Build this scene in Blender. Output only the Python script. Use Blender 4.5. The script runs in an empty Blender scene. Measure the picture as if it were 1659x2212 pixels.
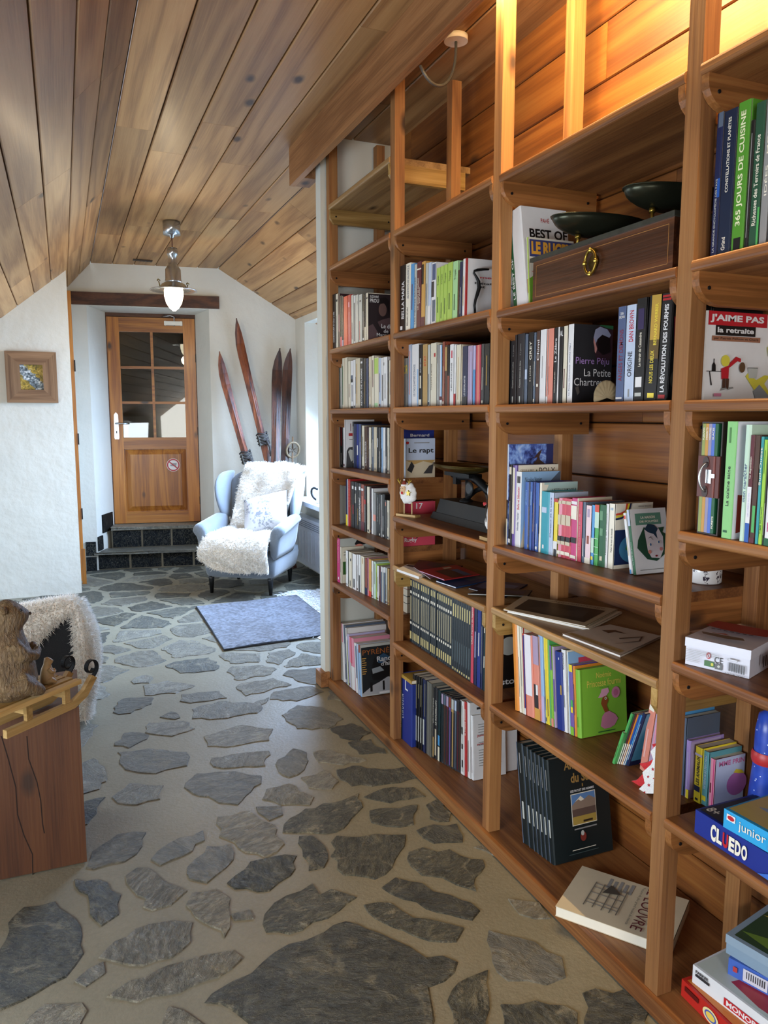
import bpy, bmesh, math, random
from mathutils import Vector, Matrix, Euler
R = math.radians
random.seed(7)
S = bpy.context.scene
COL = S.collection

# ------------------------------------------------------------------ camera
F, CX, CY, H = 1640.0, 829.5, 1106.0, 1.5
PITCH = math.atan(206 / F)
YAW = math.atan(694.5 / math.hypot(F, 206))
RIGHT = Vector((math.cos(YAW), -math.sin(YAW), 0))
HEAD = Vector((math.sin(YAW), math.cos(YAW), 0))
FWD = HEAD * math.cos(PITCH) - Vector((0, 0, math.sin(PITCH)))
UP = HEAD * math.sin(PITCH) + Vector((0, 0, math.cos(PITCH)))
CAMPOS = Vector((0, 0, H))
cam = bpy.data.cameras.new('camera')
camo = bpy.data.objects.new('camera', cam)
COL.objects.link(camo)
cam.sensor_fit = 'VERTICAL'
cam.sensor_height = 24
cam.lens = 24 * F / 2212
cam.clip_start = 0.02
m = Matrix((RIGHT, UP, -FWD)).transposed().to_4x4()
m.translation = CAMPOS
camo.matrix_world = m
S.camera = camo


# measuring helpers: a photo pixel to a point on a known plane of the room
def ray(u, v): return RIGHT * ((u - CX) / F) + UP * ((CY - v) / F) + FWD
def onX(u, v, X):
    d = ray(u, v); return CAMPOS + d * (X / d.x)
def onY(u, v, Y):
    d = ray(u, v); return CAMPOS + d * (Y / d.y)
def onZ(u, v, Z):
    d = ray(u, v); return CAMPOS + d * ((Z - H) / d.z)
def proj(P):
    q = Vector(P) - CAMPOS; z = q.dot(FWD)
    return CX + F * q.dot(RIGHT) / z, CY - F * q.dot(UP) / z
def y_from_u(u, X, Z):
    a, b = 0.3, 9.5
    for _ in range(40):
        c = (a + b) / 2
        if proj((X, c, Z))[0] > u: a = c
        else: b = c
    return (a + b) / 2
def z_from_v(v, X, Y):
    a, b = -0.5, 4.0
    for _ in range(40):
        c = (a + b) / 2
        if proj((X, Y, c))[1] > v: a = c
        else: b = c
    return (a + b) / 2


# ------------------------------------------------------------------ world, light, exposure
S.view_settings.view_transform = 'Standard'
S.view_settings.look = 'None'
S.view_settings.exposure = 0.06
S.view_settings.gamma = 1.0
S.view_settings.use_curve_mapping = False
W = bpy.data.worlds.new('sky'); S.world = W; W.use_nodes = True
wn = W.node_tree.nodes; wl = W.node_tree.links; wn.clear()
bg = wn.new('ShaderNodeBackground'); wo = wn.new('ShaderNodeOutputWorld')
bg.inputs[0].default_value = (0.62, 0.78, 1.0, 1); bg.inputs[1].default_value = 2.6
wl.new(bg.outputs[0], wo.inputs[0])


def area(name, loc, target, sx, sy, watts, color):
    l = bpy.data.lights.new(name, 'AREA'); l.shape = 'RECTANGLE'
    l.size, l.size_y, l.energy, l.color = sx, sy, watts, color
    o = bpy.data.objects.new(name, l); COL.objects.link(o)
    o.location = loc
    o.rotation_euler = (Vector(target) - Vector(loc)).to_track_quat('-Z', 'Y').to_euler()
    return o


DAY = (0.62, 0.78, 1.0)
# daylight through the alcove window (right, behind the stub wall)
area('alcove_window_daylight', (2.50, 6.05, 1.60), (0.9, 5.9, 0.2), 1.9, 1.5, 275, (0.46, 0.66, 1.0)).data.spread = R(138)
# daylight through the windows on the left of the room
area('left_window_daylight', (-1.30, 4.45, 0.95), (1.3, 4.7, 0.7), 1.9, 0.85, 30, (0.86, 0.93, 1.0))
area('near_left_window_daylight', (-1.30, 0.9, 0.95), (1.3, 1.5, 0.75), 1.7, 0.85, 62, (0.86, 0.93, 1.0))
# daylight and lamps of the room behind the photographer
area('rear_window_daylight', (-0.9, -2.6, 1.75), (0.7, 3.0, 1.3), 2.4, 1.7, 120, (1.0, 0.96, 0.90))


# ------------------------------------------------------------------ materials
def lin(c):
    if isinstance(c, str):
        c = c.lstrip('#'); c = [int(c[i:i + 2], 16) / 255 for i in (0, 2, 4)]
    return tuple(x / 12.92 if x <= 0.04045 else ((x + 0.055) / 1.055) ** 2.4 for x in c) + (1,)


class NT:
    def __init__(s, name):
        s.m = bpy.data.materials.new(name); s.m.use_nodes = True
        s.t = s.m.node_tree; s.t.nodes.clear()
        s.out = s.n('ShaderNodeOutputMaterial'); s.b = s.n('ShaderNodeBsdfPrincipled')
        s.l(s.b.outputs[0], s.out.inputs[0])
    def n(s, t, **k):
        x = s.t.nodes.new(t)
        for a, v in k.items(): setattr(x, a, v)
        return x
    def l(s, a, b): s.t.links.new(a, b)
    def ramp(s, fac, stops):
        r = s.n('ShaderNodeValToRGB'); e = r.color_ramp.elements
        while len(e) > 1: e.remove(e[-1])
        e[0].position, e[0].color = stops[0][0], lin(stops[0][1])
        for p, c in stops[1:]:
            q = e.new(p); q.color = lin(c)
        s.l(fac, r.inputs[0]); return r.outputs[0]
    def noise(s, vec, scale, detail=3, rough=.55, dist=0.0):
        x = s.n('ShaderNodeTexNoise'); x.inputs['Scale'].default_value = scale
        x.inputs['Detail'].default_value = detail; x.inputs['Roughness'].default_value = rough
        x.inputs['Distortion'].default_value = dist
        if vec is not None: s.l(vec, x.inputs['Vector'])
        return x.outputs['Fac']
    def mapping(s, vec, scale, loc=(0, 0, 0)):
        x = s.n('ShaderNodeMapping'); x.inputs['Scale'].default_value = scale
        x.inputs['Location'].default_value = loc; s.l(vec, x.inputs['Vector']); return x.outputs[0]
    def mix(s, fac, a, b, blend='MIX'):
        x = s.n('ShaderNodeMix', data_type='RGBA', blend_type=blend)
        if isinstance(fac, float): x.inputs[0].default_value = fac
        else: s.l(fac, x.inputs[0])
        for i, c in ((6, a), (7, b)):
            if isinstance(c, (str, tuple)): x.inputs[i].default_value = lin(c)
            else: s.l(c, x.inputs[i])
        return x.outputs[2]
    def math(s, op, a, b=0.0):
        x = s.n('ShaderNodeMath', operation=op)
        for i, c in ((0, a), (1, b)):
            if isinstance(c, (int, float)): x.inputs[i].default_value = c
            else: s.l(c, x.inputs[i])
        return x.outputs[0]
    def bump(s, h, strength, dist=0.01):
        x = s.n('ShaderNodeBump'); x.inputs['Strength'].default_value = strength
        x.inputs['Distance'].default_value = dist; s.l(h, x.inputs['Height'])
        s.l(x.outputs[0], s.b.inputs['Normal'])


CACHE = {}
def plain(c, rough=.5, metal=0.0, key=None, var=.06, spec=.5):
    k = ('p', c, rough, metal)
    if k in CACHE: return CACHE[k]
    t = NT('paint_%d' % len(CACHE))
    tc = t.n('ShaderNodeTexCoord')
    n = t.noise(tc.outputs['Object'], 35, 2)
    base = lin(c)
    d = tuple(max(0, x * (1 - var * 2)) for x in base[:3]) + (1,)
    x = t.n('ShaderNodeMix', data_type='RGBA'); t.l(n, x.inputs[0])
    x.inputs[6].default_value = d; x.inputs[7].default_value = tuple(min(1, v * (1 + var)) for v in base[:3]) + (1,)
    t.l(x.outputs[2], t.b.inputs['Base Color'])
    t.b.inputs['Roughness'].default_value = rough; t.b.inputs['Metallic'].default_value = metal
    t.b.inputs['Specular IOR Level'].default_value = spec
    CACHE[k] = t.m
    return t.m


def wood(name, dark, mid, light, axis='y', rough=.42, ring=9.0, knots=True, coat=.0, island=False, grain=1.0):
    """pine boards: long fibres and growth rings along one axis, a few knots, one tone per board"""
    t = NT(name)
    tc = t.n('ShaderNodeTexCoord')
    oi = t.n('ShaderNodeObjectInfo'); ge = t.n('ShaderNodeNewGeometry')
    rnd = ge.outputs['Random Per Island'] if island else oi.outputs['Random']
    off = t.n('ShaderNodeCombineXYZ')
    r1 = t.math('MULTIPLY', rnd, 37.0)
    for i in range(3): t.l(r1, off.inputs[i])
    add = t.n('ShaderNodeVectorMath', operation='ADD')
    t.l(tc.outputs['Object'], add.inputs[0]); t.l(off.outputs[0], add.inputs[1])
    v = add.outputs[0]
    k = {'x': 0, 'y': 1, 'z': 2}[axis]
    sc = [1.0, 1.0, 1.0]; sc[k] = .055
    w = t.noise(t.mapping(v, sc), 5.5, 3, .5, .3)
    rings = t.math('FRACT', t.math('MULTIPLY', w, ring))
    rings = t.math('ABSOLUTE', t.math('SUBTRACT', rings, .5))
    sf = [150.0, 150.0, 150.0]; sf[k] = 3.5
    fib = t.noise(t.mapping(v, sf), 1.0, 2, .6)
    fac = t.math('ADD', t.math('MULTIPLY', rings, .95), t.math('MULTIPLY', t.math('SUBTRACT', fib, .5), .9 * grain))
    col = t.ramp(fac, [(0.0, dark), (.30, mid), (.75, light)])
    sb = [1.0, 1.0, 1.0]; sb[k] = .35
    patch = t.noise(t.mapping(v, sb), 4.0, 2)
    col = t.mix(t.math('MULTIPLY', patch, .45), col, dark)
    if knots:
        vo = t.n('ShaderNodeTexVoronoi'); vo.inputs['Scale'].default_value = 1.0
        sk = [4.6, 4.6, 4.6]; sk[k] = 2.2
        dv = t.noise(v, 9, 2)
        t.l(t.mapping(v, sk), vo.inputs['Vector'])
        kd = t.math('ADD', vo.outputs['Distance'], t.math('MULTIPLY', t.math('SUBTRACT', dv, .5), .12))
        km = t.n('ShaderNodeMapRange'); km.inputs[1].default_value = .05; km.inputs[2].default_value = .13
        km.inputs[3].default_value = .95; km.inputs[4].default_value = 0
        t.l(kd, km.inputs[0])
        col = t.mix(km.outputs[0], col, '2e1a0f')
    tone = t.n('ShaderNodeMapRange'); tone.inputs[3].default_value = .80; tone.inputs[4].default_value = 1.16
    t.l(rnd, tone.inputs[0])
    hsv = t.n('ShaderNodeHueSaturation'); t.l(tone.outputs[0], hsv.inputs['Value']); t.l(col, hsv.inputs['Color'])
    t.l(hsv.outputs[0], t.b.inputs['Base Color'])
    t.b.inputs['Roughness'].default_value = rough
    t.b.inputs['Coat Weight'].default_value = coat; t.b.inputs['Coat Roughness'].default_value = .22
    t.bump(fac, .18, .004)
    return t.m


M = {}
M['ceil'] = wood('pine_ceiling_board', '8a623b', 'b18655', 'c59c69', 'y', .5, 5, True, .05, True, .6)
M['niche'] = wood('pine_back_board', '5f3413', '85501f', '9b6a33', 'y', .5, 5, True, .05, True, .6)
M['postw'] = wood('sawn_pine_post', '754a26', '98683a', 'af804b', 'z', .65, 6, True, 0)
M['shelfw'] = wood('pine_shelf_board', '693f1f', '8d5b30', 'a77541', 'y', .5, 5, True, .05)
M['shelfp'] = wood('newer_pine_shelf', '80603a', 'a17f50', 'b8966a', 'y', .5, 5, True, .05)
M['brackw'] = wood('pine_bracket', '744820', '965f31', 'ad7a43', 'x', .5, 8, True, .05)
M['palew'] = wood('pale_spruce', '8a6a35', 'ad8a4d', 'c4a468', 'x', .5, 8, False, .05)
M['beamw'] = wood('pine_beam_board', '734c2a', '946840', 'a97e52', 'y', .65, 5, True, 0)
M['doorw'] = wood('orange_pine_door', '854913', 'b06c20', 'c58535', 'z', .38, 6, True, .25)
M['doorh'] = wood('orange_pine_rail', '854913', 'b06c20', 'c58535', 'x', .38, 6, True, .25)
M['lintel'] = wood('old_brown_beam', '3a2014', '5b3520', '744729', 'x', .6, 6, True, 0)
M['stump'] = wood('reddish_larch_block', '3b1e0d', '4e2b14', '5d391d', 'z', .55, 4, True, 0)
M['sledw'] = wood('pale_ash', '9a7a45', 'b99860', 'd0b27c', 'y', .5, 7, False, 0)
M['frame'] = wood('rough_larch_frame', '6a4c33', '8b6a4c', '9f7d5c', 'x', .7, 7, False, 0)
M['skiw'] = wood('varnished_ash_ski', '3f1a0c', '7a3a1a', '9c5527', 'z', .48, 6, False, .08)
M['skid'] = wood('dark_varnished_ski', '24100a', '4a2413', '6d3a1e', 'z', .5, 6, False, .05)
M['scalew'] = wood('old_walnut_case', '3a2012', '5c3620', '6f4529', 'y', .35, 6, False, .3)
M['pages'] = plain('d8cfbb', .8)
M['black'] = plain('0d0d0e', .45)
M['iron'] = plain('1b1d20', .5, .6)
M['brass'] = plain('8a7432', .3, .9)
M['chrome'] = plain('b9bcbf', .22, .95)
M['whitep'] = plain('e9eaec', .4)


def plaster(name, c, c2, bump=.35):
    t = NT(name)
    tc = t.n('ShaderNodeTexCoord')
    a = t.noise(tc.outputs['Object'], 2.2, 4); b = t.noise(tc.outputs['Object'], 14, 4)
    col = t.mix(a, c, c2)
    t.l(col, t.b.inputs['Base Color']); t.b.inputs['Roughness'].default_value = .9
    h = t.math('ADD', t.math('MULTIPLY', a, .9), t.math('MULTIPLY', b, .35))
    t.bump(h, bump, .03)
    return t.m


M['plaster'] = plaster('white_lime_plaster', 'dcd8cb', 'c6c4ba', .45)
M['plaster2'] = plaster('smooth_pale_plaster', 'd5d8d2', 'c4c9c4', .12)
M['slate'] = None


def slate_mat(name, a, b, c, island=True, rough=.5, smear=True):
    t = NT(name)
    tc = t.n('ShaderNodeTexCoord'); ge = t.n('ShaderNodeNewGeometry')
    v = tc.outputs['Object']
    rot = t.n('ShaderNodeVectorRotate', rotation_type='Z_AXIS'); t.l(v, rot.inputs['Vector'])
    t.l(t.math('MULTIPLY', ge.outputs['Random Per Island'], 3.1), rot.inputs['Angle'])
    vv = t.mapping(rot.outputs[0], (1, 1.9, 1))
    n1 = t.noise(vv, 6, 6, .72, 2.2)
    n2 = t.noise(vv, 30, 5, .75, 1.6)
    fac = t.math('ADD', t.math('MULTIPLY', n1, .6), t.math('MULTIPLY', n2, .4))
    col = t.ramp(fac, [(.40, a), (.51, b), (.62, c)])
    vein = t.noise(vv, 13, 5, .6, 2.5)
    vm = t.n('ShaderNodeMapRange'); vm.inputs[1].default_value = .0; vm.inputs[2].default_value = .016
    vm.inputs[3].default_value = .55; vm.inputs[4].default_value = 0
    t.l(t.math('ABSOLUTE', t.math('SUBTRACT', vein, .5)), vm.inputs[0])
    col = t.mix(vm.outputs[0], col, '8a8672')
    if smear:
        sm = t.n('ShaderNodeMapRange'); sm.inputs[1].default_value = .56; sm.inputs[2].default_value = .64; sm.inputs[4].default_value = .85
        t.l(t.noise(v, 8, 7, .72, 1.0), sm.inputs[0]); col = t.mix(sm.outputs[0], col, '837c66')
    tone = t.n('ShaderNodeMapRange'); tone.inputs[3].default_value = .72; tone.inputs[4].default_value = 1.35
    t.l(ge.outputs['Random Per Island'], tone.inputs[0])
    hsv = t.n('ShaderNodeHueSaturation'); t.l(tone.outputs[0], hsv.inputs['Value']); t.l(col, hsv.inputs['Color'])
    t.l(hsv.outputs[0], t.b.inputs['Base Color'])
    t.b.inputs['Roughness'].default_value = rough
    t.b.inputs['Specular IOR Level'].default_value = .6 if smear else .15
    t.bump(fac, 1.0, .03)
    return t.m


M['slate'] = slate_mat('riven_slate', '2c2d26', '45443a', '66624f')
M['slate_l'] = slate_mat('grey_brown_schist', '56544b', '716d60', '8d8878', rough=.38)
M['slate_k'] = slate_mat('black_slate_riser', '07090b', '0e1114', '181c20', rough=.6, smear=False)


def mortar_mat():
    t = NT('sand_mortar')
    tc = t.n('ShaderNodeTexCoord')
    a = t.noise(tc.outputs['Object'], 3.5, 4); b = t.noise(tc.outputs['Object'], 90, 3)
    col = t.mix(a, '757060', '8f8a78'); col = t.mix(t.math('MULTIPLY', b, .5), col, '5c5745')
    t.l(col, t.b.inputs['Base Color']); t.b.inputs['Roughness'].default_value = .5
    t.bump(t.math('ADD', a, t.math('MULTIPLY', b, .3)), .5, .01)
    return t.m


M['mortar'] = mortar_mat()


def fabric(name, c, c2, scale=400, rough=.9, sheen=.3):
    t = NT(name)
    tc = t.n('ShaderNodeTexCoord')
    a = t.noise(tc.outputs['Object'], scale, 2); b = t.noise(tc.outputs['Object'], 6, 3)
    mr = t.n('ShaderNodeMapRange'); mr.inputs[1].default_value = .40; mr.inputs[2].default_value = .60
    t.l(t.math('ADD', t.math('MULTIPLY', a, .7), t.math('MULTIPLY', b, .3)), mr.inputs[0])
    col = t.mix(mr.outputs[0], c, c2)
    t.l(col, t.b.inputs['Base Color']); t.b.inputs['Roughness'].default_value = rough
    t.b.inputs['Sheen Weight'].default_value = sheen
    t.bump(a, .25 if scale > 150 else .9, .002 if scale > 150 else .006)
    return t.m


M['chairf'] = fabric('pale_grey_velvet', '626a73', '727a82', 300, .85, .5)
M['fur'] = fabric('cream_fur', 'f0e8da', 'fbf7ef', 60, .95, .6)
M['rug'] = fabric('blue_grey_pile', '272d3c', '5b6271', 42, 1.0, .3)
M['clothw'] = fabric('white_cotton', 'dcdcda', 'efefee', 300, .9, .2)
M['clothr'] = fabric('red_felt', 'b3141c', 'd0202a', 300, .9, .3)
M['darkf'] = fabric('charcoal_fabric', '1c1e21', '2a2d31', 250, .9, .2)


def glass_mat():
    t = NT('door_pane_glass')
    tr = t.n('ShaderNodeBsdfTransparent'); tr.inputs[0].default_value = (.78, .82, .8, 1)
    gl = t.n('ShaderNodeBsdfGlossy'); gl.inputs['Roughness'].default_value = .015
    fr = t.n('ShaderNodeFresnel'); fr.inputs[0].default_value = 1.6
    mx = t.n('ShaderNodeMixShader')
    f2 = t.math('ADD', t.math('MULTIPLY', fr.outputs[0], .9), .01)
    t.l(f2, mx.inputs[0]); t.l(tr.outputs[0], mx.inputs[1]); t.l(gl.outputs[0], mx.inputs[2])
    t.l(mx.outputs[0], t.out.inputs[0])
    return t.m


M['glass'] = glass_mat()


def emit(name, c, s):
    t = NT(name)
    e = t.n('ShaderNodeEmission'); e.inputs[0].default_value = lin(c); e.inputs[1].default_value = s
    t.l(e.outputs[0], t.out.inputs[0]); return t.m


M['bulb'] = emit('lit_opal_glass', 'fff0cf', 9.0)
M['tube'] = emit('lit_halogen_tube', 'ffc777', 30.0)


# ------------------------------------------------------------------ mesh helpers
def BM(): return bmesh.new()
def box(bm, x0, x1, y0, y1, z0, z1, mi=0, mat=None):
    v = [Vector((x, y, z)) for z in (z0, z1) for y in (y0, y1) for x in (x0, x1)]
    if mat is not None: v = [mat @ p for p in v]
    v = [bm.verts.new(p) for p in v]
    for f in ((0, 2, 3, 1), (4, 5, 7, 6), (0, 1, 5, 4), (2, 6, 7, 3), (0, 4, 6, 2), (1, 3, 7, 5)):
        bm.faces.new([v[i] for i in f]).material_index = mi
    return v
def prism(bm, poly, axis, a, b, mi=0, mat=None):
    """extrude a 2-D polygon along an axis (x: poly=(y,z)  y: poly=(x,z)  z: poly=(x,y))"""
    def P(p, t):
        q = {'x': (t, p[0], p[1]), 'y': (p[0], t, p[1]), 'z': (p[0], p[1], t)}[axis]
        q = Vector(q); return mat @ q if mat is not None else q
    A = [bm.verts.new(P(p, a)) for p in poly]; B = [bm.verts.new(P(p, b)) for p in poly]
    n = len(poly)
    fs = [bm.faces.new(A), bm.faces.new(B)]
    for i in range(n): fs.append(bm.faces.new((A[i], A[(i + 1) % n], B[(i + 1) % n], B[i])))
    for f in fs: f.material_index = mi
def lathe(bm, prof, n=24, mat=None, mi=0, cap=True):
    rings = []
    for r, z in prof:
        ring = []
        for i in range(n):
            a = 2 * math.pi * i / n
            p = Vector((r * math.cos(a), r * math.sin(a), z))
            ring.append(bm.verts.new(mat @ p if mat is not None else p))
        rings.append(ring)
    for A, B in zip(rings, rings[1:]):
        for i in range(n):
            f = bm.faces.new((A[i], A[(i + 1) % n], B[(i + 1) % n], B[i])); f.smooth = True; f.material_index = mi
    if cap:
        for q in (rings[0], rings[-1]):
            f = bm.faces.new(q); f.material_index = mi
def tube(bm, pts, r, n=8, mi=0, closed=False, cap=True):
    pts = [Vector(p) for p in pts]
    rs = r if isinstance(r, (list, tuple)) else [r] * len(pts)
    rings = []; N = len(pts)
    prev = None
    for i, p in enumerate(pts):
        if closed: d = pts[(i + 1) % N] - pts[i - 1]
        else: d = pts[min(i + 1, N - 1)] - pts[max(i - 1, 0)]
        d.normalize()
        if prev is None:
            a = Vector((0, 0, 1)) if abs(d.z) < .9 else Vector((1, 0, 0))
            s = d.cross(a).normalized()
        else:
            s = prev - d * prev.dot(d); s.normalize()
        prev = s
        t = d.cross(s)
        rings.append([bm.verts.new(p + (s * math.cos(2 * math.pi * k / n) + t * math.sin(2 * math.pi * k / n)) * rs[i]) for k in range(n)])
    prs = list(zip(rings, rings[1:])) + ([(rings[-1], rings[0])] if closed else [])
    for A, B in prs:
        for k in range(n):
            f = bm.faces.new((A[k], A[(k + 1) % n], B[(k + 1) % n], B[k])); f.smooth = True; f.material_index = mi
    if cap and not closed:
        for q in (rings[0], rings[-1]): bm.faces.new(q).material_index = mi
def grid(bm, rows, closed_u=False, mi=0, smooth=True):
    vs = [[bm.verts.new(p) for p in r] for r in rows]
    for A, B in zip(vs, vs[1:]):
        n = len(A)
        for i in range(n if closed_u else n - 1):
            f = bm.faces.new((A[i], A[(i + 1) % n], B[(i + 1) % n], B[i])); f.smooth = smooth; f.material_index = mi
    return vs
def bez(p0, p1, p2, p3, n=10):
    o = []
    for i in range(n + 1):
        t = i / n; s = 1 - t
        o.append(tuple(s ** 3 * a + 3 * s * s * t * b + 3 * s * t * t * c + t ** 3 * d for a, b, c, d in zip(p0, p1, p2, p3)))
    return o
def bevel(bm, w, seg=2, ang=30):
    es = [e for e in bm.edges if len(e.link_faces) == 2 and e.calc_face_angle(0) > R(ang)]
    bmesh.ops.bevel(bm, geom=es, offset=w, segments=seg, affect='EDGES', profile=.5, clamp_overlap=True)


ROOTM = {}
def mw(o):
    mt = Matrix.LocRotScale(o.location, o.rotation_euler, None)
    return (mw(o.parent) @ mt) if o.parent else mt
def obj(name, bm, mats, parent=None, local=False, loc=None, recalc=True):
    """link a bmesh as ONE object.  Shapes given in room coordinates unless local."""
    if recalc: bmesh.ops.recalc_face_normals(bm, faces=bm.faces[:])
    me = bpy.data.meshes.new(name)
    if parent is not None and not local: bm.transform(mw(parent).inverted())
    elif loc is not None and not local: bm.transform(Matrix.Translation(-Vector(loc)))
    bm.to_mesh(me); bm.free()
    if not isinstance(mats, (list, tuple)): mats = [mats]
    for q in mats: me.materials.append(M[q] if isinstance(q, str) else q)
    o = bpy.data.objects.new(name, me); COL.objects.link(o)
    if parent is not None: o.parent = parent
    elif loc is not None: o.location = loc
    return o
def tag(o, label=None, cat=None, group=None, kind=None):
    if label: o['label'] = label
    if cat: o['category'] = cat
    if group: o['group'] = group
    if kind: o['kind'] = kind
    return o
def thing(name, label, cat, loc=(0, 0, 0), rotz=0.0, group=None, rot=None):
    o = bpy.data.objects.new(name, None); COL.objects.link(o)
    o.empty_display_size = .05
    o.location = loc; o.rotation_euler = rot if rot else (0, 0, rotz)
    return tag(o, label, cat, group)
def struct(name, bm, mats): return tag(obj(name, bm, mats), kind='structure')


TXT = {}
def text_mesh(body, bold=0.0):
    """glyph outlines of a string as raw vertices and faces, lower-left at 0,0"""
    k = (body, bold)
    if k not in TXT:
        cu = bpy.data.curves.new('t', 'FONT'); cu.body = body; cu.offset = bold; cu.resolution_u = 3
        cu.space_line = .95; cu.align_x = 'CENTER' if '\n' in body else 'LEFT'
        o = bpy.data.objects.new('t', cu)
        me = o.to_mesh()
        vs = [v.co.copy() for v in me.vertices]; fs = [tuple(p.vertices) for p in me.polygons]
        o.to_mesh_clear(); bpy.data.objects.remove(o); bpy.data.curves.remove(cu)
        x0 = min(v.x for v in vs); y0 = min(v.y for v in vs)
        w = max(v.x for v in vs) - x0; h = max(v.y for v in vs) - y0
        TXT[k] = ([(v.x - x0, v.y - y0) for v in vs], fs, w, h)
    return TXT[k]
def put_text(bm, body, o, ex, ey, w, h, bold=0.01, mi=0, stretch=True):
    """write body into the w x h rectangle whose lower-left corner is o and whose axes are ex, ey"""
    vs, fs, tw, th = text_mesh(body, bold)
    sx, sy = w / tw, h / th
    if not stretch:
        s = min(sx, sy); o = o + ex * (w - tw * s) / 2 + ey * (h - th * s) / 2; sx = sy = s
    q = [bm.verts.new(o + ex * (x * sx) + ey * (y * sy)) for x, y in vs]
    for f in fs:
        try: bm.faces.new([q[i] for i in f]).material_index = mi
        except ValueError: pass
# ================================================================== THE SETTING
ZC = 2.93                                     # flat ceiling
# ---------- floor: sand mortar with riven schist slabs
STONES = [
 [(885,695),(940,715),(1000,738),(1050,760),(1095,790),(1140,785),(1175,800),(1140,850),(1100,865),(1108,910),(1105,990),(620,990),(640,962),(600,930),(520,905),(540,880),(590,850),(640,830),(670,800),(700,775),(780,745),(830,722)],
 [(1155,875),(1200,840),(1250,820),(1252,890),(1248,985),(1148,985)],
 [(930,655),(1000,650),(1030,672),(1060,690),(1130,700),(1190,715),(1170,750),(1100,748),(1060,735),(1005,712),(960,690)],
 [(975,610),(1010,585),(1080,600),(1110,622),(1150,630),(1230,670),(1210,695),(1150,680),(1090,665),(1030,640)],
 [(1045,520),(1080,508),(1120,520),(1150,513),(1180,530),(1238,540),(1220,620),(1170,605),(1130,585),(1080,580),(1050,555)],
 [(860,478),(920,482),(960,474),(1040,475),(1025,520),(1005,560),(960,590),(880,580),(845,530)],
 [(945,415),(1000,408),(1070,400),(1060,450),(990,455),(950,445)],
 [(725,450),(780,410),(850,395),(920,370),(930,405),(900,435),(860,470),(760,472),(722,470)],
 [(765,480),(800,478),(832,505),(830,560),(790,568),(775,530)],
 [(1065,465),(1110,450),(1170,448),(1185,495),(1110,498)],
 [(1090,400),(1120,385),(1155,420),(1150,442),(1100,435)],
 [(675,680),(700,650),(770,620),(800,600),(820,630),(850,615),(915,635),(870,670),(800,700),(740,730),(680,725)],
 [(580,600),(640,545),(700,532),(760,530),(745,580),(690,620),(600,615)],
 [(475,655),(490,625),(550,615),(590,640),(590,690),(575,740),(540,710)],
 [(250,790),(290,750),(380,705),(440,695),(495,700),(490,750),(440,790),(330,810)],
 [(270,890),(330,850),(430,810),(520,785),(600,770),(625,790),(560,840),(460,880),(350,905)],
 [(20,700),(60,660),(140,645),(195,690),(215,780),(170,840),(60,900),(-10,930),(-10,800)],
 [(190,590),(250,590),(310,630),(305,680),(260,710),(230,680),(225,630)],
 [(320,580),(350,560),(400,575),(480,620),(440,655),(390,670),(350,630)],
 [(220,560),(235,520),(300,475),(375,470),(365,505),(320,545),(240,565)],
 [(385,540),(430,500),(520,465),(525,490),(470,530),(410,555)],
 [(478,560),(530,505),(590,500),(600,520),(580,560),(530,600),(485,590)],
 [(555,430),(640,415),(700,450),(730,500),(680,535),(610,510),(560,480)],
 [(860,310),(900,300),(980,310),(1060,305),(1075,330),(1000,345),(900,352),(870,335)],
 [(655,405),(720,402),(725,425),(690,440)],
 [(680,360),(740,345),(805,380),(795,400),(720,400),(670,385)],
 [(500,320),(580,315),(670,325),(670,345),(610,400),(560,395),(470,355)],
 [(890,240),(950,232),(990,268),(920,270)],
 [(845,205),(900,190),(950,215),(920,235),(870,228)],
 [(720,170),(760,145),(830,150),(880,180),(840,205),(760,205)],
 [(800,265),(850,260),(940,285),(880,298),(815,290)],
 [(710,285),(750,255),(785,265),(780,310),(740,330),(712,315)],
 [(1250,720),(1330,740),(1440,790),(1450,840),(1400,860),(1300,850),(1260,800)],
 [(1300,640),(1380,650),(1410,690),(1330,680)],
 [(1280,910),(1370,900),(1480,930),(1470,985),(1285,985)],
 [(40,985),(110,910),(210,905),(215,985)],
 [(410,985),(430,915),(470,925),(560,985)],
 [(590,680),(640,668),(650,690),(600,695)],
 [(285,380),(330,345),(420,350),(410,385),(350,400),(300,395)],
 [(770,330),(830,310),(868,340),(850,360),(790,355)],
 [(930,380),(980,358),(1060,355),(1090,378),(1000,395)],
 [(190,850),(265,800),(270,830),(220,865)],
 [(195,300),(240,280),(270,310),(255,360),(205,375)],
 [(490,155),(560,135),(650,140),(690,125),(660,165),(560,180),(490,180)],
 [(700,110),(800,95),(830,110),(760,135),(690,130)],
 [(365,95),(430,82),(500,95),(450,115),(370,120)],
 [(300,265),(380,255),(480,265),(480,300),(400,320),(320,310)],
 [(520,225),(620,195),(700,205),(690,235),(600,250),(530,250)],
 [(380,190),(470,185),(500,205),(440,225),(370,215)],
 [(1490,880),(1600,870),(1660,900),(1660,985),(1500,985)],
 [(540,280),(620,268),(690,262),(680,300),(600,305),(545,302)],
]


DARKS = {0, 1, 2, 3, 4, 5, 6, 7, 8, 9, 10, 11, 12, 16, 17, 23, 27, 28, 34, 40, 49}


def rough_poly(poly, rng, jag=.012, step=.05):
    out = []
    n = len(poly)
    for i in range(n):
        a = Vector(poly[i]); b = Vector(poly[(i + 1) % n]); L = (b - a).length
        k = max(1, int(L / step))
        nrm = Vector((-(b - a).y, (b - a).x)).normalized() if L > 0 else Vector((0, 0))
        for j in range(k):
            p = a.lerp(b, j / k)
            if j: p += nrm * rng.uniform(-jag, jag)
            out.append((p.x, p.y))
    return out


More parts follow.
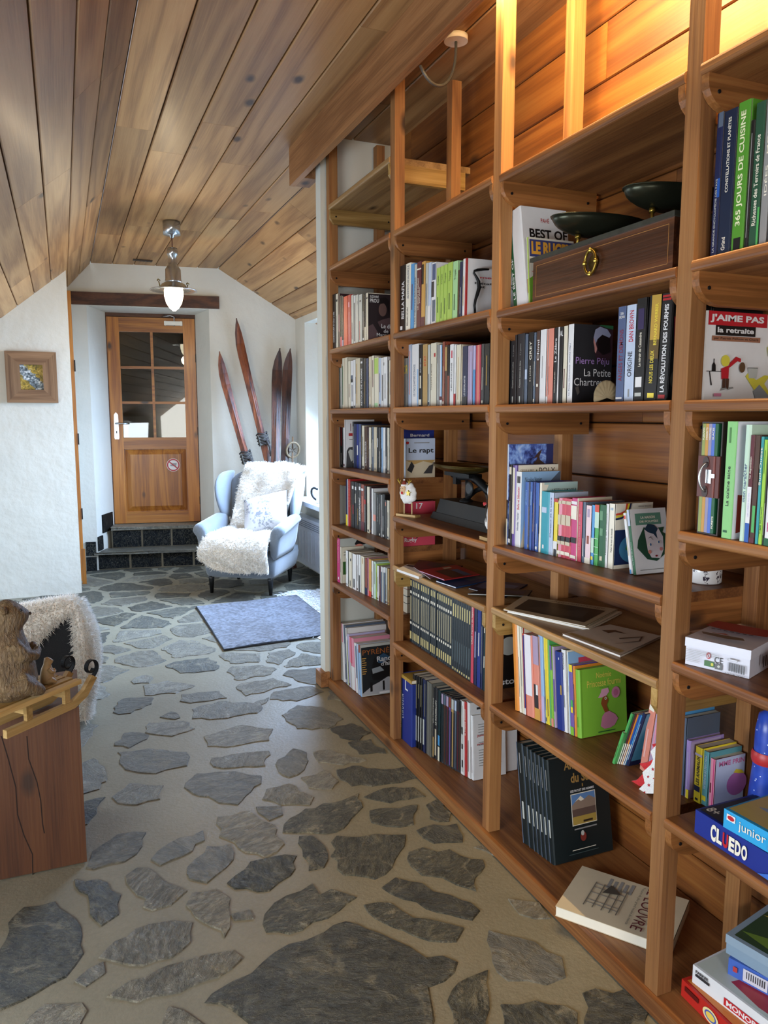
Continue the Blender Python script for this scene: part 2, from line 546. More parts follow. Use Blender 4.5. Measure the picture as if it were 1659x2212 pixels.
def inside(p, poly):
    c = False; n = len(poly)
    for i in range(n):
        (x1, y1), (x2, y2) = poly[i], poly[i - 1]
        if (y1 > p[1]) != (y2 > p[1]) and p[0] < (x2 - x1) * (p[1] - y1) / (y2 - y1) + x1: c = not c
    return c


def build_floor():
    rng = random.Random(3)
    bm = BM()
    box(bm, -3.2, 3.0, -3.4, 9.2, -.12, -.005, 0)
    polys = []
    for st in STONES:
        w = [onZ(x * .8439, 1400 + y * .8439, 0) for x, y in st]
        polys.append(([(p.x, p.y) for p in w], len(polys) not in DARKS))
    traced = [p for p, _ in polys]
    # the slabs farther off: cells of a jittered grid, shrunk to leave wide joints
    pts = []
    sx, sy = .36, .27
    for j in range(-13, 36):
        for i in range(-10, 9):
            pts.append(((i + rng.uniform(-.40, .40) + .5 * (j % 2)) * sx, (j + rng.uniform(-.40, .40)) * sy))
    for k, p in enumerate(pts):
        if any(inside(p, t) for t in traced): continue
        cell = [(p[0] - .8, p[1] - .8), (p[0] + .8, p[1] - .8), (p[0] + .8, p[1] + .8), (p[0] - .8, p[1] + .8)]
        gap = rng.uniform(.012, .032)
        for q in pts:
            if q is p or abs(q[0] - p[0]) > 1.1 or abs(q[1] - p[1]) > 1.1: continue
            dx, dy = q[0] - p[0], q[1] - p[1]; L = math.hypot(dx, dy)
            mx, my = p[0] + dx / 2 - dx / L * gap, p[1] + dy / 2 - dy / L * gap
            new = []
            for a, b in zip(cell, cell[1:] + cell[:1]):
                da = (a[0] - mx) * dx + (a[1] - my) * dy; db = (b[0] - mx) * dx + (b[1] - my) * dy
                if da <= 0: new.append(a)
                if (da < 0) != (db < 0):
                    t = da / (da - db); new.append((a[0] + (b[0] - a[0]) * t, a[1] + (b[1] - a[1]) * t))
            cell = new
            if len(cell) < 3: break
        if len(cell) < 3: continue
        cx = sum(a[0] for a in cell) / len(cell); cy = sum(a[1] for a in cell) / len(cell)
        hit = lambda ce: any(inside(c, t) for c in ce + [(cx, cy)] for t in traced) or any(inside(v, ce) for t in traced for v in t)
        f_ = 1.0
        while f_ > .3 and hit([(cx + (x - cx) * f_ * 1.12, cy + (y - cy) * f_ * 1.12) for x, y in cell]): f_ -= .12
        if f_ <= .3: continue
        cell = [(cx + (x - cx) * f_, cy + (y - cy) * f_) for x, y in cell]
        cen = (sum(x[0] for x in cell) / len(cell), sum(x[1] for x in cell) / len(cell))
        cell = [(cen[0] + (x - cen[0]) * .95, cen[1] + (y - cen[1]) * .95) for x, y in cell]
        polys.append((cell, rng.random() < (.9 if cen[1] < 5.2 else (.55 if cen[1] < 6.2 else .15))))
    for poly, light in polys:
        rp = rough_poly(poly, rng, .013, .035)
        n = len(rp); c = (sum(p[0] for p in rp) / n, sum(p[1] for p in rp) / n)
        mi = 2 if light else 1
        lo = [bm.verts.new((x, y, -.006)) for x, y in rp]
        hi = [bm.verts.new((c[0] + (x - c[0]) * .975, c[1] + (y - c[1]) * .975, rng.uniform(-.0012, 0))) for x, y in rp]
        bm.faces.new(hi).material_index = mi
        for i in range(n): bm.faces.new((lo[i], lo[(i + 1) % n], hi[(i + 1) % n], hi[i])).material_index = mi
    struct('floor', bm, ['mortar', 'slate', 'slate_l'])


build_floor()


# ---------- ceiling: tongue-and-groove boards along the room
def boards_between(bm, A, B, y0, y1, width, rng, t=.018, gap=.006, lens=(1.6, 3.2)):
    """boards filling the strip from cross-section point A to B (x,z), running along y"""
    A, B = Vector(A), Vector(B); L = (B - A).length; n = max(1, round(L / width)); d = (B - A) / L
    nrm = Vector((-d.y, d.x))
    if nrm.y < 0: nrm = -nrm                   # outward = up
    for i in range(n):
        a = A + d * (L * i / n + gap / 2); b = A + d * (L * (i + 1) / n - gap / 2)
        c = .004
        prof = [a + nrm * c, a + d * c, b - d * c, b + nrm * c, b + nrm * t, a + nrm * t]
        y = y0 - rng.uniform(0, 1.2)
        while y < y1:
            e = min(y + rng.uniform(*lens), y1)
            s = max(y, y0)
            if e - s > .02: prism(bm, [(p.x, p.y) for p in prof], 'y', s + .0008, e - .0008, 0)
            y = e
    q = [A + nrm * t, B + nrm * t, B + nrm * (t + .05), A + nrm * (t + .05)]
    prism(bm, [(p.x, p.y) for p in q], 'y', y0, y1, 1)


rng = random.Random(11)
darkgap = plain('1c110a', .9)
bm = BM()
boards_between(bm, (.31, ZC), (1.465, ZC), -3.2, 8.1, .19, rng)
boards_between(bm, (.31, ZC), (.10, 2.70), -3.2, 8.1, .16, rng)
boards_between(bm, (.10, 2.70), (-.42, 2.275), -3.2, 8.1, .18, rng)
boards_between(bm, (-.42, 2.275), (-1.42, 1.475), -3.2, 8.1, .18, rng)
boards_between(bm, (1.465, ZC), (2.80, 2.09), 3.985, 8.1, .20, rng)
boards_between(bm, (1.465, ZC), (1.75, ZC), -3.2, 3.905, .19, rng)
struct('ceiling', bm, ['ceil', darkgap])

# ---------- end wall (turned a little), with the splayed door recess
EO = Vector((.149, 7.873, 0)); ex = Vector((1, -.165, 0)).normalized(); ey = Vector((.165, 1, 0)).normalized()
EM = Matrix((ex, ey, Vector((0, 0, 1)))).transposed().to_4x4(); EM.translation = EO
def ew(bm, s0, s1, d0, d1, z0, z1, mi=0): box(bm, s0, s1, d0, d1, z0, z1, mi, EM)
bm = BM()
ew(bm, -.5, .11, 0, .6, 0, 3.1)
ew(bm, 1.235, 2.6, 0, .6, 0, 3.1)
ew(bm, .11, 1.235, 0, .6, 2.54, 3.1)
prism(bm, [(.11, 0), (.11, .6), (.222, .6), (.222, .44)], 'z', 0, 2.54, 0, EM)          # splayed reveals
prism(bm, [(1.235, 0), (1.235, .6), (1.10, .6), (1.10, .44)], 'z', 0, 2.54, 0, EM)
struct('wall_end', bm, ['plaster'])
bm = BM(); ew(bm, -.02, 1.335, -.035, .10, 2.545, 2.66); bevel(bm, .008)
tag(obj('trim_2', bm, 'lintel'), kind='structure')
# skirting tiles of black slate beside the steps
bm = BM()
for s0, s1, z0, z1 in ((.0, .095, .0, .135), (.0, .095, .15, .285), (1.26, 1.42, .0, .16)):
    ew(bm, s0, s1, -.014, 0, z0, z1)
sp = Matrix.Rotation(math.atan2(.44, .112), 4, 'Z'); sp.translation = Vector((.11, 0, 0))
for a, b, z0, z1 in ((.0, .12, .19, .33), (.13, .40, .35, .53)): box(bm, a, b, -.012, 0, z0, z1, 0, EM @ sp)
bevel(bm, .004); struct('baseboard_end', bm, ['slate_k'])

# two stone steps up to the door
bm = BM()
ew(bm, .105, 1.45, .012, .44, 0, .152, 1)
ew(bm, .215, 1.11, .235, .60, .15, .362, 1)
x = .105
for w_ in (.30, .30, .30, .30):
    ew(bm, x + .008, min(x + w_ - .008, 1.44), 0, .014, .012, .148, 0); x += w_ + .005
x = .222
for w_ in (.285, .285, .285):
    ew(bm, x + .006, x + w_ - .006, .222, .237, .185, .352, 0); x += w_ + .006
bevel(bm, .004)
struct('stairs', bm, ['slate_k', 'mortar'])
bm = BM()
ew(bm, .075, 1.46, -.025, .225, .152, .178)
ew(bm, .215, 1.11, .205, .60, .364, .392)
bmesh.ops.subdivide_edges(bm, edges=bm.edges[:], cuts=3)
rng = random.Random(5)
for v in bm.verts: v.co += Vector((rng.uniform(-.005, .005), rng.uniform(-.006, .006), rng.uniform(-.003, .002)))
struct('stair_treads', bm, ['slate_l'])

# ---------- the door: six panes over a raised panel
DX0, DX1, DZ0, DZ1, DD = .230, 1.092, .395, 2.50, .46
door = thing('door_1', None, None, EM @ Vector(((DX0 + DX1) / 2, DD, DZ0)), math.atan2(ex.y, ex.x))
door['kind'] = 'structure'
st = .118
bm = BM()
ew(bm, DX0, DX0 + st, DD, DD + .045, DZ0, DZ1); ew(bm, DX1 - st, DX1, DD, DD + .045, DZ0, DZ1)
bevel(bm, .006); obj('stile', bm, 'doorw', door)
bm = BM()
for z0, z1 in ((DZ1 - .145, DZ1), (1.17, 1.285), (DZ0, DZ0 + .115)): ew(bm, DX0 + st, DX1 - st, DD, DD + .045, z0, z1)
bevel(bm, .006); obj('rail', bm, 'doorh', door)
bm = BM()
gx0, gx1, gz0, gz1 = DX0 + st, DX1 - st, 1.285, DZ1 - .145
xm = (gx0 + gx1) / 2
ew(bm, xm - .013, xm + .013, DD + .004, DD + .04, gz0, gz1)
for k in (1, 2):
    z = gz0 + (gz1 - gz0) * k / 3; ew(bm, gx0, gx1, DD + .006, DD + .038, z - .013, z + .013)
bevel(bm, .004); obj('glazing_bar', bm, 'doorh', door)
bm = BM(); ew(bm, gx0 - .01, gx1 + .01, DD + .02, DD + .024, gz0 - .01, gz1 + .01); obj('glass_pane', bm, 'glass', door)
bm = BM()
px0, px1, pz0, pz1 = gx0, gx1, DZ0 + .115, 1.17
ew(bm, px0, px1, DD + .022, DD + .035, pz0, pz1)
A = [EM @ Vector(p) for p in ((px0 + .01, DD + .022, pz0 + .01), (px1 - .01, DD + .022, pz0 + .01), (px1 - .01, DD + .022, pz1 - .01), (px0 + .01, DD + .022, pz1 - .01))]
B = [EM @ Vector(p) for p in ((px0 + .06, DD + .004, pz0 + .06), (px1 - .06, DD + .004, pz0 + .06), (px1 - .06, DD + .004, pz1 - .06), (px0 + .06, DD + .004, pz1 - .06))]
A = [bm.verts.new(p) for p in A]; B = [bm.verts.new(p) for p in B]
bm.faces.new(B)
for i in range(4): bm.faces.new((A[i], A[(i + 1) % 4], B[(i + 1) % 4], B[i]))
obj('panel', bm, 'doorw', door)
bm = BM()                                            # handle plate and lever
hx, hz = DX0 + .055, 1.40
prism(bm, [(hx - .02, hz - .13), (hx + .02, hz - .13), (hx + .024, hz - .11), (hx + .02, hz + .12), (hx, hz + .145), (hx - .02, hz + .12), (hx - .024, hz - .11)], 'y', DD - .006, DD, 0, EM)
hp = obj('handle_plate', bm, 'chrome', door)
bm = BM()
tube(bm, [EM @ Vector(p) for p in ((hx, DD - .004, hz + .03), (hx, DD - .05, hz + .03), (hx + .02, DD - .055, hz + .032), (hx + .12, DD - .055, hz + .028))], [.009, .009, .009, .007])
obj('door_handle', bm, 'chrome', hp)
bm = BM(); box(bm, hx - .005, hx + .005, DD - .0075, DD - .005, hz - .07, hz - .045, 0, EM); obj('keyhole', bm, 'black', hp)
bm = BM()                                            # closer body and arm
ew(bm, DX1 - .30, DX1 - .12, DD - .04, DD - .005, DZ1 - .075, DZ1 - .035); bevel(bm, .006)
for xx in (DX1 - .295, DX1 - .14): ew(bm, xx, xx + .014, DD - .042, DD - .004, DZ1 - .077, DZ1 - .033)
dc = obj('door_closer', bm, plain('c9cbc8', .4, .5), door)
bm = BM()
tube(bm, [EM @ Vector(p) for p in ((DX1 - .20, DD - .03, DZ1 - .085), (DX1 - .20, DD - .03, DZ1 + .012), (DX1 - .24, DD - .045, DZ1 + .02), (DX1 - .32, DD - .02, DZ1 + .008))], .006)
obj('closer_arm', bm, 'chrome', dc)
bm = BM()
for z in (1.35, .62, 2.1): ew(bm, DX1 - .002, DX1 + .012, DD - .012, DD + .01, z - .04, z + .04)
obj('hinge', bm, 'iron', door)
# frame round the leaf
bm = BM()
ew(bm, DX0 - .012, DX0, DD - .005, DD + .06, DZ0, DZ1 + .03); ew(bm, DX1, DX1 + .016, DD - .005, DD + .06, DZ0, DZ1 + .03)
ew(bm, DX0 - .012, DX1 + .016, DD - .005, DD + .06, DZ1 + .004, DZ1 + .04)
struct('trim_3', bm, ['lintel'])
# round prohibition sticker on the panel
def disc(bm, c, r, y0, y1, n=40, r0=0, mi=0, mat=None):
    o = [(c[0] + r * math.cos(2 * math.pi * i / n), c[1] + r * math.sin(2 * math.pi * i / n)) for i in range(n)]
    if r0 == 0: prism(bm, o, 'y', y0, y1, mi, mat); return
    q = [(c[0] + r0 * math.cos(2 * math.pi * i / n), c[1] + r0 * math.sin(2 * math.pi * i / n)) for i in range(n)]
    mk = lambda p: bm.verts.new(mat @ Vector((p[0], y0, p[1])) if mat is not None else Vector((p[0], y0, p[1])))
    a = [mk(p) for p in o]; b = [mk(p) for p in q]
    for i in range(n): bm.faces.new((a[i], a[(i + 1) % n], b[(i + 1) % n], b[i])).material_index = mi
P = onY(374, 1005, 8.15); loc = EM.inverted() @ P
sc_, sz_ = loc.x, loc.z
sk = thing('warning_sticker', 'round white sticker with red ring and slash on wooden door', 'sticker', EM @ Vector((sc_, DD + .004, sz_ - .06)), math.atan2(ex.y, ex.x))
bm = BM(); disc(bm, (sc_, sz_), .068, DD + .0012, DD + .0035, 40, 0, 0, EM); obj('disc', bm, plain('d9d4d0', .4), sk)
bm = BM(); disc(bm, (sc_, sz_), .064, DD + .0009, 0, 40, .051, 0, EM)
ml = EM @ Matrix.Translation((sc_, DD + .0007, sz_)) @ Matrix.Rotation(R(40), 4, 'Y')
box(bm, -.053, .053, 0, .0002, -.006, .006, 0, ml); obj('ring', bm, plain('a8202a', .4), sk)
bm = BM(); box(bm, sc_ - .03, sc_ + .03, DD + .001, DD + .0011, sz_ - .013, sz_ + .004, 0, EM)
box(bm, sc_ - .01, sc_ + .035, DD + .001, DD + .0011, sz_ + .004, sz_ + .02, 0, EM); obj('pictogram', bm, plain('8f8f93', .5), sk)

# a dim room behind the glass
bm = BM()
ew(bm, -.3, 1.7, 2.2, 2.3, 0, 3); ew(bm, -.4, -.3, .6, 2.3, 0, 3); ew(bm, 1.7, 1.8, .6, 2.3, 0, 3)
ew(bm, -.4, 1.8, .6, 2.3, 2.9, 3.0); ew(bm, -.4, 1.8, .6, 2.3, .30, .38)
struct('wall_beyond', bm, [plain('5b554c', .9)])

# ---------- near wall on the left with its corner, hall lining and door jamb behind it
bm = BM(); box(bm, -1.50, .082, 6.90, 7.02, -.004, 2.72); box(bm, -.05, .082, 7.02, 7.95, 0, 2.9)
bmesh.ops.subdivide_edges(bm, edges=bm.edges[:], cuts=2); struct('wall_left', bm, ['plaster'])
bm = BM(); box(bm, .083, .118, 7.40, 7.52, .0, 2.60); bevel(bm, .004)
jb = struct('trim_4', bm, ['doorw'])
bm = BM()
for z in (.62, 1.30, 1.95): box(bm, .118, .128, 7.39, 7.42, z - .05, z + .05)
obj('hinge', bm, 'iron', jb)
bm = BM(); box(bm, .095, .13, 7.25, 7.27, .0, .32); struct('trim_5', bm, ['doorw'])

# ---------- eaves wall at far left with its low window, rear wall with its window
bm = BM()
box(bm, -1.50, -1.38, -3.3, 0, -.004, 1.52); box(bm, -1.50, -1.38, 1.9, 3.4, -.004, 1.52); box(bm, -1.50, -1.38, 0, 1.9, -.004, .45); box(bm, -1.50, -1.38, 0, 1.9, 1.42, 1.52); box(bm, -1.50, -1.38, 5.5, 6.9, -.004, 1.52)
box(bm, -1.50, -1.38, 3.4, 5.5, -.004, .45); box(bm, -1.50, -1.38, 3.4, 5.5, 1.42, 1.52)
struct('wall_eaves', bm, ['plaster'])
def window(name, axis, p, a0, a1, z0, z1, nm):
    """a painted timber casement in the plane axis = p"""
    def bb(bm, u0, u1, t0, t1, w0, w1):
        if axis == 'x': box(bm, t0, t1, u0, u1, w0, w1)
        else: box(bm, u0, u1, t0, t1, w0, w1)
    bm = BM(); f = .06
    bb(bm, a0, a0 + f, p - .03, p + .03, z0, z1); bb(bm, a1 - f, a1, p - .03, p + .03, z0, z1)
    bb(bm, a0, a1, p - .03, p + .03, z0, z0 + f); bb(bm, a0, a1, p - .03, p + .03, z1 - f, z1)
    for k in range(1, nm): x = a0 + (a1 - a0) * k / nm; bb(bm, x - .03, x + .03, p - .025, p + .025, z0, z1)
    w = struct(name, bm, ['whitep'])
    bm = BM(); bb(bm, a0 + .03, a1 - .03, p - .003, p + .003, z0 + .03, z1 - .03)
    obj('window_glass', bm, 'glass', w)
window('window_1', 'x', -1.45, 3.4, 5.5, .45, 1.42, 3)
window('window_4', 'x', -1.45, 0, 1.9, .45, 1.42, 3)
bm = BM()
box(bm, -1.5, -.85, -3.32, -3.2, -.004, 3.0); box(bm, .85, 3.0, -3.32, -3.2, -.004, 3.0)
box(bm, -.85, .85, -3.32, -3.2, -.004, .8); box(bm, -.85, .85, -3.32, -3.2, 2.2, 3.0)
struct('wall_rear', bm, ['plaster'])
window('window_2', 'y', -3.27, -.85, .85, .8, 2.2, 3)

# ---------- right side: stub wall, alcove wall with its window, board wall behind the bookcase
bm = BM(); box(bm, 1.285, 2.25, 3.907, 3.985, -.004, 2.955)
bmesh.ops.subdivide_edges(bm, edges=bm.edges[:], cuts=2); struct('wall_stub', bm, ['plaster2'])
bm = BM()
box(bm, 2.20, 2.70, 7.22, 8.0, -.004, 2.6)
box(bm, 2.20, 2.70, 3.985, 5.0, -.004, 2.6)
box(bm, 2.20, 2.70, 5.0, 7.22, -.004, .70)
box(bm, 2.20, 2.70, 5.0, 7.22, 2.40, 2.6)
struct('wall_right', bm, ['plaster'])
window('window_3', 'x', 2.60, 5.0, 7.22, .70, 2.40, 3)
bm = BM()
rng = random.Random(4); z = 0.0
while z < 2.94:
    h = .185; z1 = min(z + h, 2.95)
    y = -3.2 - rng.uniform(0, 1.5)
    while y < 3.906:
        e = min(y + rng.uniform(2.0, 3.6), 3.906); s = max(y, -3.2)
        if e > s:
            prism(bm, [(1.69, z + .005), (1.694, z + .002), (1.71, z + .002), (1.71, z1 - .002), (1.694, z1 - .002), (1.69, z1 - .005)], 'y', s + .0008, e - .0008, 0)
        y = e
    z = z1
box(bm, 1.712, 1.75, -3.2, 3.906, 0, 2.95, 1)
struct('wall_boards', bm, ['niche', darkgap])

# ---------- fascia board hanging in front of the bookcase
bm = BM()
box(bm, 1.19, 1.222, -3.2, 4.15, 2.735, 2.929); bevel(bm, .004)
struct('trim_1', bm, ['beamw'])
bm = BM(); box(bm, 1.223, 1.30, 3.988, 4.148, 2.737, 2.925); struct('trim_6', bm, ['beamw'])
# ================================================================== BOOKCASE
BX0, BX1, PT = 1.31, 1.355, .045                 # front posts
KX0, KX1 = 1.572, 1.617                          # back posts
PY = [3.862, 3.026, 2.190, 1.365, .53]           # post centres, far to near
bc = thing('bookcase', 'long built-in pine bookcase of four bays filled with books along right wall', 'bookcase', (1.45, 2.2, 0))
rng = random.Random(8)
for i, y in enumerate(PY):
    bm = BM(); box(bm, BX0, BX1, y - PT / 2, y + PT / 2, .051, 2.926); bevel(bm, .003, 1); obj('post', bm, 'postw', bc)
    bm = BM(); box(bm, KX0, KX1, y - PT / 2, y + PT / 2, .051, 2.90); bevel(bm, .003, 1); obj('back_post', bm, 'postw', bc)
bm = BM(); box(bm, 1.295, 1.685, -.6, 3.905, 0.002, .05)
bevel(bm, .006, 2); obj('base_board', bm, 'shelfw', bc)
bm = BM(); box(bm, 1.255, 1.308, 3.89, 3.985, .002, .085); bevel(bm, .006); obj('plinth_block', bm, 'beamw', bc)
LEV = [[2.575, 2.270, 1.850, 1.540, 1.230, .923, .613], [2.267, 1.850, 1.540, 1.073, .855, .508],
       [2.258, 1.840, 1.538, 1.073, .864, .520], [2.256, 1.845, 1.537, 1.237, .924, .528]]
ST = .026                                        # shelf thickness
def bracket(y0, y1, z, pale=False, chop=False, x1=1.665):
    h = .072; a = BX0 - .002
    if chop: pr = [(a, z), (a, z - .045), (a + .02, z - h), (x1, z - h), (x1, z)]
    else:
        pr = [(a, z), (a, z - .018)] + [(a + .075 - .075 * math.cos(R(t)), z - .018 - (h - .018) * math.sin(R(t))) for t in range(15, 91, 15)] + [(x1, z - h), (x1, z)]
    bm = BM(); prism(bm, pr, 'y', y0, y1)
    b = obj('bracket', bm, 'palew' if pale else 'brackw', bc)
    for x in (BX0 + .028, x1 - .035):
        bm = BM(); lathe(bm, [(.0045, 0), (.0045, .003)], 8, Matrix.Translation((x, y0 + .001, z - .035)) @ Matrix.Rotation(R(90), 4, 'X'))
        obj('screw', bm, 'iron', b)
for b in range(4):
    ya, yb = PY[b] - PT / 2, PY[b + 1] + PT / 2
    for k, z in enumerate(LEV[b]):
        pale = (b in (1, 2) and k == 4) or (b == 0 and k == 0)
        bm = BM()
        box(bm, 1.303, 1.6885, yb + .001, ya - .001, z - ST, z)
        for e in list(bm.edges):
            pass
        es = [e for e in bm.edges if abs(e.verts[0].co.x - 1.303) < 1e-5 and abs(e.verts[1].co.x - 1.303) < 1e-5 and abs(e.verts[0].co.z - e.verts[1].co.z) < 1e-5]
        bmesh.ops.bevel(bm, geom=es, offset=.008, segments=3, affect='EDGES', profile=.5)
        s = obj('shelf', bm, 'shelfp' if pale else 'shelfw', bc)
        if pale: s['label'] = 'paler shelf board of newer wood'
        bracket(ya - .022, ya - .001, z - ST, pale, pale)
        bracket(yb + .001, yb + .022, z - ST, pale, pale)

# lamp hidden behind the fascia, its white ceiling rose with a loop of cable
lp = thing('strip_lamp', 'lit strip lamp fixed behind the fascia board above the bookcase', 'lamp', (1.243, 1.40, 2.86))
bm = BM(); box(bm, 1.224, 1.236, .55, 2.28, 2.845, 2.885); obj('housing', bm, 'whitep', lp)
bm = BM(); tube(bm, [(1.249, .57, 2.862), (1.249, 2.26, 2.862)], .009); obj('lamp_tube', bm, 'tube', lp)
area('strip_lamp_light', (1.268, 1.42, 2.87), (1.69, 1.42, 2.62), 1.7, .03, 62, (1.0, .70, .33))
P = onZ(985, 78, 2.925)
rs = thing('ceiling_rose', 'round white ceiling rose with a hanging loop of grey cable', 'ceiling rose', (P.x, P.y, 2.905))
bm = BM(); lathe(bm, [(.045, 0), (.045, .02), (.02, .026)], 24, Matrix.Translation((P.x, P.y, 2.905))); obj('cover', bm, plain('e8e2d4', .5), rs)
bm = BM(); Q = onX(908, 142, 1.226)
tube(bm, bez((P.x, P.y, 2.905), (P.x + .01, P.y, 2.74), (1.26, Q.y - .05, Q.z - .13), (1.226, Q.y, Q.z), 14), .0055)
obj('cable', bm, plain('4a4a48', .5), rs)

# ================================================================== PENDANT LAMP
def pendant(x, y, label, lit):
    t = thing('pendant_lamp', label, 'lamp', (x, y, 2.29), 0, 'nickel pendant lamps')
    T = Matrix.Translation((x, y, 0))
    bm = BM(); lathe(bm, [(.0, 2.932), (.063, 2.928), (.063, 2.835), (.02, 2.832), (.012, 2.81)], 28, T); obj('canopy', bm, 'chrome', t)
    bm = BM(); tube(bm, [(x, y, 2.82), (x, y, 2.735)], .004); obj('cord', bm, plain('5a2f2a', .6), t)
    bm = BM(); lathe(bm, [(.0, 2.74), (.036, 2.738), (.040, 2.715), (.040, 2.69), (.032, 2.684), (.033, 2.62), (.037, 2.615), (.056, 2.585), (.058, 2.515), (.062, 2.50), (.060, 2.49)], 28, T); obj('socket_housing', bm, 'chrome', t)
    bm = BM(); lathe(bm, [(.060, 2.492), (.085, 2.478), (.098, 2.455), (.104, 2.452), (.168, 2.437), (.172, 2.432), (.166, 2.431), (.10, 2.441), (.07, 2.45)], 40, T, 0, False); obj('lamp_shade', bm, 'chrome', t)
    bm = BM(); lathe(bm, [(.062, 2.458), (.070, 2.43), (.069, 2.39), (.056, 2.34), (.034, 2.305), (.016, 2.29), (.010, 2.284), (.0, 2.284)], 28, T, 0, False); obj('glass_globe', bm, 'bulb', t)
    bm = BM()
    for a in (0, 180, 90):
        m_ = T @ Matrix.Rotation(R(a + 20), 4, 'Z')
        tube(bm, [m_ @ Vector((.108, 0, 2.452)), m_ @ Vector((.118, 0, 2.49))], .004)
        tube(bm, [m_ @ Vector((.118 + .010 * math.cos(k), .010 * math.sin(k), 2.497 + .006 * math.sin(k * 2))) for k in [i * .785 for i in range(8)]], .003, 6, 0, True)
    obj('wing_nut', bm, 'brass', t)
    l = bpy.data.lights.new('pendant_light', 'POINT'); l.energy = lit; l.color = (1, .80, .52); l.shadow_soft_size = .06
    o = bpy.data.objects.new('pendant_light', l); COL.objects.link(o); o.location = (x, y, 2.235)
pendant(.81, 5.98, 'lit nickel pendant lamp hanging from ceiling before the wooden door', 14)
vp = onZ(308, 562, 2.928)
vt = thing('ceiling_vent', 'small dark slotted vent set in the ceiling boards near end wall', 'vent', (vp.x, vp.y, 2.92))
bm = BM(); box(bm, vp.x - .085, vp.x + .085, vp.y - .03, vp.y + .03, 2.921, 2.929); obj('plate', bm, plain('33251a', .6), vt)
bm = BM()
for k in range(5): box(bm, vp.x - .075 + k * .032, vp.x - .058 + k * .032, vp.y - .02, vp.y + .02, 2.919, 2.9205)
obj('slot', bm, 'black', vt)

# ================================================================== PICTURE ON THE NEAR WALL
pc = thing('framed_picture', 'river photo in rough brown wooden frame on the left wall', 'picture', (-.215, 6.89, 1.61))
X0, X1, Z0, Z1 = -.405, -.025, 1.612, 2.022; fw_ = .105
bm = BM()
for a in ([(X0, Z0), (X1, Z0), (X1 - fw_, Z0 + fw_), (X0 + fw_, Z0 + fw_)], [(X0, Z1), (X0 + fw_, Z1 - fw_), (X1 - fw_, Z1 - fw_), (X1, Z1)]):
    bm = BM(); prism(bm, a, 'y', 6.862, 6.897)
    bevel(bm, .004); obj('frame', bm, 'frame', pc)
M['framez'] = wood('rough_larch_frame_side', '6a4c33', '8b6a4c', '9f7d5c', 'z', .7, 7, False, 0)
bm = BM()
for a in ([(X0, Z0), (X0 + fw_, Z0 + fw_), (X0 + fw_, Z1 - fw_), (X0, Z1)], [(X1, Z0), (X1, Z1), (X1 - fw_, Z1 - fw_), (X1 - fw_, Z0 + fw_)]):
    bm = BM(); prism(bm, a, 'y', 6.862, 6.897)
    bevel(bm, .004); obj('frame', bm, 'framez', pc)
def river_mat():
    t = NT('river_photograph'); tc = t.n('ShaderNodeTexCoord'); v = tc.outputs['Object']
    sp = t.n('ShaderNodeSeparateXYZ'); t.l(v, sp.inputs[0])
    n = t.noise(v, 22, 5, .7, 1.5); n2 = t.noise(v, 60, 4)
    land = t.ramp(n, [(.32, '2c2a14'), (.45, '7c6a22'), (.58, 'b09233'), (.7, 'd9c98d')])
    water = t.ramp(n2, [(.35, '2a3136'), (.5, '6f7f88'), (.65, 'dfe3e4')])
    # a diagonal stream
    d = t.math('ADD', t.math('MULTIPLY', sp.outputs['Z'], .8), t.math('MULTIPLY', sp.outputs['X'], .9))
    d = t.math('ADD', d, t.math('MULTIPLY', t.math('SUBTRACT', n, .5), .12))
    mk = t.math('LESS_THAN', t.math('ABSOLUTE', t.math('SUBTRACT', d, .155)), .045)
    t.l(t.mix(mk, land, water), t.b.inputs['Base Color']); t.b.inputs['Roughness'].default_value = .5
    return t.m
bm = BM(); box(bm, X0 + fw_ - .005, X1 - fw_ + .005, 6.880, 6.884, Z0 + fw_ - .005, Z1 - fw_ + .005); obj('print', bm, river_mat(), pc)

# ================================================================== STEPPED ALCOVE FITTINGS
sl = tag(obj('trim_7', (lambda b: (box(b, 2.03, 2.60, 5.0, 7.20, .675, .715), bevel(b, .005), b)[2])(BM()), 'whitep'), kind='structure')
rad = thing('convector_heater', 'white electric convector heater with vertical ribs under the alcove window', 'heater', (2.12, 6.75, .09))
bm = BM(); box(bm, 2.08, 2.165, 6.15, 7.29, .09, .545); bevel(bm, .012, 3); obj('casing', bm, 'whitep', rad)
bm = BM()
for k in range(9): box(bm, 2.077, 2.081, 6.25 + k * .11, 6.262 + k * .11, .14, .42)
obj('rib', bm, plain('cfd2d6', .5), rad)
bm = BM()
for k in range(4): box(bm, 2.078, 2.081, 6.2, 7.24, .455 + k * .018, .462 + k * .018)
obj('grille', bm, plain('8d9196', .5), rad)
bm = BM()
for y in (6.35, 7.1): box(bm, 2.16, 2.195, y, y + .05, .15, .45)
obj('wall_bracket', bm, 'whitep', rad)
# round thing with black handle on the sill
P = onX(696, 1062, 2.17)
kt = thing('kettle', 'small white kettle with black handle on the alcove window sill', 'kettle', (P.x, P.y - .06, .716))
T = Matrix.Translation((P.x, P.y - .06, 0))
bm = BM(); lathe(bm, [(.07, .717), (.075, .73), (.07, .80), (.05, .845), (.02, .855), (.0, .857)], 24, T); obj('body', bm, 'whitep', kt)
bm = BM(); tube(bm, [T @ Vector(p) for p in bez((-.05, .05, .84), (-.09, .16, .88), (-.09, .16, .76), (-.055, .055, .74), 10)], .010); obj('handle', bm, 'black', kt)

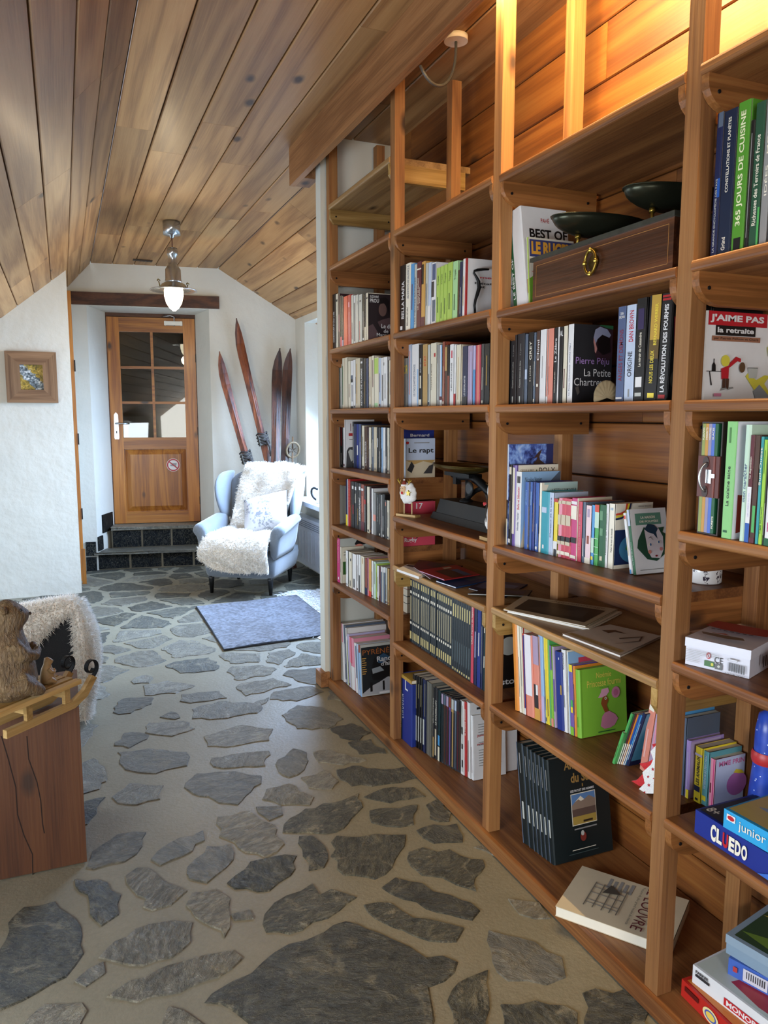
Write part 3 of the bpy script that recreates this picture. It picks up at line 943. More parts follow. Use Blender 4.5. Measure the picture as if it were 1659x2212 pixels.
# ================================================================== RUGS
def fringe_edge(bm, p, q, n, L, r, rng, up=.012):
    p, q = Vector(p), Vector(q); d = (q - p).normalized(); o = Vector((d.y, -d.x, 0))
    for i in range(n):
        a = p.lerp(q, (i + rng.random()) / n); b = a + o * L * rng.uniform(.5, 1.1) + d * rng.uniform(-.01, .01)
        b.z = .004
        tube(bm, [a, (a + b) / 2 + Vector((0, 0, .004)), b], [r, r, r * .5], 4)
RC = [onZ(425, 1313, 0), onZ(485, 1405, 0), onZ(760, 1378, 0), onZ(640, 1288, 0)]
RC[2] = RC[1] + (RC[3] - RC[0])
rg = thing('rug', 'blue-grey short pile rug lying on stone floor before the armchair', 'rug', (RC[0] + RC[2]) / 2)
rng = random.Random(2)
bm = BM(); rows = []
for j in range(41):
    r_ = []
    for i in range(41):
        s, t = i / 40, j / 40
        p = RC[0].lerp(RC[3], s).lerp(RC[1].lerp(RC[2], s), t)
        e = .012 if (i in (0, 40) or j in (0, 40)) else .017
        r_.append(Vector((p.x, p.y, e + rng.uniform(-.001, .0015) + .002 * math.sin(s * 9 + t * 5))))
    rows.append(r_)
grid(bm, rows)
obj('pile', bm, 'rug', rg)
bm = BM()
cen = (RC[0] + RC[2]) / 2
o4 = [cen + (c - cen) * 1.012 for c in RC]
prism(bm, [(p.x, p.y) for p in o4], 'z', .0005, .010); obj('border', bm, plain('22252b', .9), rg)
# cowhide-like pale shaggy mat under it
rg2 = thing('shaggy_mat', 'white shaggy mat lying under the blue rug beside the stub wall', 'mat', (1.95, 5.3, 0))
bm = BM(); rng = random.Random(6)
def mat_in(x, y):
    return x < 2.17 and ((x - 1.98) / .52) ** 2 + ((y - 5.35) / .95) ** 2 < 1 + .18 * math.sin(7 * math.atan2(y - 5.35, x - 1.98))
prism(bm, [(min(2.19, 1.98 + .50 * (1 + .08 * math.sin(7 * a)) * math.cos(a)), 5.35 + .93 * (1 + .08 * math.sin(7 * a)) * math.sin(a)) for a in [i * math.pi / 40 for i in range(80)]], 'z', -.0008, .0002)
obj('backing', bm, 'clothw', rg2)
bm = BM(); cnt = 0
while cnt < 2600:
    x, y = rng.uniform(1.3, 2.6), rng.uniform(4.3, 6.4)
    if not mat_in(x, y): continue
    cnt += 1; a = rng.uniform(0, 6.28); L = rng.uniform(.03, .055)
    tube(bm, [(x, y, .001), (x + L * .5 * math.cos(a), y + L * .5 * math.sin(a), .007), (x + L * math.cos(a), y + L * math.sin(a), .003)], [.005, .004, .001], 3, 0, False, False)
o = obj('shag', bm, plain('d3d6db', .95), rg2, recalc=False); tag(o, kind='stuff')

# ================================================================== WING ARMCHAIR
ang = math.atan2(-.556, .831)
CB = Vector((1.331, 6.313, 0)) + Vector((.556, .831, 0)) * .0
ch = thing('armchair', 'pale grey wing armchair draped with cream fur before the leaning skis', 'armchair', CB, ang)
def smooth_mod(o, lv=2):
    s = o.modifiers.new('smooth', 'SUBSURF'); s.levels = lv; s.render_levels = lv
    for p in o.data.polygons: p.use_smooth = True
    return o
def lofted(name, secs, mat, parent, closed=True, lv=1, local=True):
    """secs: list of closed rings of points"""
    bm = BM()
    vs = grid(bm, secs, closed)
    if closed: bm.faces.new(vs[0]); bm.faces.new(vs[-1])
    o = obj(name, bm, mat, parent, local)
    return smooth_mod(o, lv)
def rrect(x0, x1, y0, y1, z, r=.05, n=3):
    o = []
    for cx_, cy_, a0 in ((x1 - r, y1 - r, 0), (x0 + r, y1 - r, 90), (x0 + r, y0 + r, 180), (x1 - r, y0 + r, 270)):
        for k in range(n + 1):
            a = R(a0 + 90 * k / n); o.append(Vector((cx_ + r * math.cos(a), cy_ + r * math.sin(a), z)))
    return o
# base
lofted('seat_base', [rrect(-.30, .30, -.03, .62, .135, .04), rrect(-.305, .305, -.035, .63, .15, .04), rrect(-.325, .325, -.045, .66, .28, .04), rrect(-.33, .33, -.04, .67, .38, .05)], 'chairf', ch)
lofted('seat_cushion', [rrect(-.26, .26, -.05, .48, .365, .05), rrect(-.275, .275, -.07, .5, .39, .06), rrect(-.275, .275, -.07, .5, .45, .06), rrect(-.24, .24, -.04, .48, .475, .06)], 'chairf', ch)
for sgn in (-1, 1):
    secs = []
    for y, w, zt in ((-.055, 1.0, .585), (-.03, 1.06, .60), (.15, 1.04, .615), (.35, 1.0, .64), (.55, .95, .66)):
        # cross-section x,z : from the base up to a scroll that rolls outward
        zb = .30
        p = [(.275, zb), (.275, .50), (.285, zt - .05), (.31, zt - .008), (.352, zt + .006), (.394, zt - .012), (.408, zt - .05), (.39, zt - .08), (.368, zt - .085), (.352, .42), (.335, zb)]
        secs.append([Vector((sgn * (.275 + (a - .275) * w), y, z)) for a, z in p])
    lofted('arm', secs, 'chairf', ch)
# back
secs = []
for z, yb, w, th in ((.36, .46, .30, .15), (.5, .50, .31, .15), (.65, .545, .325, .14), (.8, .59, .335, .12), (.92, .625, .335, .10), (.985, .645, .30, .085), (1.02, .655, .20, .05)):
    secs.append([Vector((x * w, yb + (th if k else 0) + .03 * abs(x) ** 2 * (-1 if not k else -.3), z - .012 * (abs(x) ** 3) * (z > .9))) for k, xs in ((0, (-1, -.5, 0, .5, 1)), (1, (1, .5, 0, -.5, -1))) for x in xs])
lofted('backrest', secs, 'chairf', ch, True, 2)
for sgn in (-1, 1):
    secs = []
    for z, f, o_, t in ((.58, .42, .335, .05), (.68, .36, .35, .055), (.8, .33, .372, .06), (.9, .345, .38, .055), (.97, .40, .37, .05), (1.01, .50, .345, .035)):
        yb = .60 + (z - .58) * .18
        secs.append([Vector((sgn * a, b, z)) for a, b in ((o_ - t, yb), (o_ - t + .005, f + .05), (o_ - t * .5 + .01, f), (o_ + .012, f + .02), (o_ + .002, yb - .05), (o_ - .005, yb + .06), (o_ - t, yb + .06))])
    lofted('wing', secs, 'chairf', ch, True, 2)
for x, y in ((-.265, .0), (.265, .0), (-.25, .57), (.25, .57)):
    bm = BM(); lathe(bm, [(.014, .0), (.024, .125), (.026, .15)], 16, Matrix.Translation((x, y, 0))); obj('leg', bm, 'black', ch, True)

# ---- fur throw and cushion on the chair
def strand(bm, p, nrm, L, r, rng, droop=.35, curl=.4):
    d = (nrm + Vector((rng.uniform(-curl, curl), rng.uniform(-curl, curl), rng.uniform(-curl, curl)))).normalized()
    q1 = p + d * L * .5; d2 = (d + Vector((rng.uniform(-.3, .3), rng.uniform(-.3, .3), -droop))).normalized()
    q2 = q1 + d2 * L * .5
    s = d.cross(Vector((.3, .5, .8))).normalized() * r; t = d.cross(s).normalized() * r
    A = [bm.verts.new(p + s), bm.verts.new(p - s * .5 + t * .87), bm.verts.new(p - s * .5 - t * .87)]
    B = [bm.verts.new(q1 + s * .75), bm.verts.new(q1 - s * .37 + t * .65), bm.verts.new(q1 - s * .37 - t * .65)]
    e = bm.verts.new(q2)
    for k in range(3):
        j = (k + 1) % 3
        f = bm.faces.new((A[k], A[j], B[j], B[k])); f.smooth = True
        f = bm.faces.new((B[k], B[j], e)); f.smooth = True
def fur_on(rows, n, L, r, rng, droop=.35, flip=False, curl=.4):
    """strands spread over a grid surface"""
    bm = BM(); J, I = len(rows) - 1, len(rows[0]) - 1
    ar = []
    for j in range(J):
        for i in range(I):
            ar.append(((rows[j][i + 1] - rows[j][i]).cross(rows[j + 1][i] - rows[j][i]).length, j, i))
    tot = sum(a[0] for a in ar)
    for a, j, i in ar:
        k = a / tot * n; k = int(k) + (rng.random() < k - int(k))
        A, B, C, D = rows[j][i], rows[j][i + 1], rows[j + 1][i], rows[j + 1][i + 1]
        nr = (B - A).cross(C - A)
        if nr.length < 1e-9: continue
        nr.normalize(); nr = -nr if flip else nr
        for _ in range(k):
            s, t = rng.random(), rng.random()
            p = A.lerp(B, s).lerp(C.lerp(D, s), t)
            strand(bm, p, nr, L * rng.uniform(.6, 1.2), r, rng, droop, curl)
    return bm
rng = random.Random(21)
# path down the back, over the seat and the front edge: (y, z) with half-widths left/right (chair coordinates)
path = [(.77, .78, -.16, .26), (.775, .92, -.17, .27), (.755, 1.03, -.18, .30), (.69, 1.065, -.19, .32), (.60, 1.03, -.19, .315), (.55, .92, -.20, .30), (.51, .80, -.215, .285), (.47, .68, -.23, .26), (.43, .58, -.24, .24),
        (.36, .525, -.25, .25), (.26, .515, -.26, .26), (.14, .512, -.27, .265), (.03, .508, -.285, .27), (-.06, .485, -.30, .275), (-.115, .42, -.33, .28), (-.125, .34, -.33, .285), (-.115, .26, -.20, .29), (-.11, .215, .05, .29)]
def densify(p, k):
    o = []
    for a, b in zip(p, p[1:]):
        for i in range(k): o.append(tuple(x + (y - x) * i / k for x, y in zip(a, b)))
    return o + [p[-1]]
rows = []
for j, (y, z, a, b) in enumerate(densify(path, 2)):
    r_ = []
    for i in range(15):
        s = i / 14; x = a + (b - a) * s
        wob = .014 * math.sin(j * .55 + s * 16) + .010 * math.sin(j * 1.3 - s * 9)
        edge = .018 * (abs(2 * s - 1) ** 4)
        if y > .4:
            if x > .2: x = .2 + (x - .2) * (1.0 + .75 * min(1, max(0, (z - .62) / .12)))
            k_ = min(1, max(0, (x - .25) / .10)); k_ = k_ * k_ * (3 - 2 * k_) * min(1, max(0, (z - .62) / .12)) * min(1, max(0, (1.10 - z) / .12)) * (1 if j < 0 else min(1, max(0, (.72 - y) / .10)))
            r_.append(Vector((x, y - wob * .9 - .19 * k_, z + wob * .4 - .03 * min(1, max(0, (x - .25) / .1)) * (z > .95))))
        else: r_.append(Vector((x, y + wob * .4, z + wob * .8 - edge)))
    rows.append(r_)
th = thing('fur_throw', 'cream shaggy fur throw draped over the grey armchair', 'throw', CB, ang)
bm = BM(); grid(bm, rows); o = obj('cloth', bm, 'fur', th, True); smooth_mod(o, 1)
sd = o.modifiers.new('thick', 'SOLIDIFY'); sd.thickness = .012; sd.offset = 0
bm = fur_on(rows, 22000, .034, .0024, rng, .4, True, .55)
o = obj('pile', bm, 'fur', th, True, recalc=False); tag(o, kind='stuff')
def cushion_mesh(w, h, t, n=14):
    bm = BM()
    for sgn in (1, -1):
        rows_ = []
        for j in range(n + 1):
            r_ = []
            for i in range(n + 1):
                u_, v_ = 2 * i / n - 1, 2 * j / n - 1
                k = max(0, (1 - u_ ** 4) * (1 - v_ ** 4)) ** .55
                pin = 1 - .06 * (1 - abs(u_)) * 0 - .05 * (abs(v_) < 1) * (1 - v_ * v_)
                r_.append(Vector((u_ * w / 2 * (1 - .05 * (1 - v_ * v_)), sgn * t / 2 * k, v_ * h / 2 * (1 - .05 * (1 - u_ * u_)))))
            rows_.append(r_)
        grid(bm, rows_)
    bmesh.ops.remove_doubles(bm, verts=bm.verts[:], dist=.0005)
    return bm
def print_mat():
    t = NT('white_cotton_with_grey_print'); tc = t.n('ShaderNodeTexCoord'); v = tc.outputs['Object']
    a = t.noise(v, 5, 2); b = t.noise(v, 26, 4, .7, 1.5); vo = t.n('ShaderNodeTexVoronoi'); vo.inputs['Scale'].default_value = 26; t.l(v, vo.inputs['Vector'])
    k1 = t.math('MULTIPLY', t.math('GREATER_THAN', b, .54), t.math('GREATER_THAN', a, .54))
    k2 = t.math('MULTIPLY', t.math('LESS_THAN', vo.outputs['Distance'], .30), t.math('GREATER_THAN', a, .44))
    col = t.mix(t.math('MULTIPLY', k2, .55), 'c6c5ca', '7d818a'); col = t.mix(t.math('MULTIPLY', k1, .75), col, '6f757d')
    t.l(col, t.b.inputs['Base Color']); t.b.inputs['Roughness'].default_value = .9
    return t.m
cu = thing('cushion', 'white cushion with grey flower print leaning in the armchair', 'cushion', CB, ang)
bm = cushion_mesh(.42, .38, .15)
bm.transform(Matrix.Translation((.135, .27, .665)) @ Matrix.Rotation(R(-10), 4, 'Z') @ Matrix.Rotation(R(-36), 4, 'X') @ Matrix.Rotation(R(-18), 4, 'Y'))
o = obj('cover', bm, print_mat(), cu, True)
for p in o.data.polygons: p.use_smooth = True

# ================================================================== OLD SKIS AGAINST THE END WALL
def ski(name, tip, foot, label, mat, strap, group='old wooden skis against the end wall', w0=.085, yaw=0.0):
    tip, foot = Vector(tip), Vector(foot)
    L = (tip - foot).length; z = (tip - foot).normalized()
    x = Vector((math.cos(yaw), math.sin(yaw), 0)); x = (x - z * x.dot(z)).normalized(); y = z.cross(x)
    T = Matrix((x, y, z)).transposed().to_4x4(); T.translation = foot
    t = thing(name, label, 'ski', foot, 0, group)
    bm = BM(); secs = []
    prof = [(0, .80), (.12, .84), (.45, .80), (.60, .80), (.78, .92), (.86, 1.0), (.91, .98), (.95, .75), (.98, .38), (.992, .14), (1.0, .10)]
    for f, w in prof:
        h = L * f; hw = w0 / 2 * w; tk = .013 if f < .9 else .009
        bend = -.10 * max(0, (f - .86) / .14) ** 2           # upturned shovel
        mid = .010 if .25 < f < .62 else 0
        ring = [(-hw, -tk / 2), (-hw * .55, -tk / 2 - .003 - mid * .4), (0, -tk / 2 - .007 - mid), (hw * .55, -tk / 2 - .003 - mid * .4), (hw, -tk / 2), (hw, tk / 2), (-hw, tk / 2)]
        secs.append([T @ Vector((a, b + bend, h)) for a, b in ring])
    vs = grid(bm, secs, True); bm.faces.new(vs[0]); bm.faces.new(vs[-1])
    b = obj('blade', bm, mat, t)
    for p in b.data.polygons: p.use_smooth = False
    if strap:
        f = strap; bm = BM()
        box(bm, -w0 / 2 - .008, w0 / 2 + .008, -.055, .004, L * f - .05, L * f + .05, 0, T); bevel(bm, .008)
        obj('toe_iron', bm, plain('4a463f', .6, .5), t)
        bm = BM()
        for k in range(4):
            h = L * f - .03 + k * .03
            tube(bm, [T @ Vector(p) for p in ((-w0 / 2 - .01, .0, h), (-w0 / 2, -.05, h + .01), (0, -.075 - .01 * (k % 2), h - .01), (w0 / 2, -.05, h + .012), (w0 / 2 + .01, 0, h))], .008, 6)
        tube(bm, [T @ Vector(p) for p in ((.01, -.07, L * f), (.03, -.09, L * f - .08), (.02, -.06, L * f - .17))], [.014, .012, .004], 6)
        obj('leather_strap', bm, plain('2b2523', .7), t)
    return t
def lower(tip, u, v, dz):
    q = Vector(tip); return q
# tips and feet read off the photo on the turned end wall
ski('ski', (1.425, 7.585, 2.10), (1.86, 7.12, .02), 'reddish wooden ski leaning leftmost behind armchair', 'skiw', .515)
ski('ski', (1.59, 7.55, 2.42), (2.02, 7.10, .02), 'tallest reddish wooden ski leaning behind armchair, second from left', 'skiw', .52)
ski('ski', (1.99, 7.46, 2.14), (1.78, 6.97, .02), 'dark brown ski upright behind armchair, third from left', 'skid', 0, w0=.10)
ski('ski', (2.095, 7.46, 2.145), (1.90, 7.08, .02), 'dark brown ski upright nearest the alcove corner', 'skid', 0, w0=.10)
P = onY(632, 972, 7.25)
po = thing('ski_pole', 'old ski pole with round basket standing upside down in the corner', 'ski pole', (P.x - .02, 7.22, .0))
bm = BM(); tube(bm, [(P.x - .04, 7.20, .0), (P.x + .005, P.y + .005, P.z + .13)], [.011, .008]); obj('shaft', bm, plain('5d4226', .6), po)
bm = BM()
tube(bm, [P + Vector((.065 * math.cos(a), -.012 - .02 * math.sin(a), .065 * math.sin(a) * 1.15)) for a in [i * math.pi / 10 for i in range(20)]], .011, 8, 0, True)
bk = obj('basket', bm, plain('6b5a42', .7), po)
bm = BM()
for a in (30, 90, 150, 210, 270, 330): tube(bm, [P + Vector((0, -.012, 0)), P + Vector((.062 * math.cos(R(a)), -.012 - .02 * math.sin(R(a)), .072 * math.sin(R(a))))], .006, 6)
obj('spoke', bm, plain('4a3d2e', .7), bk)

# ================================================================== LEFT FOREGROUND: BLOCK, SLED, MARMOTS, FUR-DRAPED CHAIR
sb = thing('wooden_block', 'large reddish-brown square timber block standing on the stone floor', 'block', (-.2, 2.82, 0))
bm = BM()
vs = box(bm, -.45, .004, 2.612, 3.02, 0.001, .548)
for v in vs:
    if v.co.z > .3: v.co.z -= .10 * max(0, (-v.co.x - .0)) * .35; v.co.y += .0
bevel(bm, .006, 2); ob = obj('body', bm, 'stump', sb)
bm = BM()                                   # drying cracks on the front face
def crack(pts, y=2.6125, w=.0016):
    q = [(p[0], p[1]) for p in pts]
    for a, b in zip(q, q[1:]): prism(bm, [(a[0] - w, a[1]), (a[0] + w, a[1]), (b[0] + w, b[1]), (b[0] - w, b[1])], 'y', y - .0012, y + .001)
c1 = [onY(u, v, 2.612) for u, v in ((3, 1590), (18, 1640), (34, 1700), (38, 1760), (52, 1805), (70, 1845), (71, 1892))]
c2 = [onY(u, v, 2.612) for u, v in ((58, 1590), (62, 1640), (80, 1690), (88, 1730), (92, 1780), (96, 1800))]
for c_ in (c1, c2): crack([(p.x, p.z) for p in c_])
obj('crack', bm, plain('1c0d06', .9), ob)
# ---- small sled standing across the block
SA = Vector((-.189, 2.440, .549)); ux = Vector((.722, .692, 0)).normalized(); uy = Vector((-.692, .722, 0)).normalized()
SM = Matrix((ux, uy, Vector((0, 0, 1)))).transposed().to_4x4(); SM.translation = SA
sg = thing('sled', 'small pale wooden sled with curled iron tips standing across the timber block', 'sled', SA, math.atan2(ux.y, ux.x))
def lb(bm, a): box(bm, *a, 0, SM)
M['sledx'] = wood('pale_ash_lengthwise', '9a7a45', 'b99860', 'd0b27c', 'x', .5, 7, False, 0)
for yo in (.0, .105):
    bm = BM()
    prism(bm, [(-.02, .0), (.245, .0), (.30, .022), (.345, .072), (.325, .086), (.285, .046), (.24, .026), (-.02, .026)], 'y', yo - .008, yo + .008, 0, SM)
    bevel(bm, .002, 1); r_ = obj('runner', bm, 'sledx', sg)
    bm = BM()
    prv = []
    for k in range(26):
        a = R(-55 + k * 15.5); rr = .030 - .0007 * k
        prv.append((.338 + (rr) * math.cos(a) - .012, .112 + rr * math.sin(a) * 1.05))
    prv = [(.333, .076)] + prv
    for (a, b), (c, d) in zip(prv, prv[1:]):
        n_ = Vector((-(d - b), c - a)).normalized() * .0016
        prism(bm, [(a + n_.x, b + n_.y), (c + n_.x, d + n_.y), (c - n_.x, d - n_.y), (a - n_.x, b - n_.y)], 'y', yo - .008, yo + .008, 0, SM)
    obj('curled_tip', bm, 'iron', r_)
    for xx in (.055, .205):
        bm = BM(); lb(bm, (xx, xx + .022, yo - .007, yo + .007, .0265, .079)); obj('upright', bm, 'sledw', sg)
for xx in (.055, .205):
    bm = BM(); lb(bm, (xx + .003, xx + .019, .0075, .0975, .045, .062)); obj('crossbar', bm, 'sledw', sg)
for k, yo in enumerate((-.022, .016, .048, .080, .108)):
    bm = BM(); lb(bm, (-.085, .262, yo, yo + .024, .0795, .0945)); bevel(bm, .002, 1); obj('slat', bm, 'sledx', sg)

# ---- carved marmots on the sled
def carved_mat():
    t = NT('carved_grey_brown_wood'); tc = t.n('ShaderNodeTexCoord')
    v = t.mapping(tc.outputs['Object'], (1, 1, .28))
    n = t.noise(v, 95, 4, .65, 1.2); b = t.noise(tc.outputs['Object'], 12, 3)
    col = t.ramp(t.math('ADD', t.math('MULTIPLY', n, .7), t.math('MULTIPLY', b, .3)), [(.30, '3f3020'), (.5, '685236'), (.70, '85704f')])
    t.l(col, t.b.inputs['Base Color']); t.b.inputs['Roughness'].default_value = .6
    t.bump(n, 1.0, .012)
    return t.m
M['carved'] = carved_mat(); M['carvedl'] = plain('a58b63', .6, var=.15)
def marmot(pos, h, rotz, label, mat):
    t = thing('marmot_figurine', label, 'figurine', pos, rotz, 'carved marmot figurines'); k = h / .30
    bm = BM()
    secs = []
    for z, cx_, rx, ry in ((0, -.01, .060, .058), (.012, -.012, .076, .068), (.05, -.012, .083, .072), (.10, -.012, .078, .068), (.15, -.014, .066, .060), (.185, -.014, .054, .050), (.21, -.010, .044, .041), (.232, -.004, .043, .040), (.255, .0, .044, .040), (.278, -.002, .036, .034), (.294, -.006, .020, .018), (.30, -.006, .006, .006)):
        ring = []
        for i in range(20):
            a = 2 * math.pi * i / 20
            x_ = cx_ + rx * math.cos(a) + (.022 * max(0, math.cos(a)) ** 3 * math.exp(-((z - .243) / .018) ** 2))
            ring.append(Vector((x_ * k, ry * math.sin(a) * k, z * k)))
        secs.append(ring)
    vs = grid(bm, secs, True); bm.faces.new(vs[0]); bm.faces.new(vs[-1])
    for s_ in (-1, 1):                                # folded forelegs and haunches grow out of the body
        tube(bm, [Vector(p) * k for p in ((-.005, s_ * .052, .175), (.025, s_ * .060, .135), (.056, s_ * .048, .128), (.072, s_ * .022, .142))], [q * k for q in (.022, .021, .017, .011)], 10)
        tube(bm, [Vector(p) * k for p in ((-.03, s_ * .05, .03), (.02, s_ * .062, .05), (.055, s_ * .055, .022), (.075, s_ * .05, .012))], [q * k for q in (.03, .034, .022, .011)], 10)
    o = obj('body', bm, mat, t, True)
    rm = o.modifiers.new('one_skin', 'REMESH'); rm.mode = 'VOXEL'; rm.voxel_size = .0045 * k; rm.use_smooth_shade = True
    sm = o.modifiers.new('soften', 'SMOOTH'); sm.iterations = 4; sm.factor = .5
    for s_ in (-1, 1):
        bm = BM(); lathe(bm, [(.0, -.004), (.010, 0), (.013, .004), (.009, .009), (.0, .010)], 12, Matrix.Translation(Vector((-.022, s_ * .036, .272)) * k) @ Matrix.Rotation(R(-s_ * 60), 4, 'X') @ Matrix.Scale(k, 4)); obj('ear', bm, mat, t, True)
        bm = BM(); bmesh.ops.create_uvsphere(bm, u_segments=12, v_segments=8, radius=.0042 * k, matrix=Matrix.Translation(Vector((.028, s_ * .029, .268)) * k)); obj('eye', bm, 'black', t, True)
    bm = BM(); bmesh.ops.create_uvsphere(bm, u_segments=12, v_segments=8, radius=.005 * k, matrix=Matrix.Translation(Vector((.0585, 0, .247)) * k)); obj('nose', bm, plain('3a2a1c', .5), t, True)
marmot(SM @ Vector((.068, .058, .0945)), .305, R(15), 'large carved wooden marmot sitting upright on the small sled', 'carved')
marmot(SM @ Vector((.196, .050, .0945)), .086, R(10), 'tiny carved marmot sitting on the sled before the large one', 'carvedl')

# ---- low dark chair behind the block, sheepskin over its back
lc = thing('lounge_chair', 'low charcoal chair covered by a sheepskin behind the timber block', 'chair', (-.25, 4.1, 0))
bm = BM(); box(bm, -.62, .03, 3.86, 3.94, .10, .585); bevel(bm, .02, 3); obj('backrest', bm, 'darkf', lc)
bm = BM(); box(bm, -.60, .01, 3.945, 4.42, .16, .34); bevel(bm, .03, 3); obj('seat', bm, 'darkf', lc)
for x, y in ((-.58, 3.9), (-.03, 3.9), (-.58, 4.38), (-.03, 4.38)):
    bm = BM(); lathe(bm, [(.014, 0.001), (.02, .17)], 12, Matrix.Translation((x, y, 0))); obj('leg', bm, 'black', lc)
sk_ = thing('sheepskin', 'cream sheepskin draped over the low charcoal chair behind the block', 'throw', (-.1, 3.9, .1))
rng = random.Random(17)
def lerp_path(P, n):
    o = []
    for i in range(n + 1):
        t = i / n * (len(P) - 1); k = min(int(t), len(P) - 2); o.append(tuple(a + (b - a) * (t - k) for a, b in zip(P[k], P[k + 1])))
    return o
def band(outer, inner, n, m, y_front, y_back, bulge):
    """a strip folded over the edge of the chair back: outer edge line, inner hanging edge"""
    rows = []
    for (ax, az), (bx, bz) in zip(lerp_path(outer, n), lerp_path(inner, n)):
        r_ = []
        for i in range(m + 1):
            s = i / m
            x = bx + (ax - bx) * s; z = bz + (az - bz) * s
            r_.append(Vector((x, y_front - bulge * math.sin(math.pi * min(1, s * 1.15)) * .8, z)))
        for i in range(1, 4):
            s = i / 3
            r_.append(Vector((ax + .004 * math.sin(s * 3), y_front + (y_back - y_front) * s, az - .02 * s)))
        rows.append(r_)
    return rows
top = band([(-.64, .56), (-.40, .600), (-.19, .615), (-.06, .632), (.0, .635), (.04, .60)], [(-.64, .30), (-.40, .31), (-.165, .42), (-.07, .525), (.0, .565), (.008, .56)], 20, 6, 3.848, 3.96, .03)
side = band([(.035, .61), (.062, .54), (.088, .46), (.098, .36), (.088, .24), (.06, .12), (.045, .03)], [(.0, .575), (-.004, .50), (-.002, .40), (-.004, .30), (.0, .22), (.01, .12), (.015, .03)], 20, 5, 3.850, 4.05, .035)
bm = BM(); grid(bm, top); grid(bm, side); o = obj('hide', bm, 'fur', sk_); smooth_mod(o, 1)
bm = BM()
for rws, k, fl in ((top, 5200, True), (side, 4600, True)):
    b2 = fur_on(rws, k, .034, .0018, rng, .5, fl, .55)
    me = bpy.data.meshes.new('tmp'); b2.to_mesh(me); b2.free(); bm.from_mesh(me); bpy.data.meshes.remove(me)
o = obj('fleece', bm, 'fur', sk_, recalc=False); tag(o, kind='stuff')
# ================================================================== BOOKS
C = {  # cloth and paper colours
 'black': '141416', 'charcoal': '2a2b30', 'darkgrey': '3c3b3d', 'grey': '8b8c8c', 'palegrey': 'b9bdb8', 'white': 'dfe0e2', 'cream': 'd9d3bf',
 'beige': 'c9bda4', 'tan': 'b3935c', 'brown': '4b3126', 'plum': '3a1d27', 'maroon': '5a1f2c', 'red': 'b02427', 'orange-red': 'cf4327', 'orange': 'dd8a30',
 'salmon': 'd98a78', 'pink': 'd98fa6', 'magenta': 'c03a78', 'crimson': 'c44358', 'mauve': 'a897b5', 'purple': '6e58a0', 'lilac': 'b7b2da', 'navy': '18234a',
 'blue': '2155a8', 'royal-blue': '1b2f80', 'slate-blue': '4a5a80', 'steel-blue': '566478', 'light-blue': '8fb6de', 'pale-blue': 'b6c5dd', 'sky-blue': '4f98d2',
 'teal': '1f95a8', 'dark-teal': '0e2a30', 'dark-green': '1d5a38', 'green': '4fa95a', 'bright-green': '7db53a', 'lime': 'a8c95c', 'pale-green': 'a5d39a', 'mint': 'bfdcc9',
 'yellow': 'e3cf35', 'gold': 'b08d3f', 'orange-tan': 'c99a4d', 'brick': '8e4634', 'ivory': 'e8e3d3', 'pages': 'd8cfbb'}
BAY = ['farthest bay', 'second-farthest bay', 'second-nearest bay', 'nearest bay']
ORD = 'first second third fourth fifth sixth seventh eighth ninth tenth eleventh twelfth thirteenth fourteenth fifteenth sixteenth seventeenth eighteenth nineteenth twentieth twenty-first twenty-second twenty-third twenty-fourth twenty-fifth twenty-sixth twenty-seventh twenty-eighth twenty-ninth thirtieth thirty-first thirty-second thirty-third thirty-fourth'.split()


def cm(c, rough=.42): return plain(C.get(c, c), rough, var=.03)
NX, NY, NZ = Vector((-1, 0, 0)), Vector((0, -1, 0)), Vector((0, 0, 1))


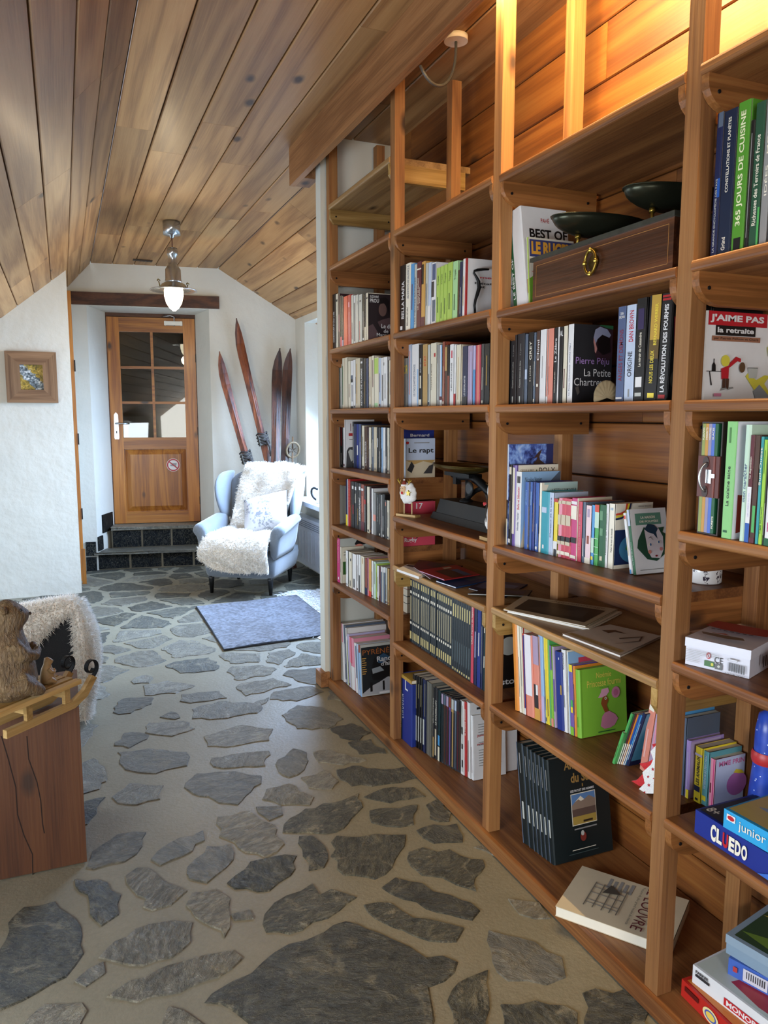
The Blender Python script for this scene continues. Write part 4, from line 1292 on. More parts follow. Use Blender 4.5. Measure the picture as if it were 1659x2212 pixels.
class Book:
    """origin at the lower front corner of the spine it leans on; x goes into the shelf, z up"""
    def __init__(s, X, ya, yb, Z, h, d, col, lean, label, group, hard=False, yaw=0.0, name='book', cat='book', lab=None, page='pages', cov=None):
        a = R(lean)                                 # positive leans away (top towards +Y)
        s.t = (ya - yb) * math.cos(a) - .0006
        s.h, s.d = h, d
        if lean >= 0: piv, s.y1, s.y0 = ya, 0.0, -s.t       # y1 far side, y0 near side
        else: piv, s.y1, s.y0 = yb, s.t, 0.0
        s.root = thing(name, lab or label, cat, (X, piv, Z + .0005), 0, group, rot=(-a, 0, yaw))
        ct = .0022 if hard else .0006
        bm = BM(); t = s.t; ct = min(ct, t * .2)
        y0, y1 = s.y0, s.y1
        r = min(t * .28, .004)
        pr = [(d, y1), (r, y1), (0, y1 - r), (0, y0 + r), (r, y0), (d, y0), (d, y0 + ct), (ct * 1.5, y0 + ct), (ct * 1.5, y1 - ct), (d, y1 - ct)]
        prism(bm, pr, 'z', 0, h)
        s.cover = obj('cover', bm, cm(col), s.root, True)
        ins = .003 if hard else .0008
        bm = BM(); box(bm, ct * 1.6, d - ins, y0 + ct, y1 - ct, ins, h - ins); obj('pages', bm, page, s.root, True)
        s.k = 0
    def spine(s, name, mat, f):
        bm = BM(); f(bm); obj(name, bm, mat, s.root, True, recalc=False)
    def sp_text(s, txt, z0, z1, c, w=(.2, .8), down=False, bold=.012):
        s.k += 1; x = -.0004 - .0002 * s.k; t = s.t; w0, w1 = w
        bm = BM()
        if not down: put_text(bm, txt, Vector((x, s.y0 + t * (1 - w1), s.h * z0)) + Vector((0, 0, 0)), NZ, Vector((0, 1, 0)), s.h * (z1 - z0), t * (w1 - w0), bold)
        else: put_text(bm, txt, Vector((x, s.y0 + t * w1, s.h * z1)), -NZ, NY, s.h * (z1 - z0), t * (w1 - w0), bold)
        obj('spine_title', bm, cm(c), s.root, True, recalc=False)
    def sp_h(s, txt, z0, z1, c, w=(.12, .88), bold=.012):
        s.k += 1; x = -.0004 - .0002 * s.k; t = s.t
        bm = BM(); put_text(bm, txt, Vector((x, s.y1 - t * w[0], s.h * z0)), NY, NZ, t * (w[1] - w[0]), s.h * (z1 - z0), bold)
        obj('spine_title', bm, cm(c), s.root, True, recalc=False)
    def sp_bar(s, z0, z1, c, w=(0.0, 1.0), name='spine_label'):
        s.k += 1; x = -.0003 - .0002 * s.k; t = s.t
        bm = BM(); box(bm, x, x + .00015, s.y0 + t * (1 - w[1]), s.y0 + t * (1 - w[0]), s.h * z0, s.h * z1)
        obj(name, bm, cm(c), s.root, True)
    # ---- near cover (faces the camera side, -Y)
    def P(s, x, z, k): return Vector((s.d * x, s.y0 - .0004 - .0002 * k, s.h * z))
    def cv_poly(s, pts, c, name='cover_picture'):
        s.k += 1; bm = BM(); bm.faces.new([bm.verts.new(s.P(x, z, s.k)) for x, z in pts]); bm.normal_update()
        if bm.faces[:][0].normal.y > 0: bmesh.ops.reverse_faces(bm, faces=bm.faces[:])
        m_ = c if not isinstance(c, str) else (M[c[1:]] if c[0] == '@' else cm(c))
        return obj(name, bm, m_, s.root, True, recalc=False)
    def cv_rect(s, x0, x1, z0, z1, c, name='cover_picture'): return s.cv_poly([(x0, z0), (x1, z0), (x1, z1), (x0, z1)], c, name)
    def cv_ell(s, cx_, cz, rx, rz, c, a0=0, a1=360, n=24): return s.cv_poly([(cx_ + rx * math.cos(R(a0 + (a1 - a0) * i / n)), cz + rz * math.sin(R(a0 + (a1 - a0) * i / n))) for i in range(n)], c)
    def cv_text(s, txt, x0, x1, z0, z1, c, bold=.012):
        s.k += 1; bm = BM()
        put_text(bm, txt, s.P(x0, z0, s.k), Vector((1, 0, 0)), NZ, s.d * (x1 - x0), s.h * (z1 - z0), bold)
        obj('cover_title', bm, cm(c), s.root, True, recalc=False)


SHELFNAME = {}
DARK = {'black', 'charcoal', 'darkgrey', 'brown', 'plum', 'maroon', 'navy', 'blue', 'royal-blue', 'dark-teal', 'dark-green', 'slate-blue', 'steel-blue', 'red', 'purple', 'brick', 'crimson', 'magenta'}


def row(bay, shelf, Z, X, org, sc, items, lean=0.0, hd=.66, where=None, dmax=.30, bare=False):
    """items: (left, right, top, colour, options) in the pixels of one crop of the photo (org, sc): the spine at its foot,
    the spine's top edge.  X: spine plane, or (first, last) when the row recedes."""
    out = []
    where = where or ('floor shelf of the %s' % BAY[bay] if shelf == len(LEV[bay]) else '%s shelf of the %s' % (ORD[shelf], BAY[bay]))
    n = len(items)
    ua, ub = items[0][0], items[-1][1]
    rng = random.Random(bay * 50 + shelf)
    for i, it in enumerate(items):
        l, r, top, col = it[:4]; op = dict(it[4]) if len(it) > 4 else {}
        Xi = X if not isinstance(X, tuple) else X[0] + (X[1] - X[0]) * (l - ua) / max(1, ub - ua)
        Xi = op.get('X', Xi)
        Zi = Z
        y0 = y_from_u(org[0] + l * sc, Xi, Zi); y1 = y_from_u(org[0] + r * sc, Xi, Zi)
        ln = op.get('lean', lean)
        if 'h' in op: h = op['h']
        else:
            zt = z_from_v(org[1] + top * sc, Xi, y0); h = (zt - Zi) / math.cos(R(ln))
        d = op.get('d', min(dmax, max(.09, h * hd)))
        d = min(d, 1.672 - Xi)
        if Xi < BX1 + .001 and l == ua: y0 = min(y0, PY[bay] - PT / 2 - .0012 - (h * math.sin(R(ln)) if ln > 0 else 0)); y1 = min(y1, y0 - .006)
        th = y0 - y1
        size = 'slim ' if th < .016 else ('thick ' if th > .034 else '')
        lab = '%s%s book, %s from the left on %s' % (size, col.replace('-', ' '), ORD[i], where)
        b = Book(Xi, y0, y1, Zi, h, d, col, ln, lab[0].lower() + lab[1:], 'books on %s' % where, op.get('hard', False), lab=op.get('lab'), page=op.get('page', 'pages'))
        for f in op.get('deco', []): getattr(b, f[0])(*f[1:])
        if not op.get('deco') and not bare:
            c2 = rng.choice(['ivory', 'white', 'gold']) if col in DARK else rng.choice(['charcoal', 'maroon', 'navy', 'grey', 'brown'])
            a = rng.uniform(.08, .35); e = a + rng.uniform(.25, .5); w = rng.uniform(.3, .45)
            b.sp_bar(a, min(e, .93), c2, (w, w + rng.uniform(.10, .2)), 'spine_print')
            if rng.random() < .5: b.sp_bar(.03, .075, c2, (.25, .75), 'spine_print')
        out.append(b)
    return out


T_, B_, H_ = 'sp_text', 'sp_bar', 'sp_h'
def D(*a, **k):
    o = dict(k); o['deco'] = list(a); return o

# ---- farthest bay
r1 = row(0, 2, 1.850, 1.322, (710, 620), .0844, [
 (95, 185, 210, 'black', D((T_, 'CONSTITUER SI Cher a elle', .12, .68, 'white', (.2, .6)))), (187, 245, 195, 'cream', D((B_, .86, .90, 'charcoal', (.2, .8)), (B_, .1, .6, 'grey', (.4, .5)))),
 (250, 300, 190, 'plum', D((B_, .3, .62, 'pink', (.3, .5)))), (302, 345, 232, 'charcoal', D((B_, .0, .2, 'crimson'))), (347, 383, 238, 'darkgrey', D((B_, .0, .13, 'mauve'))),
 (385, 490, 262, 'orange-red', D((B_, .1, .5, 'salmon', (.06, .14)))), (492, 575, 222, 'red', D((B_, .08, .66, 'pink', (.35, .48)), (B_, .76, .86, 'pink', (.2, .6)))),
 (578, 640, 222, 'palegrey'), (642, 680, 232, 'white', D((B_, .05, .85, 'black', (.3, .75)))), (682, 765, 222, 'palegrey', D((B_, .8, .87, 'grey', (.6, .8)))),
 (772, 855, 212, 'palegrey', D((B_, .05, .45, 'red', (.2, .32)), (B_, .85, .88, 'charcoal', (.3, .7)))), (862, 915, 202, 'black'), (917, 953, 188, 'darkgrey', D((B_, .0, .3, 'cream'))),
 (956, 1008, 168, 'cream', D((B_, .88, .91, 'charcoal', (.2, .8)), d=.118, lab='cream paperback with dark portrait cover and white title, third shelf of farthest bay'))])
b = r1[-1]; b.cv_rect(0.02, 1, 0, .985, '2b2226'); b.cv_ell(.62, .66, .17, .14, '6e5550'); b.cv_poly([(.4, .8), (.5, .9), (.75, .93), (.9, .85), (.9, .55), (.82, .7), (.7, .8), (.5, .78)], '191416')
b.cv_poly([(.02, .3), (.2, .35), (.45, .15), (.5, 0), (.02, 0)], '5d4a4e'); b.cv_poly([(.4, .4), (.6, .45), (.9, .5), (1, .45), (1, .2), (.5, .3)], '5a4649')
b.cv_text('SUZANNE', .08, .45, .90, .95, 'white'); b.cv_text('PROU', .08, .46, .80, .88, 'white', .02); b.cv_text('Le di', .56, .95, .27, .36, 'white', .015); b.cv_text('de', .66, .86, .17, .25, 'white', .015); b.cv_text('Margue', .36, .96, .07, .165, 'white', .015)

row(0, 3, 1.540, 1.362, (720, 755), .07836, [
 (178, 248, 412, 'palegrey', D((B_, .1, .5, 'grey', (.4, .5)), d=.12)), (250, 400, 248, 'cream', D((B_, .08, .85, 'dark-green', (.04, .14)), (B_, .0, 1, 'beige', (.42, .5)))), (410, 480, 332, 'cream'), (484, 550, 322, 'white', D((B_, .62, .70, 'steel-blue', (.1, .9)), (B_, .55, .62, 'black', (.1, .9)), (B_, .15, .5, 'charcoal', (.5, .7)), (B_, .0, .05, 'black'))),
 (552, 610, 292, 'white', D((B_, .02, .06, 'black', (.3, .8)))), (614, 740, 262, 'beige', D((B_, .1, .9, 'tan', (.2, .36)), (B_, .3, .64, 'charcoal', (.05, .12)))), (746, 825, 256, 'black', D((T_, 'RETOUR DE FLAMME', .06, .8, 'white', (.25, .7)), (B_, .90, .94, 'white', (.2, .8)))), (828, 905, 252, 'black'), (908, 972, 252, 'navy', D((B_, .0, 1, 'slate-blue', (.3, .6)))),
 (976, 1052, 207, 'beige'), (1055, 1125, 182, 'cream', D((B_, .4, .92, 'maroon', (.4, .65)))), (1130, 1250, 237, 'cream', D((B_, .68, .99, 'lime', (.05, .9)), (B_, .02, .1, 'pale-green', (.1, .8)))), (1254, 1312, 240, 'pale-blue'), (1315, 1370, 237, 'white', D((B_, .14, .66, 'black', (.6, .9)))), (1374, 1490, 222, 'white', D((B_, .18, .68, 'black', (.4, .52)), (B_, .84, .9, 'grey', (.1, .3)))), (1493, 1530, 300, 'darkgrey'), (1532, 1600, 300, 'cream')])

r3 = row(0, 4, 1.230, 1.376, (720, 895), .07836, [
 (190, 262, 150, 'black', D((B_, .45, .95, 'red', (.3, .7)), (B_, .05, .3, 'white', (.35, .6)))), (266, 330, 150, 'white', D(lab='white hardback with grey portrait cover, second from left, fifth shelf of farthest bay')),
 (528, 570, 207, 'charcoal', D((B_, .1, .9, 'white', (.5, .7)), X=1.416)), (572, 640, 265, 'navy', D((B_, 0, 1, 'slate-blue', (.2, .35)), X=1.416)), (642, 700, 268, 'royal-blue', D((B_, .3, .52, 'white', (.25, .7)), X=1.416)), (702, 762, 272, 'slate-blue', D((B_, .02, .6, 'lilac', (.6, .8)), X=1.416)), (764, 788, 292, 'charcoal', dict(X=1.416)),
 (790, 855, 312, 'cream', dict(X=1.416)), (858, 938, 342, 'brown', D((T_, 'Le Marchand de LOULOUX', .1, .66, 'white', (.25, .7)), X=1.416)), (941, 977, 352, 'plum', dict(X=1.416)), (980, 1044, 362, 'cream', dict(X=1.416)), (1047, 1066, 355, 'black', dict(X=1.416)), (1068, 1112, 352, 'steel-blue', dict(X=1.416)), (1114, 1196, 356, 'beige', dict(X=1.416)),
 (1199, 1243, 352, 'black', D((B_, .55, .75, 'white', (.4, .8)), X=1.416)), (1246, 1302, 364, 'darkgrey', dict(X=1.416)), (1318, 1366, 364, 'light-blue', dict(X=1.416)), (1369, 1432, 367, 'white', dict(X=1.416)), (1435, 1482, 372, 'black', dict(X=1.416)), (1484, 1535, 374, 'cream', dict(X=1.416))])
b = r3[1]; b.cv_poly([(.05, .35), (.12, .42), (.3, .44), (.4, .3), (.45, 0), (.03, 0)], 'darkgrey'); b.cv_poly([(.1, .33), (.16, .38), (.3, .36), (.33, .2), (.2, .12)], 'palegrey'); b.cv_rect(.18, .20, .76, .92, 'maroon'); b.cv_rect(.12, .3, .66, .72, 'red'); b.cv_rect(.14, .34, .58, .60, 'grey')

row(0, 5, .923, (1.372, 1.392), (730, 1020), .07233, [
 (242, 292, 215, 'navy', D((B_, 0, .24, 'yellow'))), (294, 372, 202, 'red', D((B_, 0, 1, 'white', (0, .22)), (T_, 'KURT COBAIN', .42, .95, 'salmon', (.45, .8)))), (376, 412, 272, 'brown'), (414, 482, 277, 'charcoal', D((B_, .84, .91, 'white', (.2, .85)), (B_, .3, .5, 'red', (.5, .8)))), (500, 562, 292, 'charcoal', D((B_, .83, .9, 'white', (.2, .85)), (B_, .55, .75, 'ivory', (.3, .55)))), (566, 614, 322, 'black'), (618, 692, 330, 'darkgrey', D((T_, 'DECEPTION POINT', .2, .7, 'white', (.2, .75), False, .03), (B_, .86, .93, 'white', (.2, .85)))),
 (695, 782, 357, 'brick', D((B_, 0, .2, 'maroon'), (B_, .86, .91, 'white', (.1, .8)), (B_, .4, .75, 'salmon', (.3, .6)))), (785, 832, 402, 'darkgrey', D((B_, .2, .6, 'grey', (.3, .7)), (B_, .6, .7, 'red'))), (868, 946, 432, 'cream'), (949, 986, 434, 'plum'), (1000, 1052, 482, 'white'), (1055, 1132, 602, 'grey', D((B_, .33, .48, 'salmon'))), (1150, 1224, 652, 'black', D((T_, 'MARY HIGGINS CLARK', .35, .93, 'grey', (.3, .7)))), (1227, 1272, 652, 'charcoal'), (1275, 1322, 672, 'grey'), (1325, 1392, 652, 'black'), (1395, 1452, 832, 'darkgrey', D((B_, .85, .95, 'salmon', (.3, .7)))), (1465, 1522, 842, 'cream')])

r5 = row(0, 6, .613, (1.332, 1.384), (720, 1150), .07836, [
 (105, 186, 147, 'magenta', D((T_, "L'homme DU LIRE", .45, .97, 'pink', (.25, .7)), (B_, .06, .12, 'white', (.4, .7)), lab='tall pink-spined book with pale cover, first on the left, seventh shelf of farthest bay', d=.20)), (192, 230, 402, 'cream', D(lab='cream book with dark green square on its cover, seventh shelf of farthest bay')),
 (347, 405, 492, 'white'), (407, 422, 510, 'dark-teal'), (424, 512, 522, 'cream', D((B_, .75, .82, 'black', (.5, .8)), (B_, .05, .2, 'charcoal', (.4, .6)))), (526, 632, 572, 'white', D((B_, .05, .3, 'charcoal', (.3, .6)))), (640, 692, 602, 'white'), (700, 757, 612, 'white', D((B_, .0, .45, 'charcoal', (.1, .6)))), (763, 857, 642, 'cream', D((B_, .8, .95, 'tan', (.4, .6)))), (860, 932, 692, 'navy', D((B_, .2, 1, 'brick', (.3, 1)))), (935, 972, 702, 'pink'), (975, 1047, 722, 'orange-tan', D((B_, 0, .15, 'orange-red'))), (1050, 1102, 772, 'white'), (1113, 1172, 802, 'mint', D((B_, .4, .95, 'grey', (.3, .6)))), (1175, 1202, 862, 'lime'), (1205, 1252, 912, 'white'), (1255, 1302, 932, 'maroon'), (1305, 1342, 937, 'white', D((B_, 0, .85, 'steel-blue'))), (1345, 1387, 952, 'white', D((B_, 0, .85, 'palegrey'))), (1390, 1432, 952, 'white', D((B_, 0, .85, 'steel-blue'))), (1435, 1482, 977, 'palegrey'), (1490, 1537, 992, 'tan')])
b = r5[0]; b.cv_rect(.01, 1, .0, 1, 'palegrey'); b.cv_poly([(.42, .86), (.50, .97), (.72, .97), (.78, .86), (.70, .84), (.46, .84)], 'black'); b.cv_ell(.55, .80, .12, .06, 'salmon')
b = r5[1]; b.cv_rect(.06, .9, .24, .60, '2c5a1c'); b.cv_rect(.10, .4, .86, .875, 'darkgrey'); b.cv_rect(.10, .3, .78, .795, 'darkgrey')

r6 = row(0, 7, .0505, (1.358, 1.366), (715, 1310), .0949, [
 (228, 276, 402, 'cream', D((B_, .0, .66, 'palegrey'), (B_, .66, 1, 'lime', (.1, .6)))), (280, 328, 412, 'white', D((B_, .68, 1, 'pink', (.2, .7)))), (332, 370, 452, 'steel-blue'), (373, 410, 522, 'white', D((B_, .86, .99, 'palegrey'), (B_, .0, .8, 'lime', (.8, 1)))), (414, 446, 652, 'lilac'), (450, 482, 712, 'pink', D((B_, 0, .5, 'palegrey'))), (486, 562, 732, 'pink', D((B_, 0, .45, 'white'), (B_, .5, 1, 'crimson', (0, .3)))), (566, 612, 852, 'white', D((B_, .3, .95, 'slate-blue', (.6, 1)))), (615, 662, 872, 'pale-blue', D((B_, .1, .9, 'light-blue', (.5, 1)))),
 (666, 708, 902, 'light-blue', D((B_, .85, 1, 'brick'), lab='mountain magazine with dark cover and orange title, rightmost on floor shelf of farthest bay', d=.215))], lean=5.6, hd=.74, where='floor shelf of the farthest bay')
b = r6[-1]
b.cv_rect(.0, 1, 0, 1, 'palegrey'); b.cv_rect(.02, .97, .02, .95, '1b2226'); b.cv_poly([(.02, .02), (.97, .02), (.97, .28), (.7, .33), (.45, .24), (.3, .2), (.02, .06)], 'a6a9ae')
b.cv_poly([(.25, .45), (.35, .72), (.55, .80), (.75, .7), (.85, .5), (.9, .3), (.75, .36), (.5, .28), (.3, .3)], '0f1316'); b.cv_poly([(.4, .72), (.6, .8), (.75, .72), (.6, .6), (.45, .62)], '2b4c69')
b.cv_poly([(.28, .52), (.5, .55), (.6, .46), (.3, .42)], '8d969c'); b.cv_rect(.55, .60, .08, .26, '0f1012'); b.cv_rect(.22, .28, .08, .26, '0f1012')
b.cv_text('PYRÉNÉES', .05, .95, .80, .925, '96592a', .005); b.cv_text('Randos', .42, .98, .645, .745, 'c6c8c8', .02); b.cv_text("d'hiver", .52, .98, .555, .64, 'c6c8c8', .02)
for k in range(8): b.cv_rect(.03, .14 - .03 * (k % 3 == 1), .73 - .042 * k, .745 - .042 * k, 'orange-tan', 'cover_print')
b.cv_rect(.45, .74, .02, .06, 'white', 'cover_print')
# the three books whose fronts show through the gap between the posts of farthest and second bay
def backbook(bay, shelf, Z, u0, v0, u1, v1, yy, col, lab, t=.022, d=None):
    """a book standing with its near cover at Y=yy, lower-left u0,v0 upper-right u1,v1"""
    a = onY(u0, v0, yy); c = onY(u1, v1, yy)
    return Book(a.x, yy + t, yy, Z, c.z - Z, d or (c.x - a.x), col, 0, lab, 'books on %s shelf of the %s' % (ORD[shelf], BAY[bay]), False, lab=lab)
Yb = PY[1] + .027
b = backbook(0, 4, 1.230, 876, 1028, 940, 947, Yb, 'pale-blue', 'small pale green paperback with black title, seen between posts behind brass scales', .016)
b.cv_text('Le rapt', .10, .95, .60, .76, 'black', .02); b.cv_rect(.0, 1, .0, .45, 'beige'); b.cv_poly([(.0, .45), (1, .45), (.9, .36), (.6, .42), (.3, .34)], 'tan'); b.cv_poly([(.05, .2), (.2, .42), (.3, .3), (.2, .12)], 'charcoal'); b.cv_poly([(.6, .1), (.8, .3), (.95, .34), (.9, .1)], 'darkgrey'); b.cv_ell(.06, .89, .05, .035, 'red'); b.cv_rect(.28, .8, .88, .9, 'grey')
for k in range(2):
    bb = Book(b.root.location.x + .002, Yb + .034 + .018 * k, Yb + .018 + .018 * k, 1.230, .172, .105, 'cream', 3 * 0, 'slim cream paperback standing behind the small pale green one, %s of two' % ('nearer', 'farther')[k], None)
b = backbook(0, 3, 1.230, 868, 1020, 900, 927, Yb + .060, 'royal-blue', 'tall royal blue book behind the small paperbacks beside the bookcase post', .03, .16)
b.cv_text('Bernard', .26, .85, .84, .90, 'white', .02)
b = backbook(0, 5, .923, 868, 1178, 905, 1084, Yb, 'crimson', 'red rugby book with white lettering, seen between posts behind the sheep ornament', .02, .165)
b.cv_text('Rugby', .08, .45, .07, .19, 'white', .02); b.cv_poly([(.40, .14), (.5, .28), (.62, .32), (.5, .2)], 'brown'); b.cv_text('17', .42, .62, .84, .97, 'white', .02)

# ---- second-farthest bay
g = [('Zadig', .15, .35), ('Candide', .1, .5), ('Le Rouge', .2, .45), ('La Peste', .3, .5), ('Voyage', .2, .55)]
GR = lambda a: D((T_, 'Troyat', .68, .86, '2f4a2a', (.3, .75)), (B_, a, a + .28, '2f4a2a', (.35, .5)))
r = row(1, 1, 1.850, 1.332, (850, 545), .1326, [
 (75, 186, 250, 'black', D((T_, 'BELLA MAFIA', .2, .76, 'white', (.35, .82)), (B_, .04, .095, 'white', (.15, .55)))), (190, 268, 205, 'ivory', D((T_, 'LES ENFANTS DE SALONIQUE', .48, .97, 'steel-blue', (.3, .75)), (T_, 'BERNARD LECLERC', .08, .36, 'black', (.3, .55)))), (270, 326, 206, 'sky-blue'), (328, 366, 212, 'palegrey', D((T_, 'LES FIEVRES SACREES', .08, .8, 'slate-blue', (.2, .7)))), (369, 440, 177, 'maroon', D((T_, 'Les amours se cachent', .28, .76, 'ivory', (.15, .45)), (T_, 'pour mourir', .38, .62, 'ivory', (.55, .85)), (B_, .88, .90, 'ivory'))), (443, 505, 172, 'orange-tan', D((B_, 0, .16, 'maroon'), (B_, .66, .96, 'black', (.1, .6)))),
 (510, 551, 192, 'palegrey'), (553, 602, 182, 'pale-blue', D((B_, 0, .32, 'white'))), (604, 682, 192, 'white', D((B_, .72, .98, 'slate-blue', (.2, .9)), (B_, .45, .7, 'charcoal', (.1, .6)), (B_, .05, .4, 'steel-blue', (.3, .9)))),
 (686, 746, 272, 'lime', GR(.2)), (748, 801, 242, 'lime', GR(.08)), (804, 858, 217, 'lime', GR(.14)), (866, 946, 187, 'lime', GR(.2)), (951, 1030, 167, 'pale-green', GR(.16)), (1034, 1058, 300, 'brown'), (1060, 1107, 168, 'navy', D((B_, .08, .55, 'grey', (.3, .6)))),
 (1112, 1172, 122, 'white', D((B_, 0, 1, 'red', (.72, 1)), (B_, .2, .7, 'beige', (.1, .4)), lab='white book with red edge behind the curved black iron bookend', d=.24))], lean=-1.2)
b = r[-1]; b.cv_rect(.0, .02, 0, 1, 'red'); b.cv_text('message', .23, .75, .66, .70, 'crimson', .02); b.cv_text('Détail  des mal', .14, .9, .57, .605, 'charcoal', .02); b.cv_text('et     sensonus', .22, .9, .51, .545, 'charcoal', .02)
tw = onX(850 + 1172 * .1326, 660, 1.335)
be = thing('bookend', 'curved black wrought iron bookend in front of the white book', 'bookend', (1.40, b.root.location.y - .012, 1.851))
yb_ = y_from_u(850 + 1172 * .1326, 1.332, 1.85) - .018
pts = [onY(u, v, yb_) for u, v in ((1056, 582), (1045, 582), (1032, 583), (1025, 585), (1024, 590), (1029, 598), (1034, 608), (1035, 622), (1031, 636), (1027, 648), (1025, 660), (1026, 671))]
bm = BM(); tube(bm, pts, [.0035, .0042, .0048, .004, .004, .0045, .006, .0072, .0065, .005, .0045, .004], 8); obj('bar', bm, 'iron', be)
q = pts[-1]; bm = BM(); box(bm, q.x - .02, q.x + .10, yb_ - .03, yb_ + .005, 1.851, 1.8545); tube(bm, [(q.x, yb_, 1.853), pts[-1]], .004); obj('foot', bm, 'iron', be)
be.location.z = 1.851

row(1, 2, 1.540, 1.366, (860, 725), .12357, [
 (100, 166, 402, 'grey', D((H_, 'OR', .68, .86, 'yellow', (.0, 1.0)), d=.12)), (172, 232, 165, 'pale-blue', D((B_, .2, .9, 'salmon', (.4, .6)))), (235, 356, 165, 'white', D((T_, "LES CINQ QUARTIERS D'ORANGE", .17, .68, 'steel-blue', (.25, .6)), (B_, 0, .6, 'light-blue', (.8, .95)))), (360, 417, 162, 'black', D((T_, 'GUY DES CARS', .55, .78, 'white', (.3, .7)), (B_, .3, .5, 'cream', (.3, .7)), (B_, .03, .12, 'ivory', (.1, .8)))), (422, 506, 162, 'tan', D((T_, 'STAY', .65, .82, 'orange-red', (.3, .75)))), (510, 557, 165, 'palegrey'), (561, 664, 142, 'cream', D((T_, 'TOUS JUSTE LE MONDE', .26, .68, 'brown', (.1, .3)), (B_, .78, .84, 'red', (.6, .85)))), (668, 716, 166, 'grey', D((B_, .1, .7, 'palegrey', (.3, .6)))), (718, 762, 168, 'white', D((B_, .14, 1, 'light-blue', (.5, 1)), (B_, .1, .16, 'maroon'))), (766, 806, 112, 'brick'), (808, 857, 172, 'brown', D((B_, .58, .97, 'tan', (.1, .8)))), (860, 890, 172, 'black', D((B_, .0, .5, 'brick'))),
 (894, 962, 162, 'white', D((T_, "LE MEILLEUR DE L'ANNEE", .24, .7, 'charcoal', (.35, .65)), (B_, .78, .9, 'crimson', (.4, .7)))), (966, 1002, 166, 'white', D((B_, .0, .2, 'red'))), (1006, 1086, 170, 'cream', D((B_, .1, .8, 'tan', (.4, .5)))), (1089, 1112, 172, 'beige'), (1115, 1202, 192, 'navy', D((T_, 'LES DEFERLANTES', .16, .5, 'white', (.35, .65)), (B_, .0, .15, 'charcoal'))), (1206, 1292, 187, 'mauve', D((B_, .1, .9, 'lilac', (.6, .75)))), (1296, 1342, 182, 'lilac', D((B_, 0, .6, 'sky-blue', (.2, .9)))), (1346, 1432, 172, 'crimson', D((B_, 0, 1, 'salmon', (.4, .75)))), (1440, 1492, 152, 'darkgrey'), (1496, 1585, 150, 'black')])

GOLD = 'cbbd84'
def vol(l, r_): return (l, r_, 0, '15222b', D((B_, .845, .93, GOLD, (.25, .75), 'spine_print'), (B_, .735, .775, 'ivory', (.2, .8), 'spine_print'), (B_, .34, .70, '98927a', (.25, .75), 'spine_print'), (B_, .275, .31, 'ivory', (.2, .8), 'spine_print'), (B_, .05, .165, GOLD, (.2, .8), 'spine_print'), h=.300, lab='', hard=True))
def vol2(l, r_): return (l, r_, 0, '15222b', D((B_, .73, .90, GOLD, (.25, .7), 'spine_print'), (B_, .14, .42, '55646b', (.3, .6), 'spine_print'), (B_, .02, .05, GOLD, (.3, .8), 'spine_print'), h=.300, lab='', hard=True))
bounds = [(188, 233), (238, 262), (264, 286), (288, 310), (314, 354), (370, 396), (398, 426), (429, 453), (455, 476), (478, 508), (526, 556), (558, 581), (583, 610), (630, 664), (666, 699), (701, 731), (734, 767), (769, 801), (804, 841), (843, 881)]
b2 = [(885, 922), (924, 957), (959, 994), (996, 1031), (1033, 1068), (1070, 1106), (1108, 1146), (1148, 1186)]
its = [vol(*x) for x in bounds] + [vol2(*x) for x in b2]
for k, it in enumerate(its):
    it[4]['lab'] = 'dark blue yearbook volume with gold bars, %s from the left in its long set' % ORD[k]
its += [(1190, 1236, 500, 'crimson', D((T_, 'URSS Terres de légende', .48, .95, 'ivory', (.2, .7)), h=.31)), (1240, 1287, 540, 'navy', D((B_, .35, .68, 'lilac', (.3, .6)), h=.30)), (1290, 1347, 560, 'royal-blue', D((B_, .4, .7, 'ivory', (.4, .6)), h=.295)), (1350, 1386, 590, 'navy', D((B_, .2, .8, 'grey', (.3, .5)), h=.295)), (1389, 1428, 600, 'dark-teal', D((B_, .75, .9, 'ivory', (.4, .7)), (B_, .3, .45, 'ivory', (.4, .7)), h=.29))]
r = row(1, 5, .508, (1.378, 1.366), (860, 1230), .13106, its, hd=.68)
b = r[-1]; b.cv_rect(.0, 1, 0, 1, 'black'); b.cv_text('Histoire', .12, .9, .05, .13, 'white', .015); b.cv_ell(.5, .55, .2, .12, 'palegrey')

